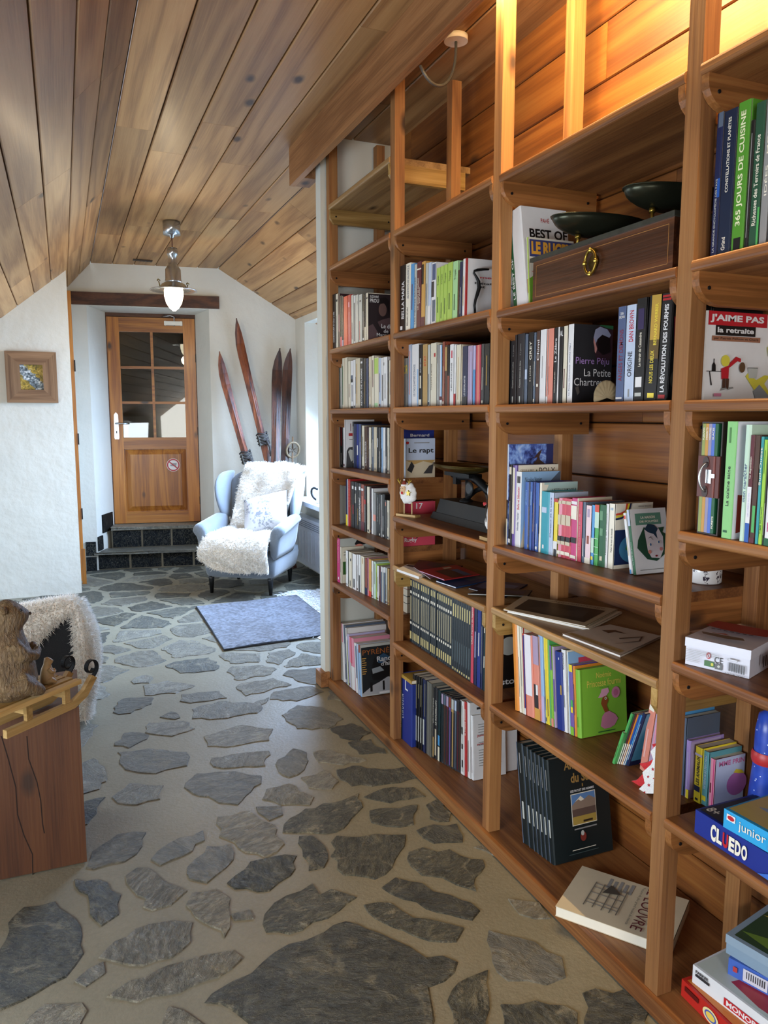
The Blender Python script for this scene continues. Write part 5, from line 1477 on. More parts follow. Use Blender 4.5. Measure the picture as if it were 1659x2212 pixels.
def slim(l, r_, t, c1, c2): return (l, r_, t, 'charcoal', D((B_, .84, .98, c2), (B_, .8, .84, c1), (B_, .03, .8, c1, (.55, .95)), hard=True))
r = row(1, 6, .0505, (1.344, 1.452), (845, 1430), .1326, [
 (90, 146, 205, 'black', D((T_, 'LE TRESOR DES CROISADES', .2, .8, 'ivory', (.3, .7)))), (152, 332, 177, 'royal-blue', D((H_, 'L', .80, .95, 'white', (.42, .66)), (T_, 'L I M O U S I N', .34, .70, 'white', (.08, .28)), lab='thick blue binder with white letters on floor shelf of second-farthest bay', hard=True)), (342, 386, 192, 'black', D((B_, .6, .88, 'grey', (.3, .6)), (B_, .05, .45, 'palegrey', (.3, .6)))), (390, 424, 216, 'black', D((B_, .55, .9, '8b8463', (.3, .6)), (B_, .1, .45, 'palegrey', (.3, .7)))), (426, 462, 230, 'black', D((B_, .7, .9, '8b8463', (.3, .6)), (B_, .1, .45, 'palegrey', (.3, .7)))), (464, 502, 250, 'black', D((B_, .6, .9, '8b8463', (.3, .6)), (B_, .1, .45, 'palegrey', (.3, .7)))), (504, 556, 266, 'navy', D((B_, .1, .45, 'palegrey', (.2, .6)), (B_, .5, .95, '8b8463', (.7, .85)))),
 (566, 652, 300, '5e5e58', D((B_, 0, 1, '75756e', (.35, .5)))), (655, 698, 392, 'charcoal', D((T_, "LA PROVENCE", .5, .85, 'ivory', (.3, .75)), (B_, .02, .3, 'tan', (.1, .9)))), (700, 745, 402, 'charcoal', D((T_, 'LE ROUSSILLON', .48, .82, 'ivory', (.3, .75)), (B_, .05, .42, 'beige', (.1, .7)))), (748, 795, 442, 'dark-teal', D((B_, .22, .36, 'sky-blue', (.2, .8)), (B_, .0, .2, 'cream', (.1, .8)))),
 slim(802, 838, 482, 'dark-teal', 'mauve'), slim(841, 878, 502, 'brown', 'steel-blue'), slim(881, 922, 522, 'maroon', 'mauve'), slim(925, 962, 542, 'purple', 'brick'), slim(965, 1008, 572, 'tan', 'palegrey'), slim(1011, 1052, 592, 'steel-blue', 'pale-blue'), slim(1055, 1088, 602, 'maroon', 'darkgrey'), slim(1091, 1122, 622, 'brown', 'charcoal'),
 (1130, 1184, 632, 'white', D((B_, .04, .94, 'palegrey', (.35, .85)), (B_, .1, .2, 'black', (.4, .8)), (B_, .35, .42, 'black', (.4, .8)), (B_, .55, .65, 'black', (.4, .8)), lean=2.2)), (1187, 1236, 652, 'red', D((T_, 'la France insolite', .55, .9, 'ivory', (.3, .7)), lean=2.6)), (1240, 1292, 662, 'white', D(lean=2.6, d=.22)), (1306, 1345, 882, 'white', D(lab='small white book with printed back cover, rightmost on floor shelf of second-farthest bay', lean=3.6, d=.15))], hd=.70)
b = r[-2]; b.cv_rect(.14, .22, .90, .93, 'charcoal'); b.cv_rect(.26, .6, .90, .92, 'grey'); b.cv_rect(.1, .8, .86, .863, 'pale-blue')
b = r[-1]; b.cv_text('Julien Pr', .12, .58, .655, .70, 'red', .02); b.cv_text('non-mot', .12, .58, .53, .565, 'red', .02)
for k in range(17):
    if k in (5, 6, 9): continue
    b.cv_rect(.16, .55 + .3 * ((k * 7) % 3 != 0), .845 - k * .0395, .855 - k * .0395, 'grey', 'cover_print')
yl = Book(1.346, r[0].root.location.y + .002, r[0].root.location.y - .016, .0505 + r[0].h + .0008, .17, .22, 'gold', 0, 'yellow book lying across the dark spines at the left of the floor shelf', None)
yl.root.rotation_euler = (0, 0, 0)
for c_ in yl.root.children:
    for v in c_.data.vertices:
        x, y, z = v.co; v.co = (x, -z * .62 + .012 - .016, (y + .018) * 1.0)
yl.root['label'] = 'yellow book lying flat on top of the dark books on floor shelf of second-farthest bay'

# ---- second-nearest bay
r = row(2, 1, 1.840, 1.358, (1050, 380), .27125, [
 (224, 327, 280, 'white', D((B_, 0, 1, 'dark-green', (0, .26)), (T_, 'LE BEST OF', .1, .52, 'white', (.05, .2)), lab='large white comic album with green spine leaning against the post', hard=True, d=.175, lean=9.5)),
 (333, 352, 485, 'ivory', D((B_, .0, 1, 'lime', (.5, 1)), (B_, .2, .4, 'gold', (.2, .5)), lab='cartoon rugby album with yellow block title tucked behind the old scales', lean=5.5, d=.17, hard=True))])
b = r[0]; b.cv_text('PAHÉ', .42, .60, .845, .90, 'red', .005); b.cv_text('BEST OF', .16, .98, .68, .775, 'black', .03)
b = r[1]; b.cv_rect(.0, 1, .0, 1, 'ivory'); b.cv_rect(.02, 1, .72, .97, '3d4378'); b.cv_text('LE RUGBY', .06, .98, .755, .945, 'e9a93c', .05); b.cv_poly([(.0, .0), (.3, .0), (.28, .3), (.1, .45), (.0, .4)], 'bright-green'); b.cv_poly([(.05, .5), (.3, .62), (.45, .6), (.3, .45)], 'salmon')

sh = lambda t: D((T_, t, .24, .62, 'palegrey', (.35, .6)), (T_, 'E L James', .7, .86, 'grey', (.4, .6)), (B_, .03, .12, 'palegrey', (.4, .55)), page='black', lab='')
its = [(122, 218, 722, 'charcoal', sh('Cinquante nuances de Grey')), (221, 318, 692, 'charcoal', sh('Cinquante nuances plus sombres')), (322, 438, 667, 'charcoal', sh('Cinquante nuances plus claires')), (441, 490, 667, 'steel-blue', D((B_, .36, .50, 'pale-blue', (.2, .9)))),
 (496, 574, 642, 'black', D((T_, 'GREY', .62, .88, 'ivory', (.25, .7)), (T_, 'E L JAMES', .32, .54, 'ivory', (.4, .65)))), (577, 612, 642, 'steel-blue'), (616, 671, 622, 'brown', D((T_, 'Chimi', .6, .88, 'white', (.3, .95)), (B_, .24, .28, 'ivory', (.3, .8)))), (676, 772, 602, 'white', D((B_, .35, .65, 'grey', (.4, .48)))), (775, 801, 592, 'white', D((B_, .1, 1, 'salmon', (.4, 1)))), (804, 886, 582, 'salmon', D((B_, .12, .5, 'brick', (.2, .26)))), (892, 945, 567, 'black', D((T_, 'Le Zèbre', .55, .86, 'white', (.2, .85)), (T_, 'Alexandre Jardin', .14, .42, 'ivory', (.35, .65)))), (948, 966, 556, 'white'), (969, 1030, 557, 'black', D((H_, 'AL', .88, .95, 'white', (.2, .98)), (B_, .0, .85, 'charcoal', (.3, .4)))), (1035, 1098, 542, 'cream', D((B_, .2, .45, 'maroon', (.3, .5)))),
 (1106, 1192, 517, 'white', D((T_, 'La Petite Chartreuse  PIERRE PÉJU', .1, .76, 'slate-blue', (.3, .55)), lab='white-spined novel with dark cover of a child in profile on third shelf of second-nearest bay', d=.138))]
for k in range(3): its[k][4]['lab'] = 'slim charcoal novel with silver print, %s of three on third shelf of second-nearest bay' % ORD[k]
r = row(2, 2, 1.538, 1.362, (1070, 630), .13864, its)
b = r[-1]; b.cv_rect(.0, 1, 0, 1, '26262a')
b.cv_poly([(.60, .98), (.78, 1), (1, 1), (1, .6), (.9, .55), (.66, .52), (.58, .58), (.54, .66), (.56, .74), (.5, .84), (.54, .92)], '36202a'); b.cv_poly([(.50, .84), (.54, .94), (.66, .98), (.85, .95), (.95, .88), (.9, .84), (.72, .88), (.6, .82), (.56, .76)], '9aa0bd'); b.cv_poly([(.5, .84), (.56, .76), (.60, .70), (.57, .64), (.54, .66), (.53, .72), (.50, .78)], 'c98f8a'); b.cv_poly([(.6, .82), (.72, .88), (.92, .84), (.95, .66), (.75, .62), (.62, .68)], '120c10'); b.cv_poly([(.62, 1), (1, 1), (1, .95), (.8, .97)], '2f6a45')
b.cv_text('Pierre Péju', .06, .92, .475, .585, 'a583c4', .0); b.cv_text('La Petite', .28, .97, .345, .44, 'white', .0); b.cv_text('Chartreuse', .03, .97, .225, .32, 'white', .0); b.cv_poly([(.06, .2), (.14, .22), (.18, .14), (.12, .1)], '55504c')
r = row(2, 2, 1.538, 1.352, (1280, 620), .12056, [
 (400, 545, 366, 'slate-blue', D((T_, 'ANGES ET DEMONS', .22, .76, '7c2138', (.3, .75)), (H_, 'DAN\nBROWN', .875, .94, 'white', (.2, .85)), (T_, 'JC Lattès', .0, .001, 'white') if 0 else (B_, .03, .05, 'white', (.1, .85)), lab='slate blue novel with dull red title, first right of the dark cover', d=.15)),
 (549, 722, 338, 'pale-blue', D((T_, 'ORIGINE', .26, .52, '2c2c36', (.3, .75)), (T_, 'DAN BROWN', .62, .94, 'b01f2f', (.35, .8)), (B_, .05, .13, 'grey', (.45, .6)), lab='pale blue novel with red author name, second right of the dark cover', d=.15)),
 (728, 902, 218, 'black', D((T_, 'Le miroir de Cassandre', .34, .67, 'ivory', (.35, .62)), (B_, .7, .9, '2e2450', (.2, .8)), (B_, .14, .24, 'white', (.15, .8)), (B_, .05, .085, 'palegrey', (.15, .8)), lab='black novel with white emblem near its foot, third right of the dark cover', d=.15)),
 (912, 1126, 177, 'black', D((B_, .58, 1, 'b8953f', (.22, 1)), (B_, .4, .58, '5e4b24', (.22, 1)), (T_, 'NOUS LES DIEUX', .17, .48, 'ead54a', (.35, .65)), (T_, 'BERNARD WERBER', .53, .92, 'ead54a', (.55, .8)), (B_, .03, .075, 'ead54a', (.3, .85)), lean=-1.5, lab='black and gold novel with yellow letters, fourth right of the dark cover', d=.15)),
 (1130, 1318, 142, 'black', D((T_, 'LA RÉVOLUTION DES FOURMIS', .08, .9, 'white', (.22, .72), False, .03), (B_, .935, .955, 'red', (.1, .9)), (B_, .965, .985, 'red', (.1, .9)), (B_, .02, .055, 'red', (.2, .85)), lean=-1.5, lab='thick black novel with bold white title nearest the post on third shelf of second-nearest bay', d=.15))])
b = r[-1]; b.cv_poly([(.05, .78), (.5, .8), (.5, .4), (.1, .4)], '8e1a2c'); b.cv_rect(.2, .5, .45, .6, 'white'); b.cv_ell(.2, .2, .16, .1, '3b3a35')
# scallop fossil in front
P = onZ(1312, 866, 1.538); P = Vector((1.352, y_from_u(1308, 1.352, 1.538), 1.5385))
fo = thing('fossil_shell', 'grey-beige fossil shell leaning before the dark cover', 'fossil', P)
bm = BM(); rows = []
for j in range(13):
    r_ = []
    for i in range(31):
        a = R(-10 + 200 * i / 30); rr = .050 * (j / 12) ** .8 * (.92 + .08 * math.sin(a))
        rid = .0022 * math.sin(i * 2.1) * j / 12
        r_.append(Vector((-.006 - .010 * (1 - (j / 12) ** 2) - rid, -rr * math.cos(a) * .72, .024 + rr * math.sin(a) * .95 if math.sin(a) > 0 else .024 + rr * math.sin(a) * 1.4)))
    rows.append(r_)
grid(bm, rows); zm = min(v.co.z for v in bm.verts)
for v in bm.verts: v.co.z -= zm
o = obj('shell', bm, plain('8a7a5c', .8, var=.2), fo, True); o.modifiers.new('t', 'SOLIDIFY').thickness = .006
fo.rotation_euler = (0, R(0), R(62))

row_top = [
 (107, 182, 142, 'pale-blue', D((B_, 0, .26, 'cream'), (B_, .26, .45, 'charcoal'), lab='tall picture book with blue library cover, first on the left, fourth shelf of second-nearest bay', d=.175, hard=True)), (186, 240, 457, 'charcoal', D((B_, .88, .97, 'ivory', (.2, .8)), (B_, .2, .55, 'grey', (.4, .6)), (B_, .03, .08, 'white', (.2, .8)))), (246, 298, 467, 'purple', D((B_, .15, .97, 'ivory', (.1, .75)), lab='purple-backed picture book with pale cover, third from left, fourth shelf of second-nearest bay', d=.165, hard=True)), (302, 386, 567, 'white', D((T_, 'Nicolas Vanier', .22, .46, 'slate-blue', (.3, .6)), (T_, 'Belle et Sébastien', .5, .8, 'crimson', (.3, .7)), (B_, .85, .94, 'darkgrey', (.25, .8)), lab='white novel with light blue cover and red spine letters, fourth shelf of second-nearest bay', d=.15)),
 (438, 492, 727, 'blue', D((T_, 'LES MAUDITS', .66, .88, 'light-blue', (.35, .7)), hard=True)), (494, 518, 728, 'navy'), (521, 558, 729, 'blue', D((B_, .66, .86, 'light-blue', (.35, .6)))), (561, 602, 730, 'royal-blue'), (605, 660, 740, 'blue', D(d=.125)), (663, 690, 742, 'ivory', D(lab='cream album with pale landscape cover between the blue and teal spines', d=.138, hard=True)), (694, 812, 872, 'teal', D((B_, .66, .75, 'pale-blue', (.15, .75)), (B_, .08, .14, 'white', (.3, .5)), hard=True)), (815, 888, 892, 'pale-blue', D((T_, 'Chateaux de la Loire', .28, .92, 'slate-blue', (.3, .6)))), (893, 956, 987, 'yellow', D((B_, 0, .26, 'white'), (B_, 0, .12, 'charcoal', (.2, .9)), (B_, .94, 1, 'red')))]
CLUB = lambda c: D((B_, .90, .955, 'beige'), (B_, .55, .72, 'beige'), (B_, .28, .36, 'black'), (B_, .22, .28, 'beige'), (B_, .05, .11, 'ivory'), hard=True)
row_top += [(960, 1006, 977, 'pink', CLUB(0)), (1010, 1074, 977, 'crimson', CLUB(0)), (1078, 1154, 987, 'crimson', CLUB(0)), (1160, 1248, 977, 'magenta', D((B_, .9, .95, 'white'), (B_, .66, .88, 'ivory'), (B_, .28, .37, 'black'), (B_, .03, .08, 'ivory'), hard=True)), (1251, 1263, 985, 'cream'), (1266, 1332, 1032, 'crimson', D((T_, 'LE VIEUX PEINTRE DE CUIR', .2, .8, 'pink', (.35, .65)))), (1335, 1384, 1042, 'steel-blue', D(d=.14)), (1387, 1471, 1092, 'e6cdd3', D((B_, .34, .48, 'brick', (.3, .7)), (B_, .8, .94, 'mauve', (.3, .7)), (B_, .0, .1, 'ivory'))), (1474, 1524, 1087, 'sky-blue', D((B_, .2, .45, 'mint'), (B_, .08, .14, 'yellow', (.2, .8)))), (1527, 1592, 1082, 'green', D((B_, .62, .88, 'mint'), (B_, .88, 1, 'orange-red'), (B_, .3, .31, 'mint'), (B_, .18, .19, 'mint'), (B_, .44, .45, 'mint')))]
r = row(2, 3, 1.073, (1.356, 1.400), (1070, 940), .13864, row_top)
b = r[0]
def lib_mat():
    t = NT('painted_blue_books'); tc = t.n('ShaderNodeTexCoord'); v = tc.outputs['Object']
    n = t.noise(t.mapping(v, (1, 1, .7)), 26, 4, .6, 1.0); n2 = t.noise(v, 90, 2)
    t.l(t.ramp(t.math('ADD', t.math('MULTIPLY', n, .75), t.math('MULTIPLY', n2, .25)), [(.38, '1c2150'), (.47, '4c62b0'), (.56, '7fa3e6'), (.66, 'b4cdf5')]), t.b.inputs['Base Color']); return t.m
b.cv_rect(0, 1, 0, 1, lib_mat()); b.cv_rect(.84, 1, .70, 1, '2b3468'); b.cv_poly([(.42, .55), (.45, .72), (.54, .80), (.62, .84), (.66, .90), (.70, .84), (.82, .80), (.92, .70), (.95, .55)], plain('4a342c', .9, var=.25)); b.cv_poly([(.56, .86), (.66, .92), (.74, .95), (.68, .87)], '4a342c')
b = r[2]; b.cv_rect(.05, 1, 0, 1, 'ivory'); b.cv_text('CÉCILE AUBRY', .10, .42, .915, .955, 'darkgrey', .0); b.cv_text('POLY', .54, .92, .875, .965, 'charcoal', .0); b.cv_poly([(.45, .90), (.48, .95), (.51, .90)], 'dark-green')
b = r[3]; b.cv_rect(.0, 1, .0, 1, 'light-blue'); b.cv_text('Nicolas Vanier', .08, .52, .87, .93, 'charcoal', .0); b.cv_poly([(.72, .86), (.98, 1), (1, 1), (1, .84)], 'steel-blue'); b.cv_poly([(0, 0), (1, 0), (1, .4), (.1, .38)], 'beige')
b = r[9]; b.cv_rect(.08, 1, .0, 1, 'a9c6c4'); b.cv_poly([(.08, .8), (.2, .97), (.08, .97)], 'ivory'); b.cv_text('LA PETITE ILE DE MONSIEUR', .26, .96, .87, .91, 'charcoal', .01); b.cv_poly([(.08, .75), (.2, .82), (.35, .76), (.75, .8), (1, .74), (1, .6), (.08, .6)], 'teal')
r = row(2, 3, 1.073, (1.400, 1.410), (1250, 1030), .12658, [
 (322, 424, 472, 'dark-green', D((B_, .75, .9, '5f8f6a', (.1, .6)), (B_, .1, .17, 'beige', (.3, .7)), (B_, .5, .62, '5f8f6a', (.2, .7)), lab='dark green book right of the green checked spine, fourth shelf of second-nearest bay', hard=True)), (430, 482, 462, 'white', D((T_, 'Histoires de toujours', .2, .85, 'charcoal', (.3, .65)), lab='white paperback between the dark green book and the rainbow album')), (485, 580, 455, 'ivory', D((T_, "Yakari le tour du monde", .25, .62, 'charcoal', (.45, .75)), (H_, '10', .90, .94, 'sky-blue', (.3, .75)), lab='ivory album with rainbow and globe on its cover, fourth shelf of second-nearest bay', d=.135))])
b = r[-1]; b.cv_rect(.02, .9, .06, .6, '162a55'); b.cv_ell(.5, .30, .36, .22, '3b7aa0'); b.cv_poly([(.3, .3), (.4, .45), (.55, .42), (.5, .2)], '3d7a48'); b.cv_text('PIERRE MIQUEL', .60, .95, .935, .955, 'grey', .01)
for k, c_ in enumerate(('navy', 'yellow', 'orange-red')): b.cv_poly([(.02, .82 + .035 * (k - 1)), (.15, .83 + .035 * (k - 1)), (.26, .87 + .03 * (k - 1)), (.32 - .04 * (k - 1), 1), (.38 - .05 * (k - 1), 1), (.33 - .03 * (k - 1), .88 + .03 * (k - 1)), (.18, .80 + .035 * (k - 1)), (.02, .79 + .035 * (k - 1))], c_)
r = row(2, 3, 1.073, 1.408, (1250, 1030), .12658, [
 (868, 918, 652, 'white', D((B_, .90, .96, 'orange-red', (.2, .8)), (B_, .3, .6, 'beige', (.3, .6)), (B_, 0, .07, 'sky-blue', (.3, .8)), lab='slim white paperback leaning against the doll-face book', lean=12.5, d=.12)),
 (930, 985, 597, 'dark-green', D((B_, .75, 1, 'pale-blue', (.2, .9)), (T_, 'Le livre de poche', .15, .5, 'mint', (.35, .65)), lab='white-covered novel with torn paper doll face and green title box, leaning', lean=12.5, d=.125))])
b = r[-1]; b.cv_rect(0, 1, 0, 1, 'white'); b.cv_rect(.13, .84, .75, .93, '5f8f7c'); b.cv_text('LA MAISON', .28, .68, .845, .885, 'ivory', .03); b.cv_text('DE POUPÉES', .24, .76, .785, .825, 'ivory', .03)
b.cv_poly([(.14, .52), (.34, .72), (.38, .68), (.9, .70), (.84, .62), (1, .56), (1, .22), (.85, .28), (.6, .18), (.34, .22), (.10, .40)], '1f4a36'); b.cv_poly([(.34, .68), (.40, .72), (.72, .70), (.84, .55), (.82, .35), (.70, .22), (.46, .24), (.38, .34)], 'd9cfd4'); b.cv_poly([(.34, .68), (.45, .76), (.62, .74), (.72, .68), (.66, .62), (.68, .52), (.58, .60), (.44, .63)], '1d3a50')
b.cv_ell(.46, .44, .055, .028, 'ivory'); b.cv_ell(.47, .44, .025, .022, '4a6aa0'); b.cv_ell(.70, .47, .05, .026, 'ivory'); b.cv_ell(.70, .47, .024, .02, '4a6aa0'); b.cv_ell(.42, .33, .045, .03, 'salmon'); b.cv_ell(.74, .36, .04, .028, 'c7807c'); b.cv_ell(.59, .26, .035, .014, '8a1f2c')
b.cv_poly([(.40, .53), (.48, .55), (.55, .50), (.54, .515), (.48, .565)], '3a2a30'); b.cv_rect(.10, .9, .055, .062, 'grey', 'cover_print')

r = row(2, 5, .520, (1.357, 1.418), (1070, 1320), .13112, [
 (320, 382, 102, 'orange', D((B_, 0, 1, 'tan', (.45, .52)), hard=True)), (396, 434, 236, 'ivory'), (437, 476, 240, 'cream', D((B_, .3, .7, 'grey', (.3, .5)), lab='cream activity album with red framed title, sixth shelf of second-nearest bay', d=.20)), (479, 512, 402, 'orange-red', D((B_, .02, .98, 'royal-blue', (.5, 1)), (B_, .0, .08, 'white'))), (515, 630, 412, 'salmon', D((B_, .26, 1, 'e6e4ec', (0, .95)), hard=True)), (634, 746, 432, 'salmon', D((B_, .66, 1, 'mauve'), (B_, 0, .14, 'orange-tan'), (B_, .14, .42, 'charcoal', (.2, .8)), (B_, .3, .42, 'white', (.5, .8)))), (750, 822, 417, 'light-blue', D((B_, 0, .3, 'lilac', (.3, 1)))), (832, 862, 452, 'yellow'), (866, 896, 492, 'yellow', D((B_, .1, .3, 'charcoal', (.3, .6)))), (899, 925, 512, 'green'), (928, 966, 602, 'bright-green', D((B_, .0, .1, 'salmon'), (B_, .7, 1, 'purple', (.2, .9)))), (970, 1002, 622, 'mauve', D((B_, .2, .6, 'purple', (.3, .9)))), (1015, 1121, 692, 'royal-blue', D((B_, .46, .58, 'gold', (.75, .95)), (B_, .9, .93, 'white', (.6, .7)), hard=True)), (1125, 1192, 667, 'white', D((T_, 'POCAHONTAS', .76, .96, 'charcoal', (.35, .75)), (B_, .3, .45, 'grey', (.4, .6)))), (1196, 1212, 680, 'charcoal'), (1214, 1228, 690, 'ivory', D((B_, .5, .95, 'charcoal', (.3, .6)))), (1230, 1240, 720, 'light-blue', D(lab='light blue album behind the green princess book, sixth shelf of second-nearest bay', d=.19)), (1244, 1302, 912, 'purple', D((B_, .9, 1, 'yellow'), (B_, .4, .5, 'green', (.3, .9)), (B_, .32, .4, 'yellow', (.3, .9)), (B_, .0, .12, 'bright-green'))), (1305, 1338, 938, 'orange', D(d=.19)), (1342, 1410, 992, 'bright-green', D((B_, .15, .3, 'dark-green', (.35, .45)), lab='square lime green album about a princess, sixth shelf of second-nearest bay', d=.178, hard=True))], lean=5.8, hd=.72)
b = r[2]; b.cv_rect(.03, .99, .80, .96, 'b8342f'); b.cv_rect(.05, .97, .82, .945, 'cream'); b.cv_text('FAITES', .30, .70, .845, .92, 'black', .03)
b = r[16]; b.cv_rect(.2, 1, .6, .92, 'crimson'); b.cv_rect(.25, 1, .6, .86, 'sky-blue'); b.cv_ell(.5, .70, .14, .1, 'gold')
b = r[-1]
b.cv_rect(.035, .05, 0, 1, '6aa02f'); b.cv_text('Noémie', .36, .68, .845, .925, 'e3cf5e', .0); b.cv_text('Princesse fourmi', .16, .88, .72, .82, 'e3cf5e', .0); b.cv_text('Simon Kroug', .42, .62, .685, .705, 'dark-green', .0)
b.cv_poly([(.46, .27), (.44, .20), (.42, .13), (.5, .08), (.62, .08), (.72, .11), (.80, .20), (.74, .27), (.62, .33), (.52, .32)], 'c77f9d'); b.cv_poly([(.52, .32), (.60, .33), (.56, .42), (.60, .50), (.57, .56), (.50, .57), (.46, .52), (.44, .46)], '8b4a25'); b.cv_poly([(.38, .55), (.44, .62), (.46, .67), (.60, .68), (.62, .62), (.56, .57), (.46, .55)], 'd79fb9'); b.cv_ell(.54, .53, .022, .022, 'ivory'); b.cv_ell(.54, .53, .010, .012, 'black'); b.cv_ell(.76, .595, .09, .085, 'c77f9d'); b.cv_ell(.76, .595, .05, .05, 'b8648a')
b.cv_rect(.36, .72, .04, .052, 'dark-green', 'cover_print')

# small set leaning to the right, with pink pair
r = row(2, 5, .520, (1.395, 1.425), (1200, 1380), .16727, [
 (722, 752, 1020, 'green', D(lean=-19, h=.062 + .05, lab='small green booklet leaning at the left of the white-footed set', d=.10))], hd=.75)
ss = [('white', 'green', 750), ('white', 'dark-green', 800), ('white', 'maroon', 850), ('white', 'orange', 870), ('white', 'blue', 880), ('white', 'sky-blue', 885)]
xs = [755, 782, 806, 830, 852, 876, 896]
its = []
for k, (c1, c2, tp) in enumerate(ss):
    its.append((xs[k], xs[k + 1], tp, c2, D((B_, 0, .42, 'ivory'), (B_, .05, .38, 'grey', (.4, .6)), lab='slim %s storybook with white foot, %s from left in the leaning set' % (c2.replace('-', ' '), ORD[k]), h=.178, lean=-19, d=.13)))
its.append((898, 934, 880, 'navy', D((B_, .1, .8, 'pale-blue', (.3, .45)), lab='navy storybook with sea cover, rightmost of the leaning set', h=.185, lean=-19, d=.14)))
r = row(2, 5, .520, (1.404, 1.428), (1200, 1380), .16727, its)
b = r[-1]; b.cv_rect(.03, 1, .1, 1, '4d93b4'); b.cv_poly([(.2, .3), (.5, .42), (.9, .3), (.8, .15), (.3, .16)], '6d4a78'); b.cv_poly([(.3, .6), (.6, .7), (.8, .55)], 'pale-blue'); b.cv_ell(.55, .42, .1, .06, 'beige')
row(2, 5, .520, 1.44, (1200, 1380), .16727, [(1078, 1165, 960, 'salmon', D((B_, .86, .93, 'ivory', (.1, .8)), (B_, .2, .6, 'e9b3ad', (.3, .5)), h=.215, lean=-8, lab='pink book with round badge leaning next to the cloth hen', d=.15)), (1172, 1240, 1010, 'mauve', D((B_, .3, .8, 'pink', (.3, .6)), h=.20, lean=-8, lab='mauve book leaning against the post beside the pink one', d=.15))])

its = []
for k, (l, r_, t) in enumerate([(205, 248, 57), (252, 286, 85), (289, 312, 112), (315, 341, 132), (344, 372, 150), (375, 402, 167), (405, 438, 187)]):
    its.append((l, r_, t, '0c1c20', D((B_, .25, .42, 'palegrey', (.3, .6)), (B_, 0, 1, 'steel-blue', (.0, .14)), (B_, .7, .9, 'grey', (.4, .55)), hard=True, d=.235, lean=9.8, lab='dark green travel volume, %s from left of seven leaning on floor shelf of second-nearest bay' % ORD[k] if k < 6 else 'dark green travel volume with gold title and mountain photo on its cover')))
r = row(2, 6, .0505, (1.386, 1.404), (1070, 1600), .2941, its)
b = r[-1]; b.cv_text('Amérique', .26, .80, .845, .955, '9c7a45', .02); b.cv_text('du Sud', .36, .74, .735, .83, '9c7a45', .03); b.cv_text('I', .54, .56, .685, .715, '9c7a45', .02); b.cv_text('DES PAYS ET DES HOMMES', .34, .74, .645, .668, 'white', .02)
b.cv_rect(.335, .755, .325, .63, 'ivory'); b.cv_rect(.345, .745, .333, .622, '5a83b8'); b.cv_poly([(.345, .52), (.42, .56), (.50, .60), (.56, .56), (.64, .59), (.745, .55), (.745, .44), (.345, .44)], '8d7a6c'); b.cv_poly([(.40, .55), (.50, .60), (.56, .56), (.50, .55), (.46, .57)], 'ivory'); b.cv_rect(.345, .745, .395, .48, '5c4a44'); b.cv_rect(.345, .745, .333, .41, 'a98f45'); b.cv_rect(.52, .68, .345, .365, '2a2018')
b.cv_rect(.36, .74, .285, .298, 'grey', 'cover_print'); b.cv_ell(.50, .21, .05, .045, '7a2f28'); b.cv_ell(.49, .245, .028, .025, 'palegrey'); b.cv_rect(.30, .70, .095, .101, 'ivory', 'cover_print'); b.cv_rect(.24, .74, .06, .068, '3a4a4c', 'cover_print')

# ---- nearest bay
r = row(3, 1, 1.845, 1.336, (1420, 120), .2623, [
 (428, 482, 487, 'navy', D((T_, 'LA GRANDE ENCYCLOPÉDIE DES PAYS', .04, .55, 'palegrey', (.25, .6)), (B_, .42, .55, 'blue', (.6, 1)), (B_, .9, 1, 'steel-blue', (.3, 1)))), (488, 592, 472, '14233c', D((T_, 'CONSTELLATIONS ET PLANÈTES', .44, .95, 'ivory', (.3, .58)), (T_, 'Gründ', .04, .13, 'ivory', (.3, .6)))), (598, 702, 402, '4f8f2c', D((T_, '365 JOURS DE CUISINE', .18, .94, 'e3e6c0', (.25, .75), False, .02), (B_, .0, .1, 'black', (.2, .75)))), (705, 738, 542, 'black', D((B_, .1, .9, 'grey', (.4, .6)))), (741, 822, 402, '274f3a', D((T_, 'Richesses des Terroirs de France', .16, .78, 'ivory', (.25, .65)), (B_, .0, .28, 'green', (.8, 1)))), (826, 890, 342, 'grey', D((T_, 'IDÉES   MONDE', .34, .92, 'ivory', (.3, .7)), (B_, .93, .97, 'maroon', (.3, .7)))), (893, 960, 560, 'charcoal'), (963, 1040, 380, 'ivory'), (1043, 1120, 400, 'brown')], hd=.62, lean=-.3)
# comic album standing face-on plus a dark book behind it
r = row(3, 2, 1.537, 1.362, (1420, 620), .2623, [(405, 330, 140, 'black', {})][:0] + [(334, 372, 200, 'white', D((T_, "J'AIME PAS LA RETRAITE", .25, .9, 'darkgrey', (.3, .6)), (B_, .03, .1, 'slate-blue', (.2, .7)), hard=True, lab='white comic album with red title block standing face out in the nearest bay', d=.27))])
b = r[0]; b.cv_rect(.02, .70, .845, 1, 'b5202c'); b.cv_text("J'AIME PAS", .04, .66, .872, .968, 'white', .04); b.cv_rect(.105, .565, .735, .845, 'black'); b.cv_text('la retraite', .125, .545, .765, .825, 'white', .03); b.cv_rect(.065, .625, .67, .727, '9a6a52'); b.cv_text('par Patrick Pelloux et Charb', .09, .6, .682, .715, 'black', .01)
bk = 'black'
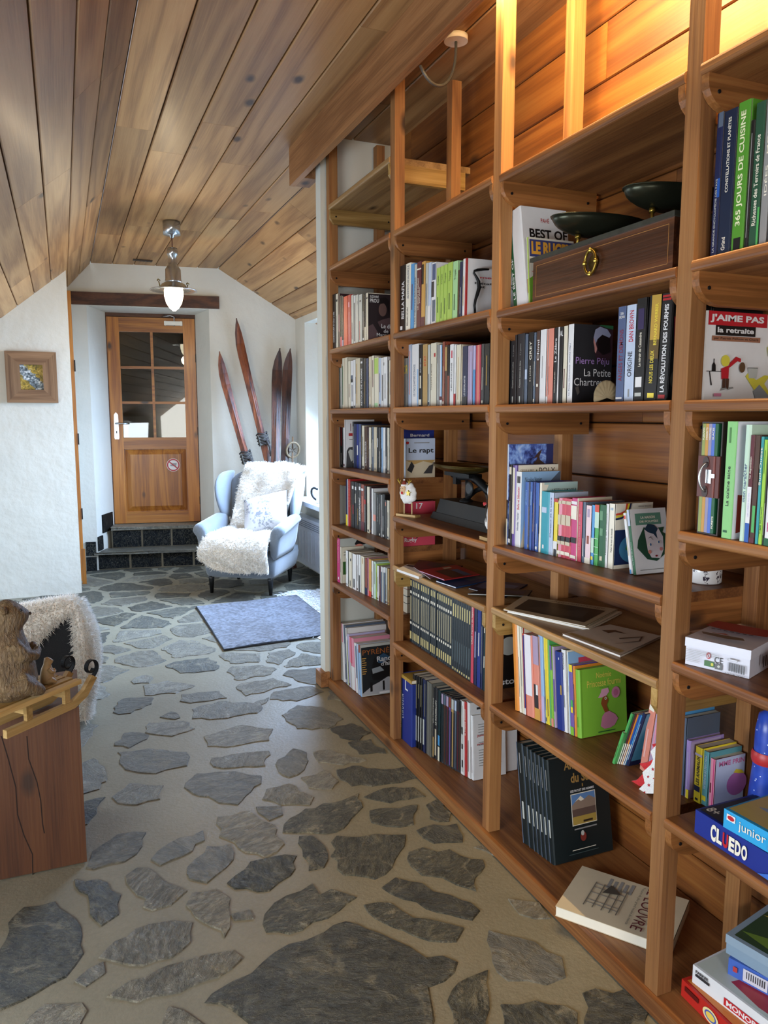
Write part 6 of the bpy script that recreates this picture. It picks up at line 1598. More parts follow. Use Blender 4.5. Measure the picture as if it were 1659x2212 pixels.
# table with bottle, and raised glasses (simple shapes)
b.cv_rect(.02, .20, .325, .332, bk); b.cv_poly([(.08, .33), (.125, .33), (.12, .40), (.105, .43), (.105, .47), (.095, .47), (.095, .43), (.08, .40)], bk); b.cv_poly([(.05, .325), (.06, .325), (.09, .17), (.075, .17)], bk)
b.cv_poly([(.47, .28), (.55, .17), (.64, .05), (.80, .05), (.70, .20), (.76, .29), (.70, .30), (.60, .24), (.50, .32)], 'd8cf4a'); b.cv_poly([(.57, .11), (.64, .19), (.78, .04), (.6, .03)], '8b9298'); b.cv_poly([(.49, .38), (.61, .38), (.60, .26), (.51, .26)], 'palegrey'); b.cv_rect(.49, .61, .375, .382, bk)
b.cv_poly([(.18, .36), (.27, .40), (.27, .25), (.19, .24)], 'b5202c'); b.cv_ell(.225, .45, .05, .065, 'd8cf4a'); b.cv_rect(.20, .235, .13, .25, '4b3126'); b.cv_rect(.24, .275, .13, .25, '4b3126'); b.cv_poly([(.27, .37), (.36, .45), (.40, .44), (.40, .48), (.34, .50), (.27, .42)], 'b5202c'); b.cv_ell(.42, .38, .035, .06, '5d4630')
b.cv_poly([(.18, .11), (.25, .13), (.25, .145), (.19, .14)], 'grey'); b.cv_poly([(.26, .12), (.33, .14), (.32, .155), (.27, .15)], 'grey')
b.cv_poly([(.74, .70), (.86, .70), (.85, .54), (.76, .54)], 'c7c48c'); b.cv_poly([(.70, .62), (.75, .66), (.76, .54), (.72, .52)], 'd8cf4a'); b.cv_rect(.105, .19, .045, .08, 'c77f9d', 'cover_print')
P_ = r[0].root.location
bb = Book(1.40, P_.y + .045, P_.y + .008, 1.537, .292, .16, 'black', 0, 'tall black book standing behind the white comic album', None)
bb.cv_text('SENDER', .05, .65, .93, .97, 'maroon', .01)

r = row(3, 3, 1.237, 1.316, (1500, 900), .2205, [
 (247, 357, 50, '86c47c', D((T_, 'La cuisine saine', .28, .62, 'charcoal', (.32, .6)), (B_, .05, .07, 'dark-green', (.25, .6)), (B_, .82, .95, '4d7f48', (.35, .5)), lab='thick light green cookbook right of the suitcase box', hard=True, d=.21)), (425, 482, 82, 'mint', D((T_, 'mon maraîcher', .34, .67, 'slate-blue', (.25, .8)), lab='slim pale mint cookbook right of the light green cookbook', d=.19, hard=True)), (484, 527, 182, 'maroon', D((B_, .0, .52, 'white'), (B_, .0, .18, 'blue'), (T_, 'La dégustation', .6, .8, 'ivory', (.3, .75)), (T_, 'LES LIVRETS DU VIN', .24, .46, 'lilac', (.4, .65)), lab='maroon and white wine booklet with blue foot', d=.15)), (531, 580, 185, 'brown', D((B_, .1, .35, 'green', (.3, .9)), (B_, .0, .05, 'maroon'), lab='dark brown wine book right of the maroon booklet', d=.16)), (584, 612, 198, '2f9aa0', D((T_, 'Sud-Ouest', .55, .9, 'ivory', (.2, .9)), lab='teal cookbook between dark brown and lime spines', d=.17)), (616, 652, 228, '9bcb43', D((T_, 'TIME Nutrition', .1, .36, 'dark-green', (.3, .7)), (B_, .68, .9, '5f8f2f', (.4, .6)), lab='slim lime green nutrition book', d=.15)), (656, 670, 260, 'black', D(lab='slim black book right of the lime one', d=.15)), (674, 760, 342, 'white', D((T_, 'Vins de France', .45, .9, 'slate-blue', (.35, .75)), (B_, 0, .08, 'dark-green'), (B_, .15, .25, 'magenta', (.3, .4)), lab='white wine guide with dark green foot at the frame edge', d=.18)), (764, 850, 300, 'dark-green', D(lab='dark green book just past the white wine guide', d=.18))], lean=-.2)
b = r[0]; b.cv_rect(.0, 1, 0, 1, 'e2e6f2'); b.cv_poly([(.05, .05), (.45, .1), (.5, .35), (.05, .38)], '8b2f22'); b.cv_poly([(.1, .36), (.3, .42), (.4, .36), (.25, .31)], 'c07a45'); b.cv_ell(.30, .70, .10, .07, '4f9a55'); b.cv_ell(.30, .62, .10, .05, '4f9a55')
# mixed children's books wedged behind the post between third and nearest bay
r = row(3, 5, .5205, (1.441, 1.464), (1460, 1500), .20903, [
 (80, 128, 468, 'a58fd0', D((B_, .0, .15, 'yellow', (.4, 1)), (B_, .2, .8, 'lilac', (.5, .7)), lab='lilac storybook left of the yellow animal book, behind the post', d=.115, hard=True, lean=1)), (176, 248, 530, 'yellow', D((T_, 'LES ANIMAUX', .32, .84, '2b2b2b', (.3, .75), False, .03), (B_, .84, .88, 'lilac'), (B_, .2, .3, 'navy', (.1, .9)), (B_, .04, .08, 'charcoal', (.3, .7)), lab='yellow animal book with black title behind the post', d=.115)), (251, 318, 572, '5b9aa5', D((T_, 'MON LIVRE DE MONSIEURS', .3, .92, 'pale-blue', (.3, .65), True), (B_, .08, .17, 'yellow', (.15, .8)), lab='teal storybook with round yellow dot on spine behind the post', d=.11)), (324, 382, 650, 'pink', D((B_, .0, 1, 'magenta', (.7, .85)), (B_, .3, .5, 'maroon', (.3, .5)), lab='pink-spined picture book with lilac cover behind the post', d=.10))])
b = r[-1]; b.cv_rect(.02, 1, 0, 1, 'b9c3de'); b.cv_text('MME PRIN', .12, .98, .84, .94, 'c06a9a', .03); b.cv_ell(.75, .42, .34, .24, 'b06aa8'); b.cv_poly([(.62, .66), (.70, .72), (.9, .68), (1, .6), (.8, .62)], 'd9c23a')
b = r[0]; b.cv_rect(.02, .9, .15, .98, 'b7a8d6')
for k, (l, t, c_, nm) in enumerate([(60, 350, 'steel-blue', 'grey-blue board book'), (30, 280, 'sky-blue', 'sky blue board book'), (12, 230, 'dark-green', 'dark green board book'), (-10, 200, 'palegrey', 'pale grey board book')]):
    y = PY[3] + .055 + k * .02
    Book(1.44, y + .018, y, .5205, .21 + .012 * k, .115, c_, 0, '%s behind the post, %s back from the lilac storybook' % (nm, ORD[k]), None)
# ================================================================== THINGS LYING AND STANDING ON THE SHELVES
def bil(Q, s, t): return Q[0].lerp(Q[3], s).lerp(Q[1].lerp(Q[2], s), t)
class Flat:
    """a book or brochure lying flat: corners near-left, far-left, far-right, near-right"""
    def __init__(s, name, label, cat, Q, z0, z1, top, side, group=None, curl=0.0, pagein=.002):
        Q = [Vector((q.x, q.y, 0)) for q in Q]; s.Q = Q; s.z1 = z1; s.k = 0
        c = (Q[0] + Q[1] + Q[2] + Q[3]) / 4
        s.root = thing(name, label, cat, (c.x, c.y, z0), math.atan2((Q[3] - Q[0]).y, (Q[3] - Q[0]).x), group)
        ct = min(.0018, (z1 - z0) * .25)
        bm = BM()
        for a, b in ((z0 + .0003, z0 + ct), (z1 - ct, z1)): prism(bm, [(q.x, q.y) for q in Q], 'z', a, b)
        e = (Q[3] - Q[0]).normalized() * .0015; w = [Q[3] - e, Q[2] - e, Q[2], Q[3]]
        prism(bm, [(q.x, q.y) for q in w], 'z', z0 + .0003, z1)
        obj('cover', bm, cm(top) if isinstance(top, str) else top, s.root)
        bm = BM(); P = [c + (q - c) * (1 - pagein * 6) for q in Q]
        prism(bm, [(q.x, q.y) for q in P], 'z', z0 + ct, z1 - ct); obj('pages', bm, cm(side), s.root)
    def P(s, a, b): q = bil(s.Q, a, b); return Vector((q.x, q.y, s.z1 + .0003 + .0002 * s.k))
    def poly(s, pts, c, name='cover_picture'):
        s.k += 1; bm = BM(); bm.faces.new([bm.verts.new(s.P(a, b)) for a, b in pts]); bm.normal_update()
        if bm.faces[:][0].normal.z < 0: bmesh.ops.reverse_faces(bm, faces=bm.faces[:])
        obj(name, bm, cm(c) if isinstance(c, str) else c, s.root, recalc=False)
    def rect(s, a0, a1, b0, b1, c, name='cover_picture'): s.poly([(a0, b0), (a1, b0), (a1, b1), (a0, b1)], c, name)
    def text(s, t, o, x, y, c, bold=.01):
        s.k += 1; O, X, Y = s.P(*o), s.P(*x), s.P(*y); bm = BM()
        put_text(bm, t, O, (X - O).normalized(), (Y - O).normalized(), (X - O).length, (Y - O).length, bold)
        obj('cover_title', bm, cm(c), s.root, recalc=False)


def quad(px, z):
    q = [onZ(u, v, z) for u, v in px]
    return q
# big museum book on the floor shelf
q = quad([(1199.7, 1957), (1257.8, 1870), (1490, 1945)], .082); q = [q[0], q[1], q[2], q[0] + q[2] - q[1]]
lo = Flat('book', 'large white museum book lying flat on the floor shelf of second-nearest bay', 'book', q, .0505, .082, 'beige', 'ivory')
for k in range(5): lo.rect(.30 + .05 * k, .33 + .05 * k, .70, .92 - .03 * (k % 2), 'grey', 'cover_print')
for b in (.28, .34, .5, .62, .70): lo.rect(.20, .50, b, b + .012, 'grey', 'cover_print')
for a in (.20, .28, .36, .43, .49): lo.rect(a, a + .010, .2, .74, '6f6a60', 'cover_print')
lo.poly([(.30, .55), (.46, .62), (.34, .76)], '4a4742', 'cover_print')
lo.text('LE LOUVRE', (.645, .97), (.645, .06), (.745, .97), '5a1f2c', .0)
lo.text('Trésors du plus grand musée du monde', (.59, .93), (.59, .10), (.62, .93), 'charcoal', .0)

# brochures on the narrow shelf of the second-nearest bay
q = quad([(1087, 1318), (1131, 1289), (1335, 1318), (1265, 1355)], .873)
f0 = Flat('brochure', 'white-edged brochure with dark photo cover, uppermost of the pair on second-nearest bay', 'brochure', q, .8725, .8765, 'b8ab90', 'white')
f0.rect(.10, .93, .14, .82, '2b2722'); f0.poly([(.2, .3), (.4, .6), (.6, .55), (.8, .7), (.85, .3), (.5, .2)], '3f3a33'); f0.text('Apprentissage', (.34, .85), (.90, .86), (.34, .96), '7a5a3a', .0)
q2 = [p + Vector((.006, -.008, 0)) for p in quad([(1089, 1320), (1131, 1293), (1337, 1323), (1266, 1360)], .868)]
Flat('brochure', 'white brochure lying underneath the dark photo brochure on second-nearest bay', 'brochure', q2, .8645, .8720, 'ivory', 'white')
q = quad([(1215, 1367), (1318, 1347), (1430, 1372), (1340, 1414)], .873)
f1 = Flat('brochure', 'pale brochure with brown bird drawing beside the second-nearest bay post', 'brochure', q, .8645, .8705, 'c9beb2', 'white')
f1.poly([(.18, .62), (.30, .78), (.55, .74), (.36, .70), (.34, .58)], '5a3d28'); f1.rect(.03, .95, .05, .16, 'b39a6a'); f1.text('Guide des sentiers de montagne', (.06, .065), (.92, .065), (.06, .14), '8a6a3a', .0); f1.poly([(.6, .5), (.8, .8), (.9, .6), (.7, .25), (.72, .3), (.87, .6), (.8, .75), (.63, .48)], 'brown')

# heap of magazines on the narrow shelf of the second bay
mags = [
 ([(857, 1229), (880, 1219), (945, 1228), (905, 1246)], .8560, .8660, 'white', 'white', 'white spiral notebook at the left of the magazine heap', [('r', .05, .95, .70, .95, 'charcoal')]),
 ([(1012, 1270), (1046, 1252), (1140, 1262), (1090, 1290)], .8560, .8605, 'navy', 'palegrey', 'navy magazine lying lowest near the bookcase post', [('r', .1, .9, .2, .8, 'slate-blue')]),
 ([(942, 1254), (985, 1232), (1075, 1250), (985, 1268)], .8565, .8630, '24406e', 'white', 'blue magazine under the red one in the heap', [('r', .1, .8, .5, .9, 'steel-blue')]),
 ([(1010, 1282), (1060, 1268), (1150, 1275), (1140, 1287)], .8615, .8660, 'charcoal', 'palegrey', 'dark magazine reaching through the gap toward the second-nearest bay', [('r', .1, .9, .2, .7, 'navy')]),
 ([(893, 1224), (905, 1209), (1000, 1222), (930, 1250)], .8665, .8705, '4f1d20', 'white', 'dark red magazine opened over the spiral notebook', [('r', .3, .9, .55, .9, 'charcoal')]),
 ([(905, 1232), (985, 1220), (1036, 1240), (960, 1252)], .8712, .8760, 'a32a2c', 'lilac', 'red magazine with white disc on top of the heap', [('r', .25, .95, .25, .62, '4a2f28'), ('r', .35, .95, .62, .80, 'slate-blue'), ('r', .10, .22, .55, .75, 'beige')])]
for px, z0, z1, c, sd_, lab, deco in mags:
    f = Flat('magazine', lab, 'magazine', quad(px, z1), z0, z1, c, sd_, 'magazines heaped on second-farthest bay')
    for d_ in deco: f.rect(*d_[1:], 'cover_picture') if d_[0] == 'r' else None

# three books lying flat at the right end of the farthest bay
for k, (c_, z0, z1, nm) in enumerate([('ivory', .6135, .655, 'ivory'), ('charcoal', .656, .690, 'charcoal'), ('palegrey', .691, .722, 'pale grey'), ('salmon', .723, .745, 'salmon pink')]):
    Flat('book', '%s book lying flat, %s from the bottom behind the second post' % (nm, ORD[k]), 'book', [Vector((1.40, 3.062, 0)), Vector((1.40, 3.20, 0)), Vector((1.565, 3.20, 0)), Vector((1.565, 3.062, 0))], z0, z1, c_, 'pages')


# ---------- old balance in its wooden case (second-nearest bay)
XS = 1.336; zs = 1.840
ya, yb = y_from_u(1150, XS, zs), y_from_u(1452, XS, zs)
zt = z_from_v(567, XS, ya)
sc = thing('balance_scale', 'antique wooden-cased balance with two dark brass pans on the second-nearest bay', 'scales', (XS + .1, (ya + yb) / 2, zs))
bm = BM(); box(bm, XS, XS + .20, yb, ya, zs + .001, zt); bevel(bm, .002); obj('case', bm, 'scalew', sc)
bm = BM(); box(bm, XS - .008, XS + .208, yb - .008, ya + .008, zt, zt + .012); bevel(bm, .003); obj('top_plate', bm, plain('3b3e38', .35, var=.3), sc)
bm = BM(); zz0, zz1, y0_, y1_ = zs + .018, zt - .014, yb + .016, ya - .016
for a in ((y0_, y1_, zz0, zz0 + .0012), (y0_, y1_, zz1, zz1 + .0012), (y0_, y0_ + .0012, zz0, zz1), (y1_ - .0012, y1_, zz0, zz1)): box(bm, XS - .0006, XS + .0002, *a)
obj('inlay', bm, plain('a5763e', .4), sc)
yc = y_from_u(1282, XS, zs + .05); zc = z_from_v(567, XS, yc)
bm = BM(); ring = [(XS - .012, yc + .023 * math.cos(a), zc + .031 * math.sin(a)) for a in [i * math.pi / 16 for i in range(32)]]
tube(bm, ring, .0042, 8, 0, True)
for a in (90, 0, 180, 270): bmesh.ops.create_uvsphere(bm, u_segments=10, v_segments=6, radius=.007, matrix=Matrix.Translation((XS - .012, yc + .023 * math.cos(R(a)), zc + .031 * math.sin(R(a)))))
box(bm, XS - .012, XS, yc - .005, yc + .005, zc + .024, zc + .036)
obj('ring_handle', bm, 'brass', sc)
bm = BM(); lathe(bm, [(.0, -.001), (.018, 0), (.020, .003)], 20, Matrix.Translation((XS, yc, zc)) @ Matrix.Rotation(R(-90), 4, 'Y')); obj('handle_rose', bm, plain('5c4a26', .4, .8), sc)
M['panm'] = plain('35372b', .3, .7)
def boat(bm, c, L, Wd, Hh, n=24, m=8):
    rows_ = []
    for j in range(m + 1):
        a = j / m * math.pi / 2; rows_.append([Vector((c.x + Wd / 2 * math.sin(a) ** .7 * math.cos(t), c.y + L / 2 * math.sin(a) ** .7 * math.sin(t) , c.z + Hh * (1 - math.cos(a)))) for t in [2 * math.pi * i / n for i in range(n)]])
    rows_.append([Vector((c.x + (Wd / 2 + .006) * math.cos(t), c.y + (L / 2 + .006) * math.sin(t), c.z + Hh)) for t in [2 * math.pi * i / n for i in range(n)]])
    grid(bm, rows_, True)
for xx, yy, zz in ((1.435, 1.83, 2.008), (1.470, 1.575, 2.022)):
    c_ = Vector((xx, yy, zz)); hh = .045
    bm = BM(); boat(bm, c_, .14, .31, hh); o = obj('pan', bm, 'panm', sc); o.modifiers.new('t', 'SOLIDIFY').thickness = .0025
    for dx in (-.075, .0, .07):
        bm = BM(); tube(bm, [(xx + dx, c_.y, zt + .010), (xx + dx, c_.y, c_.z + .006)], [.0045, .0045]); lathe(bm, [(.008, 0), (.008, .012)], 12, Matrix.Translation((xx + dx, c_.y, c_.z - .012))); obj('pan_post', bm, 'brass', sc)
bm = BM(); box(bm, 1.415, 1.47, yb + .004, ya - .01, zt + .012, zt + .018); obj('beam', bm, 'iron', sc)

# ---------- black cast iron kitchen scales (second bay)
zs = 1.0735; X0, X1 = 1.42, 1.565
ya, yb = 2.875, 2.245
ks = thing('kitchen_scale', 'black cast iron kitchen scales with two brass pans on second-farthest bay', 'scales', (1.49, 2.55, zs))
def taper(bm, x0, x1, y0, y1, z0, z1, k):
    lo_ = [(x0, y0), (x1, y0), (x1, y1), (x0, y1)]; hi_ = [(x0 + k, y0 + k), (x1 - k, y0 + k), (x1 - k, y1 - k), (x0 + k, y1 - k)]
    a = [bm.verts.new((p[0], p[1], z0)) for p in lo_]; b = [bm.verts.new((p[0], p[1], z1)) for p in hi_]
    bm.faces.new(a); bm.faces.new(b)
    for i in range(4): bm.faces.new((a[i], a[(i + 1) % 4], b[(i + 1) % 4], b[i]))
bm = BM(); taper(bm, X0, X1, yb, ya, zs + .0005, zs + .028, .010); taper(bm, X0 + .014, X1 - .014, yb + .014, ya - .03, zs + .028, zs + .085, .012); bevel(bm, .003); obj('base', bm, plain('0c0d0e', .6), ks)
bm = BM()
ym = 2.56; xm_ = (X0 + X1) / 2
tube(bm, [(xm_, ym + .13, zs + .08), (xm_, ym + .13, zs + .19)], .006)
lathe(bm, [(.03, 0), (.028, .01), (.012, .02)], 16, Matrix.Translation((xm_, ym + .13, zs + .08)));
obj('column', bm, 'iron', ks)
bm = BM(); lathe(bm, [(.035, 0), (.03, .015), (.014, .03), (.02, .05)], 16, Matrix.Translation((xm_, ym - .10, zs + .08))); obj('column', bm, 'iron', ks)
bm = BM()
tube(bm, bez((xm_, ym + .25, zs + .185), (xm_, ym + .14, zs + .17), (xm_, ym + .10, zs + .20), (xm_, ym + .02, zs + .17), 10) + bez((xm_, ym + .02, zs + .17), (xm_, ym - .06, zs + .14), (xm_, ym - .12, zs + .10), (xm_, ym - .2, zs + .13), 10)[1:], [.012] * 8 + [.018] * 6 + [.013] * 7)
box(bm, xm_ - .03, xm_ + .03, ym + .06, ym + .27, zs + .185, zs + .20); box(bm, xm_ - .012, xm_ + .012, ym + .2, ym + .225, zs + .15, zs + .19)
tube(bm, bez((xm_, ym + .12, zs + .1), (xm_, ym + .02, zs + .17), (xm_, ym - .08, zs + .17), (xm_, ym - .12, zs + .09), 10), .010)
obj('beam', bm, 'iron', ks)
bm = BM(); lathe(bm, [(.0, 0), (.026, .002), (.03, .008), (.02, .012)], 16, Matrix.Translation((xm_ - .02, ym + .06, zs + .145)) @ Matrix.Rotation(R(-90), 4, 'Y')); obj('pivot_disc', bm, plain('3a3d40', .5, .5), ks)
M['panb'] = plain('6b5a2c', .3, .85)
c_ = Vector((xm_ - .01, ym + .155, zs + .203)); bm = BM(); boat(bm, c_, .40, .16, .030); o = obj('pan', bm, 'panb', ks); o.modifiers.new('t', 'SOLIDIFY').thickness = .002
c_ = Vector((xm_, ym - .19, zs + .160)); bm = BM(); boat(bm, c_, .19, .15, .022); o = obj('pan', bm, 'panb', ks); o.modifiers.new('t', 'SOLIDIFY').thickness = .002
bm = BM(); tube(bm, [(xm_, ym - .19, zs + .125), (xm_, ym - .19, zs + .162)], .008); obj('pan_post', bm, 'iron', ks)
bm = BM(); yv = ym - .115
tube(bm, [(1.55, yv + .03, zs + .14), (1.55, yv + .024, zs + .22), (1.55, yv + .016, zs + .27), (1.55, yv, zs + .285), (1.55, yv - .016, zs + .27), (1.55, yv - .022, zs + .22), (1.55, yv - .03, zs + .14)], .0032); obj('wire_loop', bm, 'iron', ks)

# ---------- sheep ornaments dressed for Christmas
def sheep(loc, rotz, label):
    """faces local -x; y across"""
    t = thing('sheep_ornament', label, 'ornament', loc, rotz, 'sheep ornaments on the second-farthest bay')
    bm = BM(); box(bm, -.018, .018, -.055, .055, 0, .010); bevel(bm, .001, 1); obj('base', bm, 'sledw', t, True)
    for s_ in (-1, 1):
        bm = BM(); tube(bm, [(0, s_ * .022, .010), (0, s_ * .022, .06)], .003); obj('leg', bm, plain('cdb184', .6), t, True)
    bm = BM(); rng_ = random.Random(4)
    bmesh.ops.create_icosphere(bm, subdivisions=4, radius=1)
    for v in bm.verts:
        p = v.co; n_ = .07 * math.sin(p.y * 7 + p.z * 5) * math.sin(p.z * 8 - p.y * 3)
        v.co = Vector((p.x * .021, p.y * (.046 + .003 * n_), p.z * .047 + .0)) * (1 + n_); v.co.z += .100
    for f in bm.faces: f.smooth = True
    obj('body', bm, 'clothw', t, True)
    bm = BM(); bmesh.ops.create_uvsphere(bm, u_segments=16, v_segments=12, radius=1, matrix=Matrix.Translation((-.020, .012, .116)) @ Matrix.Diagonal((.008, .015, .022, 1))); obj('face', bm, plain('d8b48c', .7), t, True)
    bm = BM(); bmesh.ops.create_uvsphere(bm, u_segments=10, v_segments=8, radius=1, matrix=Matrix.Translation((-.028, .011, .103)) @ Matrix.Diagonal((.004, .0055, .0065, 1))); obj('nose', bm, 'clothr', t, True)
    for s_ in (-1, 1):
        bm = BM(); bmesh.ops.create_uvsphere(bm, u_segments=8, v_segments=6, radius=.0015, matrix=Matrix.Translation((-.0285, .012 + s_ * .005, .122))); obj('eye', bm, 'black', t, True)
        bm = BM(); y = .012 + s_ * .020
        tube(bm, [(-.012, y, .135), (-.012, y + s_ * .012, .150), (-.012, y + s_ * .013, .163)], .002); tube(bm, [(-.012, y + s_ * .007, .144), (-.012, y - s_ * .0, .158)], .0018); tube(bm, [(-.012, y + s_ * .012, .150), (-.012, y + s_ * .022, .158)], .0016); obj('antler', bm, plain('b59a3c', .4, .5), t, True)
    bm = BM(); lathe(bm, [(.012, .134), (.008, .145), (.002, .156)], 14, Matrix.Translation((-.012, .012, 0))); obj('hat', bm, plain('8a3a2c', .9), t, True)
    bm = BM(); bmesh.ops.create_uvsphere(bm, u_segments=10, v_segments=8, radius=.004, matrix=Matrix.Translation((-.012, .012, .158))); lathe(bm, [(.0135, .131), (.0145, .135), (.0125, .139)], 14, Matrix.Translation((-.012, .012, 0)), 0, False); obj('pompom', bm, 'clothw', t, True)
    bm = BM(); prism(bm, [((.014 if k % 2 == 0 else .006) * math.cos(R(90 + k * 36)) - .022, (.014 if k % 2 == 0 else .006) * math.sin(R(90 + k * 36)) + .104) for k in range(10)], 'x', -.027, -.021); obj('star', bm, plain('c7b04a', .35, .4), t, True)
    return t
sheep((1.352, 2.950, 1.0735), R(24), 'white sheep ornament with gold antlers and star left of the iron scales')
# the second one, seen from behind with its cord and red heart
t2 = thing('hanging_sheep', 'white fluffy ornament with cord bow and red heart half hidden by post', 'ornament', (1.345, 2.262, 1.0735))
bm = BM(); box(bm, 1.325, 1.367, 2.222, 2.292, 1.074, 1.086); bevel(bm, .001, 1); obj('base', bm, 'sledw', t2)
bm = BM(); tube(bm, [(1.345, 2.245, 1.086), (1.345, 2.244, 1.13)], .006); obj('leg', bm, 'clothw', t2)
bm = BM(); rows = []
for j in range(15):
    f = j / 14; z = 1.115 + .175 * f; w = [.022, .03, .03, .027, .024, .021, .019, .017, .015, .017, .021, .021, .019, .013, .003][j]
    rows.append([Vector((1.345 + w * .6 * math.cos(a), 2.246 + w * math.sin(a) * (1 + .12 * math.sin(5 * a + j)), z)) for a in [2 * math.pi * i / 16 for i in range(16)]])
grid(bm, rows, True); obj('body', bm, 'clothw', t2)
bm = BM(); tube(bm, [(1.331, 2.255, 1.22), (1.328, 2.262, 1.235), (1.330, 2.25, 1.228), (1.328, 2.235, 1.236), (1.331, 2.242, 1.222), (1.330, 2.25, 1.228), (1.328, 2.256, 1.17), (1.328, 2.252, 1.14)], .0018, 6); obj('cord', bm, plain('3a342e', .8), t2)
bm = BM(); prism(bm, [(2.262, 1.195), (2.268, 1.203), (2.262, 1.208), (2.257, 1.203), (2.252, 1.208), (2.247, 1.203)], 'x', 1.323, 1.327); obj('heart', bm, 'clothr', t2)

# ---------- cloth hen by the post
hp = onZ(1400, 1718, .5205); XH = 1.362
def hx(x, y): p = onX(1200 + x * .16727, 1380 + y * .16727, XH); return (p.y, p.z)
hn = thing('cloth_hen', 'white cloth hen with red stars, red comb and feet beside the post', 'soft toy', (XH + .02, hx(1180, 2030)[0], .5205))
zoff = .5212 - hx(1180, 2036)[1]
def hpoly(name, pts, mat, x0, x1, rad=.006):
    bm = BM(); prism(bm, [(a, b + zoff) for a, b in (hx(*p) for p in pts)], 'x', x0, x1); bevel(bm, rad, 3, 60); o = obj(name, bm, mat, hn)
    return o
hpoly('body', [(1040, 2030), (1060, 1990), (1150, 1900), (1120, 1760), (1230, 1660), (1260, 1590), (1225, 1490), (1305, 1400), (1340, 1420), (1340, 1700), (1330, 2036)], 'clothw', XH, XH + .05, .012)
hpoly('comb', [(1185, 1410), (1305, 1380), (1330, 1420), (1290, 1450), (1225, 1480)], 'clothr', XH + .015, XH + .035)
hpoly('beak', [(1035, 1655), (1140, 1640), (1260, 1575), (1280, 1620), (1170, 1715), (1110, 1745)], 'clothr', XH + .012, XH + .036)
hpoly('wattle', [(930, 1880), (1000, 1870), (1110, 1760), (1145, 1850), (1105, 1940), (1050, 1950), (970, 1930)], 'clothr', XH + .012, XH + .036)
bm = BM()
for cx_, cy_, rr in ((1255, 1720, 24), (1195, 1815, 20), (1205, 1925, 24), (1085, 2005, 24), (1150, 2015, 16), (1265, 1840, 12), (1290, 1970, 18), (1300, 1760, 20)):
    pts = [hx(cx_ + rr * (1 if k % 2 == 0 else .45) * math.sin(R(36 * k)), cy_ - rr * (1 if k % 2 == 0 else .45) * math.cos(R(36 * k))) for k in range(10)]
    prism(bm, [(a, b + zoff) for a, b in pts], 'x', XH - .0006, XH + .0002)
obj('star_print', bm, plain('b3202c', .8), hn)

# ---------- boxed set made like a suitcase
XB, zb = 1.318, 1.2375
ya, yb = y_from_u(1503, XB, zb), y_from_u(1547, XB, zb); hB = z_from_v(911, XB, ya) - zb
bs = thing('boxed_set', 'boxed set of five books in a suitcase-printed slipcase left of the cookbooks', 'boxed set', (XB, (ya + yb) / 2, zb))
wB = ya - yb
bm = BM(); box(bm, XB + .003, XB + .16, yb, yb + .003, zb, zb + hB); box(bm, XB + .003, XB + .16, ya - .003, ya, zb, zb + hB); box(bm, XB + .003, XB + .16, yb + .003, ya - .003, zb, zb + .003); box(bm, XB + .003, XB + .16, yb + .003, ya - .003, zb + hB - .003, zb + hB); obj('slipcase', bm, plain('3b3230', .4), bs)
cols5 = ['8f9a52', 'c08f3c', '8f8aa8', '4a6cc4', '1f5a3a']; nm5 = ['FLEUVES', 'DESERTS', 'MONTAGNES', 'GLACES', 'FORETS']
pw = (wB - .014) / 5
for k in range(5):
    y1_ = ya - .003 - pw * k; y0_ = y1_ - pw + .0004
    bm = BM(); box(bm, XB + .002, XB + .15, y0_, y1_, zb + .004, zb + hB - .004); v_ = obj('volume', bm, plain(cols5[k], .4), bs)
    bm = BM(); put_text(bm, nm5[k], Vector((XB + .0014, y0_ + pw * .2, zb + hB * (.84 if k < 4 else .06))), NZ, Vector((0, 1, 0)), hB * .11, pw * .55, .02); obj('spine_title', bm, cm('ivory'), v_, recalc=False)
bm = BM(); box(bm, XB - .0025, XB + .001, yb - .001, ya + .001, zb + hB * .335, zb + hB * .70); bevel(bm, .001, 1); bd = obj('suitcase_band', bm, plain('5e2f2a', .4, var=.2), bs)
bm = BM(); box(bm, XB - .004, XB - .0026, yb + wB * .18, yb + wB * .26, zb + hB * .335, zb + hB * .70); obj('band_strap', bm, plain('7a4038', .4), bs)
yh = yb + wB * .62
bm = BM(); zz = [zb + hB * f for f in (.40, .45, .52, .58, .64)]
tube(bm, bez((XB - .004, yh - .002, zb + hB * .385), (XB - .02, yh + .008, zb + hB * .42), (XB - .02, yh + .008, zb + hB * .62), (XB - .004, yh - .004, zb + hB * .64), 10), .0025); obj('handle', bm, 'chrome', bs)
for f in (.385, .645):
    bm = BM(); lathe(bm, [(.0, 0), (.0085, .001), (.0085, .002)], 16, Matrix.Translation((XB - .002, yh, zb + hB * f)) @ Matrix.Rotation(R(-90), 4, 'Y') @ Matrix.Diagonal((1.5, 1, 1, 1))); obj('handle_tab', bm, plain('3a2a28', .4), bs)
bm = BM(); box(bm, XB - .004, XB - .0026, yb + wB * .34, yb + wB * .60, zb + hB * .46, zb + hB * .58); box(bm, XB - .005, XB - .0035, yb + wB * .16, yb + wB * .34, zb + hB * .51, zb + hB * .545); obj('clasp', bm, 'chrome', bs)


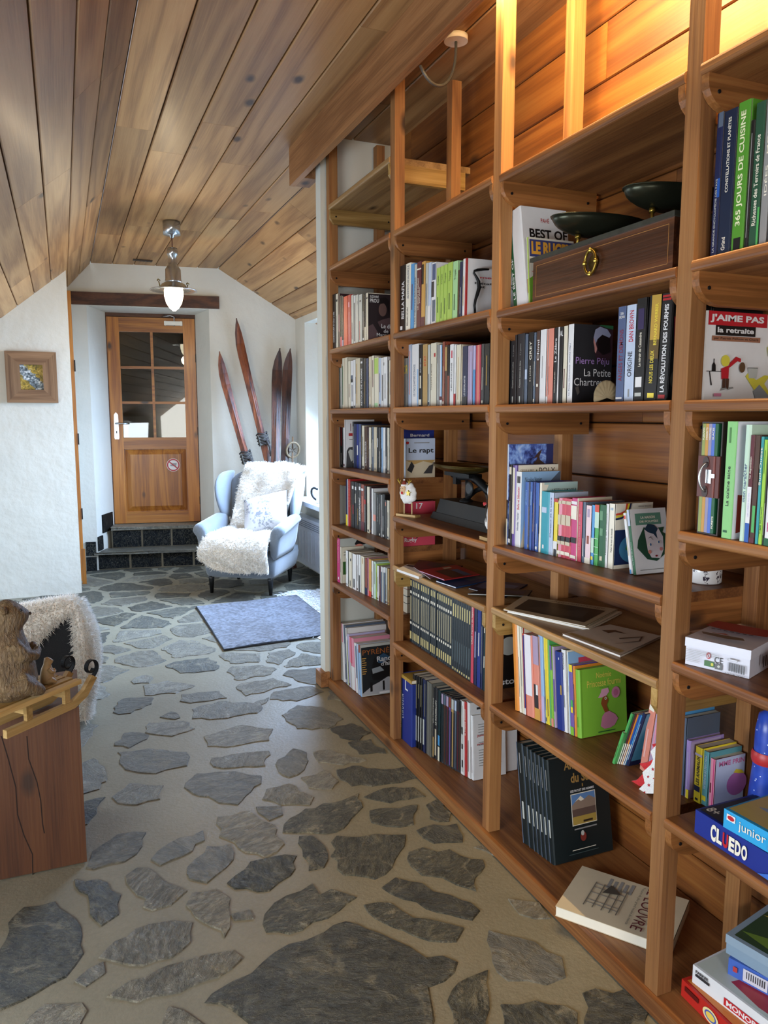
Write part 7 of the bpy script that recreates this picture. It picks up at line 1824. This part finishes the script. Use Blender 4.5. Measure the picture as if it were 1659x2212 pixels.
# ---------- cartons
class Carton:
    """a closed box: corner A (near-left foot), direction e along its front, d across"""
    def __init__(s, name, label, cat, A, e, L, Wd, z0, z1, c, lid=0.0, lidc=None, group=None, rad=.002):
        s.A = Vector((A[0], A[1], 0)); s.e = Vector((e[0], e[1], 0)).normalized(); s.d = Vector((-s.e.y, s.e.x, 0))
        s.L, s.W, s.z0, s.z1 = L, Wd, z0, z1; s.k = 0
        s.root = thing(name, label, cat, (s.A.x, s.A.y, z0), math.atan2(s.e.y, s.e.x), group)
        s.M = Matrix((s.e, s.d, Vector((0, 0, 1)))).transposed().to_4x4(); s.M.translation = s.A
        zl = z1 - lid
        bm = BM(); box(bm, 0, L, 0, Wd, z0 + .0004, zl - (.0006 if lid else 0), 0, s.M); bevel(bm, rad, 2); obj('body', bm, cm(c), s.root)
        if lid:
            bm = BM(); box(bm, -.0018, L + .0018, -.0018, Wd + .0018, zl, z1, 0, s.M); bevel(bm, rad, 2); obj('lid', bm, cm(lidc or c), s.root)
    def rect(s, face, a0, a1, b0, b1, c, name='printed_panel'):
        s.poly(face, [(a0, b0), (a1, b0), (a1, b1), (a0, b1)], c, name)
    def frame(s, face):
        k = .0022 + .0002 * s.k
        if face == 'front': return s.M @ Vector((0, -k, s.z0)), s.e * s.L, Vector((0, 0, s.z1 - s.z0))
        if face == 'top': return s.M @ Vector((0, 0, s.z1 + k - .0018)), s.e * s.L, s.d * s.W
        if face == 'right': return s.M @ Vector((s.L + k, 0, s.z0)), s.d * s.W, Vector((0, 0, s.z1 - s.z0))
    def poly(s, face, pts, c, name='printed_panel'):
        s.k += 1; O, x, y = s.frame(face); bm = BM(); bm.faces.new([bm.verts.new(O + x * a + y * b) for a, b in pts]); bm.normal_update()
        if bm.faces[:][0].normal.dot(x.cross(y)) < 0: bmesh.ops.reverse_faces(bm, faces=bm.faces[:])
        obj(name, bm, cm(c) if isinstance(c, str) else c, s.root, recalc=False)
    def ell(s, face, a, b, ra, rb, c): s.poly(face, [(a + ra * math.cos(2 * math.pi * i / 28), b + rb * math.sin(2 * math.pi * i / 28)) for i in range(28)], c)
    def text(s, face, t, a0, a1, b0, b1, c, bold=.02):
        s.k += 1; O, x, y = s.frame(face); bm = BM()
        put_text(bm, t, O + x * a0 + y * b0, x.normalized(), y.normalized(), x.length * (a1 - a0), y.length * (b1 - b0), bold)
        obj('printed_title', bm, cm(c), s.root, recalc=False)


# white tin with printed foot
z0 = .9245
Lc, Nc = onZ(1480, 1434, z0), onZ(1618, 1467, z0); e = Nc - Lc
zt_ = z_from_v(1405, Nc.x, Nc.y)
Bk = onZ(1543.7, 1348.5, zt_)
tin = Carton('tin_box', 'white metal biscuit tin with lid, barcode and red corner in nearest bay', 'tin', Lc, e, e.length, .165, z0, zt_, 'cdd0de', .021, 'd3d6e3', None, .006)
tin.text('front', 'CE', .47, .60, .30, .52, 'black', .0); tin.ell('front', .375, .50, .036, .115, 'b0202c'); tin.ell('front', .375, .50, .026, .083, 'cdd0de'); tin.poly('front', [(.35, .57), (.36, .60), (.40, .43), (.39, .40)], 'b0202c')
tin.rect('front', .315, .47, .12, .32, '3c6a3a'); tin.ell('front', .44, .22, .02, .06, 'c9c24a'); tin.rect('front', .485, .60, .09, .29, '5c5f62'); tin.poly('front', [(.54, .14), (.52, .2), (.545, .26), (.57, .2)], 'palegrey')
for k in range(22): tin.rect('front', .685 + .0125 * k, .685 + .0125 * k + (.003 + .0035 * ((k * 7) % 3)), .14 - .0 * k, .44, 'black', 'barcode')
tin.rect('front', .69, .84, .52, .59, 'grey'); tin.rect('front', .70, .83, .53, .58, 'cdd0de')
for k in range(8): tin.rect('front', .03, .26 + .3 * (k < 3), .60 - .058 * k, .612 - .058 * k, 'grey', 'printed_text')
tin.text('front', '3 282190 590357', .66, .96, .05, .10, 'charcoal', .0)
tin.poly('top', [(.0, .62), (.02, .98), (.98, .98), (.98, .60), (.7, .56), (.3, .56)], '9a2a34')
tin.poly('top', [(.12, .24), (.75, .30), (.82, .20), (.6, .12), (.2, .14)], '6a5a4c'); tin.poly('top', [(.25, .28), (.45, .36), (.55, .30)], 'a85a50')
for k in range(7): tin.rect('top', .16 + .1 * k, .22 + .1 * k, .48, .505, 'black', 'printed_text')
for k in range(5): tin.rect('right', .25 + .08 * k, .29 + .08 * k, .3, .7, 'charcoal', 'printed_text')
P = onZ(1648, 1492, z0)
sb_ = Carton('small_carton', 'small blue and red carton right of the white tin', 'box', (1.40, 1.120), (.2, -1), .09, .10, z0, z0 + .06, '8a2434', .025, 'royal-blue')

# floral mug seen behind the post
P = onZ(1530, 1262, 1.0735) + Vector((.012, -.012, 0))
mg = thing('floral_mug', 'white mug with dark flower print at the right end of second-nearest bay', 'mug', (P.x, P.y + .038, 1.0735))
def floral():
    t = NT('white_glaze_with_flowers'); tc = t.n('ShaderNodeTexCoord'); v = tc.outputs['Object']
    vo = t.n('ShaderNodeTexVoronoi'); vo.inputs['Scale'].default_value = 55; t.l(v, vo.inputs['Vector'])
    n = t.noise(v, 150, 3, .7, 1.0); a = t.noise(v, 28, 2)
    k = t.math('MULTIPLY', t.math('GREATER_THAN', a, .50), t.math('GREATER_THAN', t.math('ADD', n, t.math('MULTIPLY', vo.outputs['Distance'], -.25)), .42))
    t.l(t.mix(k, 'e6e9ee', '3a3444'), t.b.inputs['Base Color']); t.b.inputs['Roughness'].default_value = .15
    return t.m
T = Matrix.Translation((P.x, P.y + .038, 0))
bm = BM(); lathe(bm, [(.0, 1.074), (.040, 1.0745), (.0425, 1.078), (.042, 1.17), (.039, 1.17), (.038, 1.08), (.0, 1.079)], 32, T, 0, False); obj('body', bm, floral(), mg)
bm = BM(); tube(bm, [T @ Vector(p) for p in bez((.040, .0, 1.155), (.08, .02, 1.16), (.08, .02, 1.09), (.041, .0, 1.095), 10)], .005); obj('handle', bm, floral(), mg)

# board games in the nearest bay
z0 = .5285; X = 1.326
yA = y_from_u(1500, X, z0)
zA = z_from_v(1748, X, yA)
cl = Carton('board_game', 'dark blue detective board game box with white block title under the light blue box', 'board game', (X, yA), (0, -1), .40, .275, z0, zA, '1d2f86', .0)
def uY(u): return (yA - y_from_u(u, X, (z0 + zA) / 2)) / .40
a0, a1 = uY(1536), uY(1617)
w = a1 - a0; 
for k, ch_ in enumerate('CLUEDO'):
    cl.text('front', ch_, a0 + w * (k / 6 + .01), a0 + w * ((k + 1) / 6 - .01), .20 + (.0 if k else -.05), .80 + (.0 if k else .06), 'b8202a' if ch_ == 'U' else 'ivory', .05)
cl.poly('front', [(.45, .05), (.98, .05), (.98, .6), (.7, .7), (.55, .4)], '3a6cc8'); cl.rect('top', .02, .98, .02, .98, '191a22'); cl.text('top', '8+', .03, .10, .06, .16, 'ivory', .02); cl.poly('top', [(.08, .3), (.2, .55), (.35, .5), (.3, .25)], '8a6a58')
z1 = zA + .0005; A = onZ(1562, 1786, z1); zB = z_from_v(1746, A.x, A.y)
jr = Carton('board_game', 'light blue junior word game box lying on the dark blue game', 'board game', (A.x, A.y), (.05, -1), .32, .24, z1, zB, '2f9fd8', .0)
jr.rect('front', .03, .10, .52, .86, 'white'); jr.ell('front', .065, .69, .028, .12, 'b8202a')
jr.text('front', 'junior', .13, .34, .22, .78, 'ivory', .0); jr.rect('front', .36, .60, .18, .86, 'c02a3c'); jr.text('front', 'SCRABBLE', .38, .58, .35, .7, 'white', .03)
jr.rect('top', .02, .98, .03, .97, 'b5a35c'); jr.poly('top', [(.1, .3), (.5, .7), (.8, .6), (.6, .2)], '7f93a8'); jr.poly('top', [(.3, .1), (.6, .25), (.9, .2), (.9, .05)], '6d4a33')
# blue starry bottle-shaped figure behind them
yF = y_from_u(1654, 1.545, .62)
fg = thing('starry_figure', 'tall blue starry figure with red sash behind the board games', 'figurine', (1.545, yF, .5285))
def starry():
    t = NT('blue_glaze_with_specks'); tc = t.n('ShaderNodeTexCoord'); v = tc.outputs['Object']
    vo = t.n('ShaderNodeTexVoronoi'); vo.inputs['Scale'].default_value = 70; t.l(v, vo.inputs['Vector'])
    k = t.math('LESS_THAN', vo.outputs['Distance'], .13)
    n = t.noise(v, 30, 3)
    t.l(t.mix(k, t.mix(n, '1a2f8c', '3558c4'), 'cfd8f0'), t.b.inputs['Base Color']); t.b.inputs['Roughness'].default_value = .3
    return t.m
zF = z_from_v(1532, 1.545, yF) 
T = Matrix.Translation((1.545, yF, .5285)); hF = zF - .5285
bm = BM(); lathe(bm, [(.0, .001), (.040, .001), (.036, hF * .25), (.031, hF * .5), (.030, hF * .8), (.024, hF * .95), (.004, hF)], 28, T); obj('body', bm, starry(), fg)
bm = BM(); lathe(bm, [(.0335, hF * .50), (.036, hF * .53), (.036, hF * .58), (.0325, hF * .61)], 28, T, 0, False); obj('sash', bm, plain('b02a2e', .4), fg)
for k, zz in enumerate((.30, .42)):
    bm = BM(); prism(bm, [(-.036, hF * zz), (-.05, hF * zz + .012), (-.034, hF * zz + .014), (-.02, hF * zz - .004)], 'x', -.01, .01, 0, T @ Matrix.Rotation(R(60), 4, 'Z')); obj('fin', bm, plain('d0573a', .5), fg)

# pile of games on the floor shelf
z0 = .0505
def game(px_bot, v_top, z, e, L, Wd, c, lab, lid=0.0, lidc=None, nm='board_game', cat='board game', rad=.002):
    A = onZ(px_bot[0], px_bot[1], z); zt = z_from_v(v_top, A.x, A.y)
    return Carton(nm, lab, cat, (A.x, A.y), e, L, Wd, z, zt, c, lid, lidc, None, rad), zt
g1, zt1 = game((1471, 2150), 2114, z0, (-.05, -1), .36, .26, 'b8261f', 'red board game box at the bottom of the floor pile in nearest bay')
g1.ell('front', .40 - .12, .50, .07, .38, 'e8d9a0'); g1.ell('front', .28, .50, .052, .28, '4a5fae'); g1.ell('front', .28, .5, .04, .2, 'e3c75c'); g1.text('front', 'Le jeu', .37, .62, .18, .62, 'e8e2d0', .04); g1.rect('front', .04, .17, .55, .82, '5a1010'); g1.rect('top', .03, .97, .03, .97, 'c7762e')
g2, zt2 = game((1495, 2122), 2083, zt1 + .0005, (.10, -1), .34, .25, 'd9dde2', 'white property trading game box second from bottom of the floor pile')
g2.rect('front', .27, .66, .16, .56, 'b8202a'); g2.text('front', 'MONOPOLY', .29, .64, .22, .50, 'white', .03); g2.text('front', 'PARKER', .03, .14, .70, .86, 'charcoal', .03); g2.rect('front', .03, .15, .52, .66, 'charcoal')
g2.rect('top', .02, .98, .02, .98, 'b9c4c0'); g2.poly('top', [(.25, .12), (.32, .5), (.75, .3), (.9, .1), (.5, .06)], 'a32a34'); g2.poly('top', [(.05, .5), (.2, .75), (.3, .55), (.2, .35)], '8a86b8')
for k in range(3): g2.poly('top', [(.10 + .02 * k, .50), (.11 + .02 * k, .50), (.20 - .02 * k, .62), (.19 - .02 * k, .62)], 'white')
g3, zt3 = game((1572, 2104), 2068, zt2 + .0005, (.34, -1), .26, .16, '3f62b8', 'blue card game box with barcode on the white game box')
g3.rect('front', .14, .36, .15, .85, 'c9c9d6'); 
for k in range(9): g3.rect('front', .17 + .02 * k, .178 + .02 * k, .35, .75, 'charcoal', 'barcode')
g3.rect('front', .05, .09, .4, .7, 'b03a3a')
g4, zt4 = game((1568, 2058), 2017, zt3 + .0005, (.22, -1), .26, .20, '7f97ad', 'silver-blue tin with farmyard picture lid on top of the floor pile', .022, '8aa0b4', 'tin_box', 'tin', .005)
g4.rect('top', .05, .97, .05, .97, '2f4a33'); g4.poly('top', [(.06, .2), (.5, .1), (.9, .2), (.9, .5), (.4, .4)], '6b8a3a'); g4.poly('top', [(.4, .5), (.6, .7), (.8, .6), (.6, .45)], 'ivory'); g4.poly('top', [(.3, .45), (.4, .52), (.5, .46)], 'a83a34'); g4.poly('top', [(.06, .7), (.4, .95), (.95, .95), (.95, .75)], 'c9b24a')
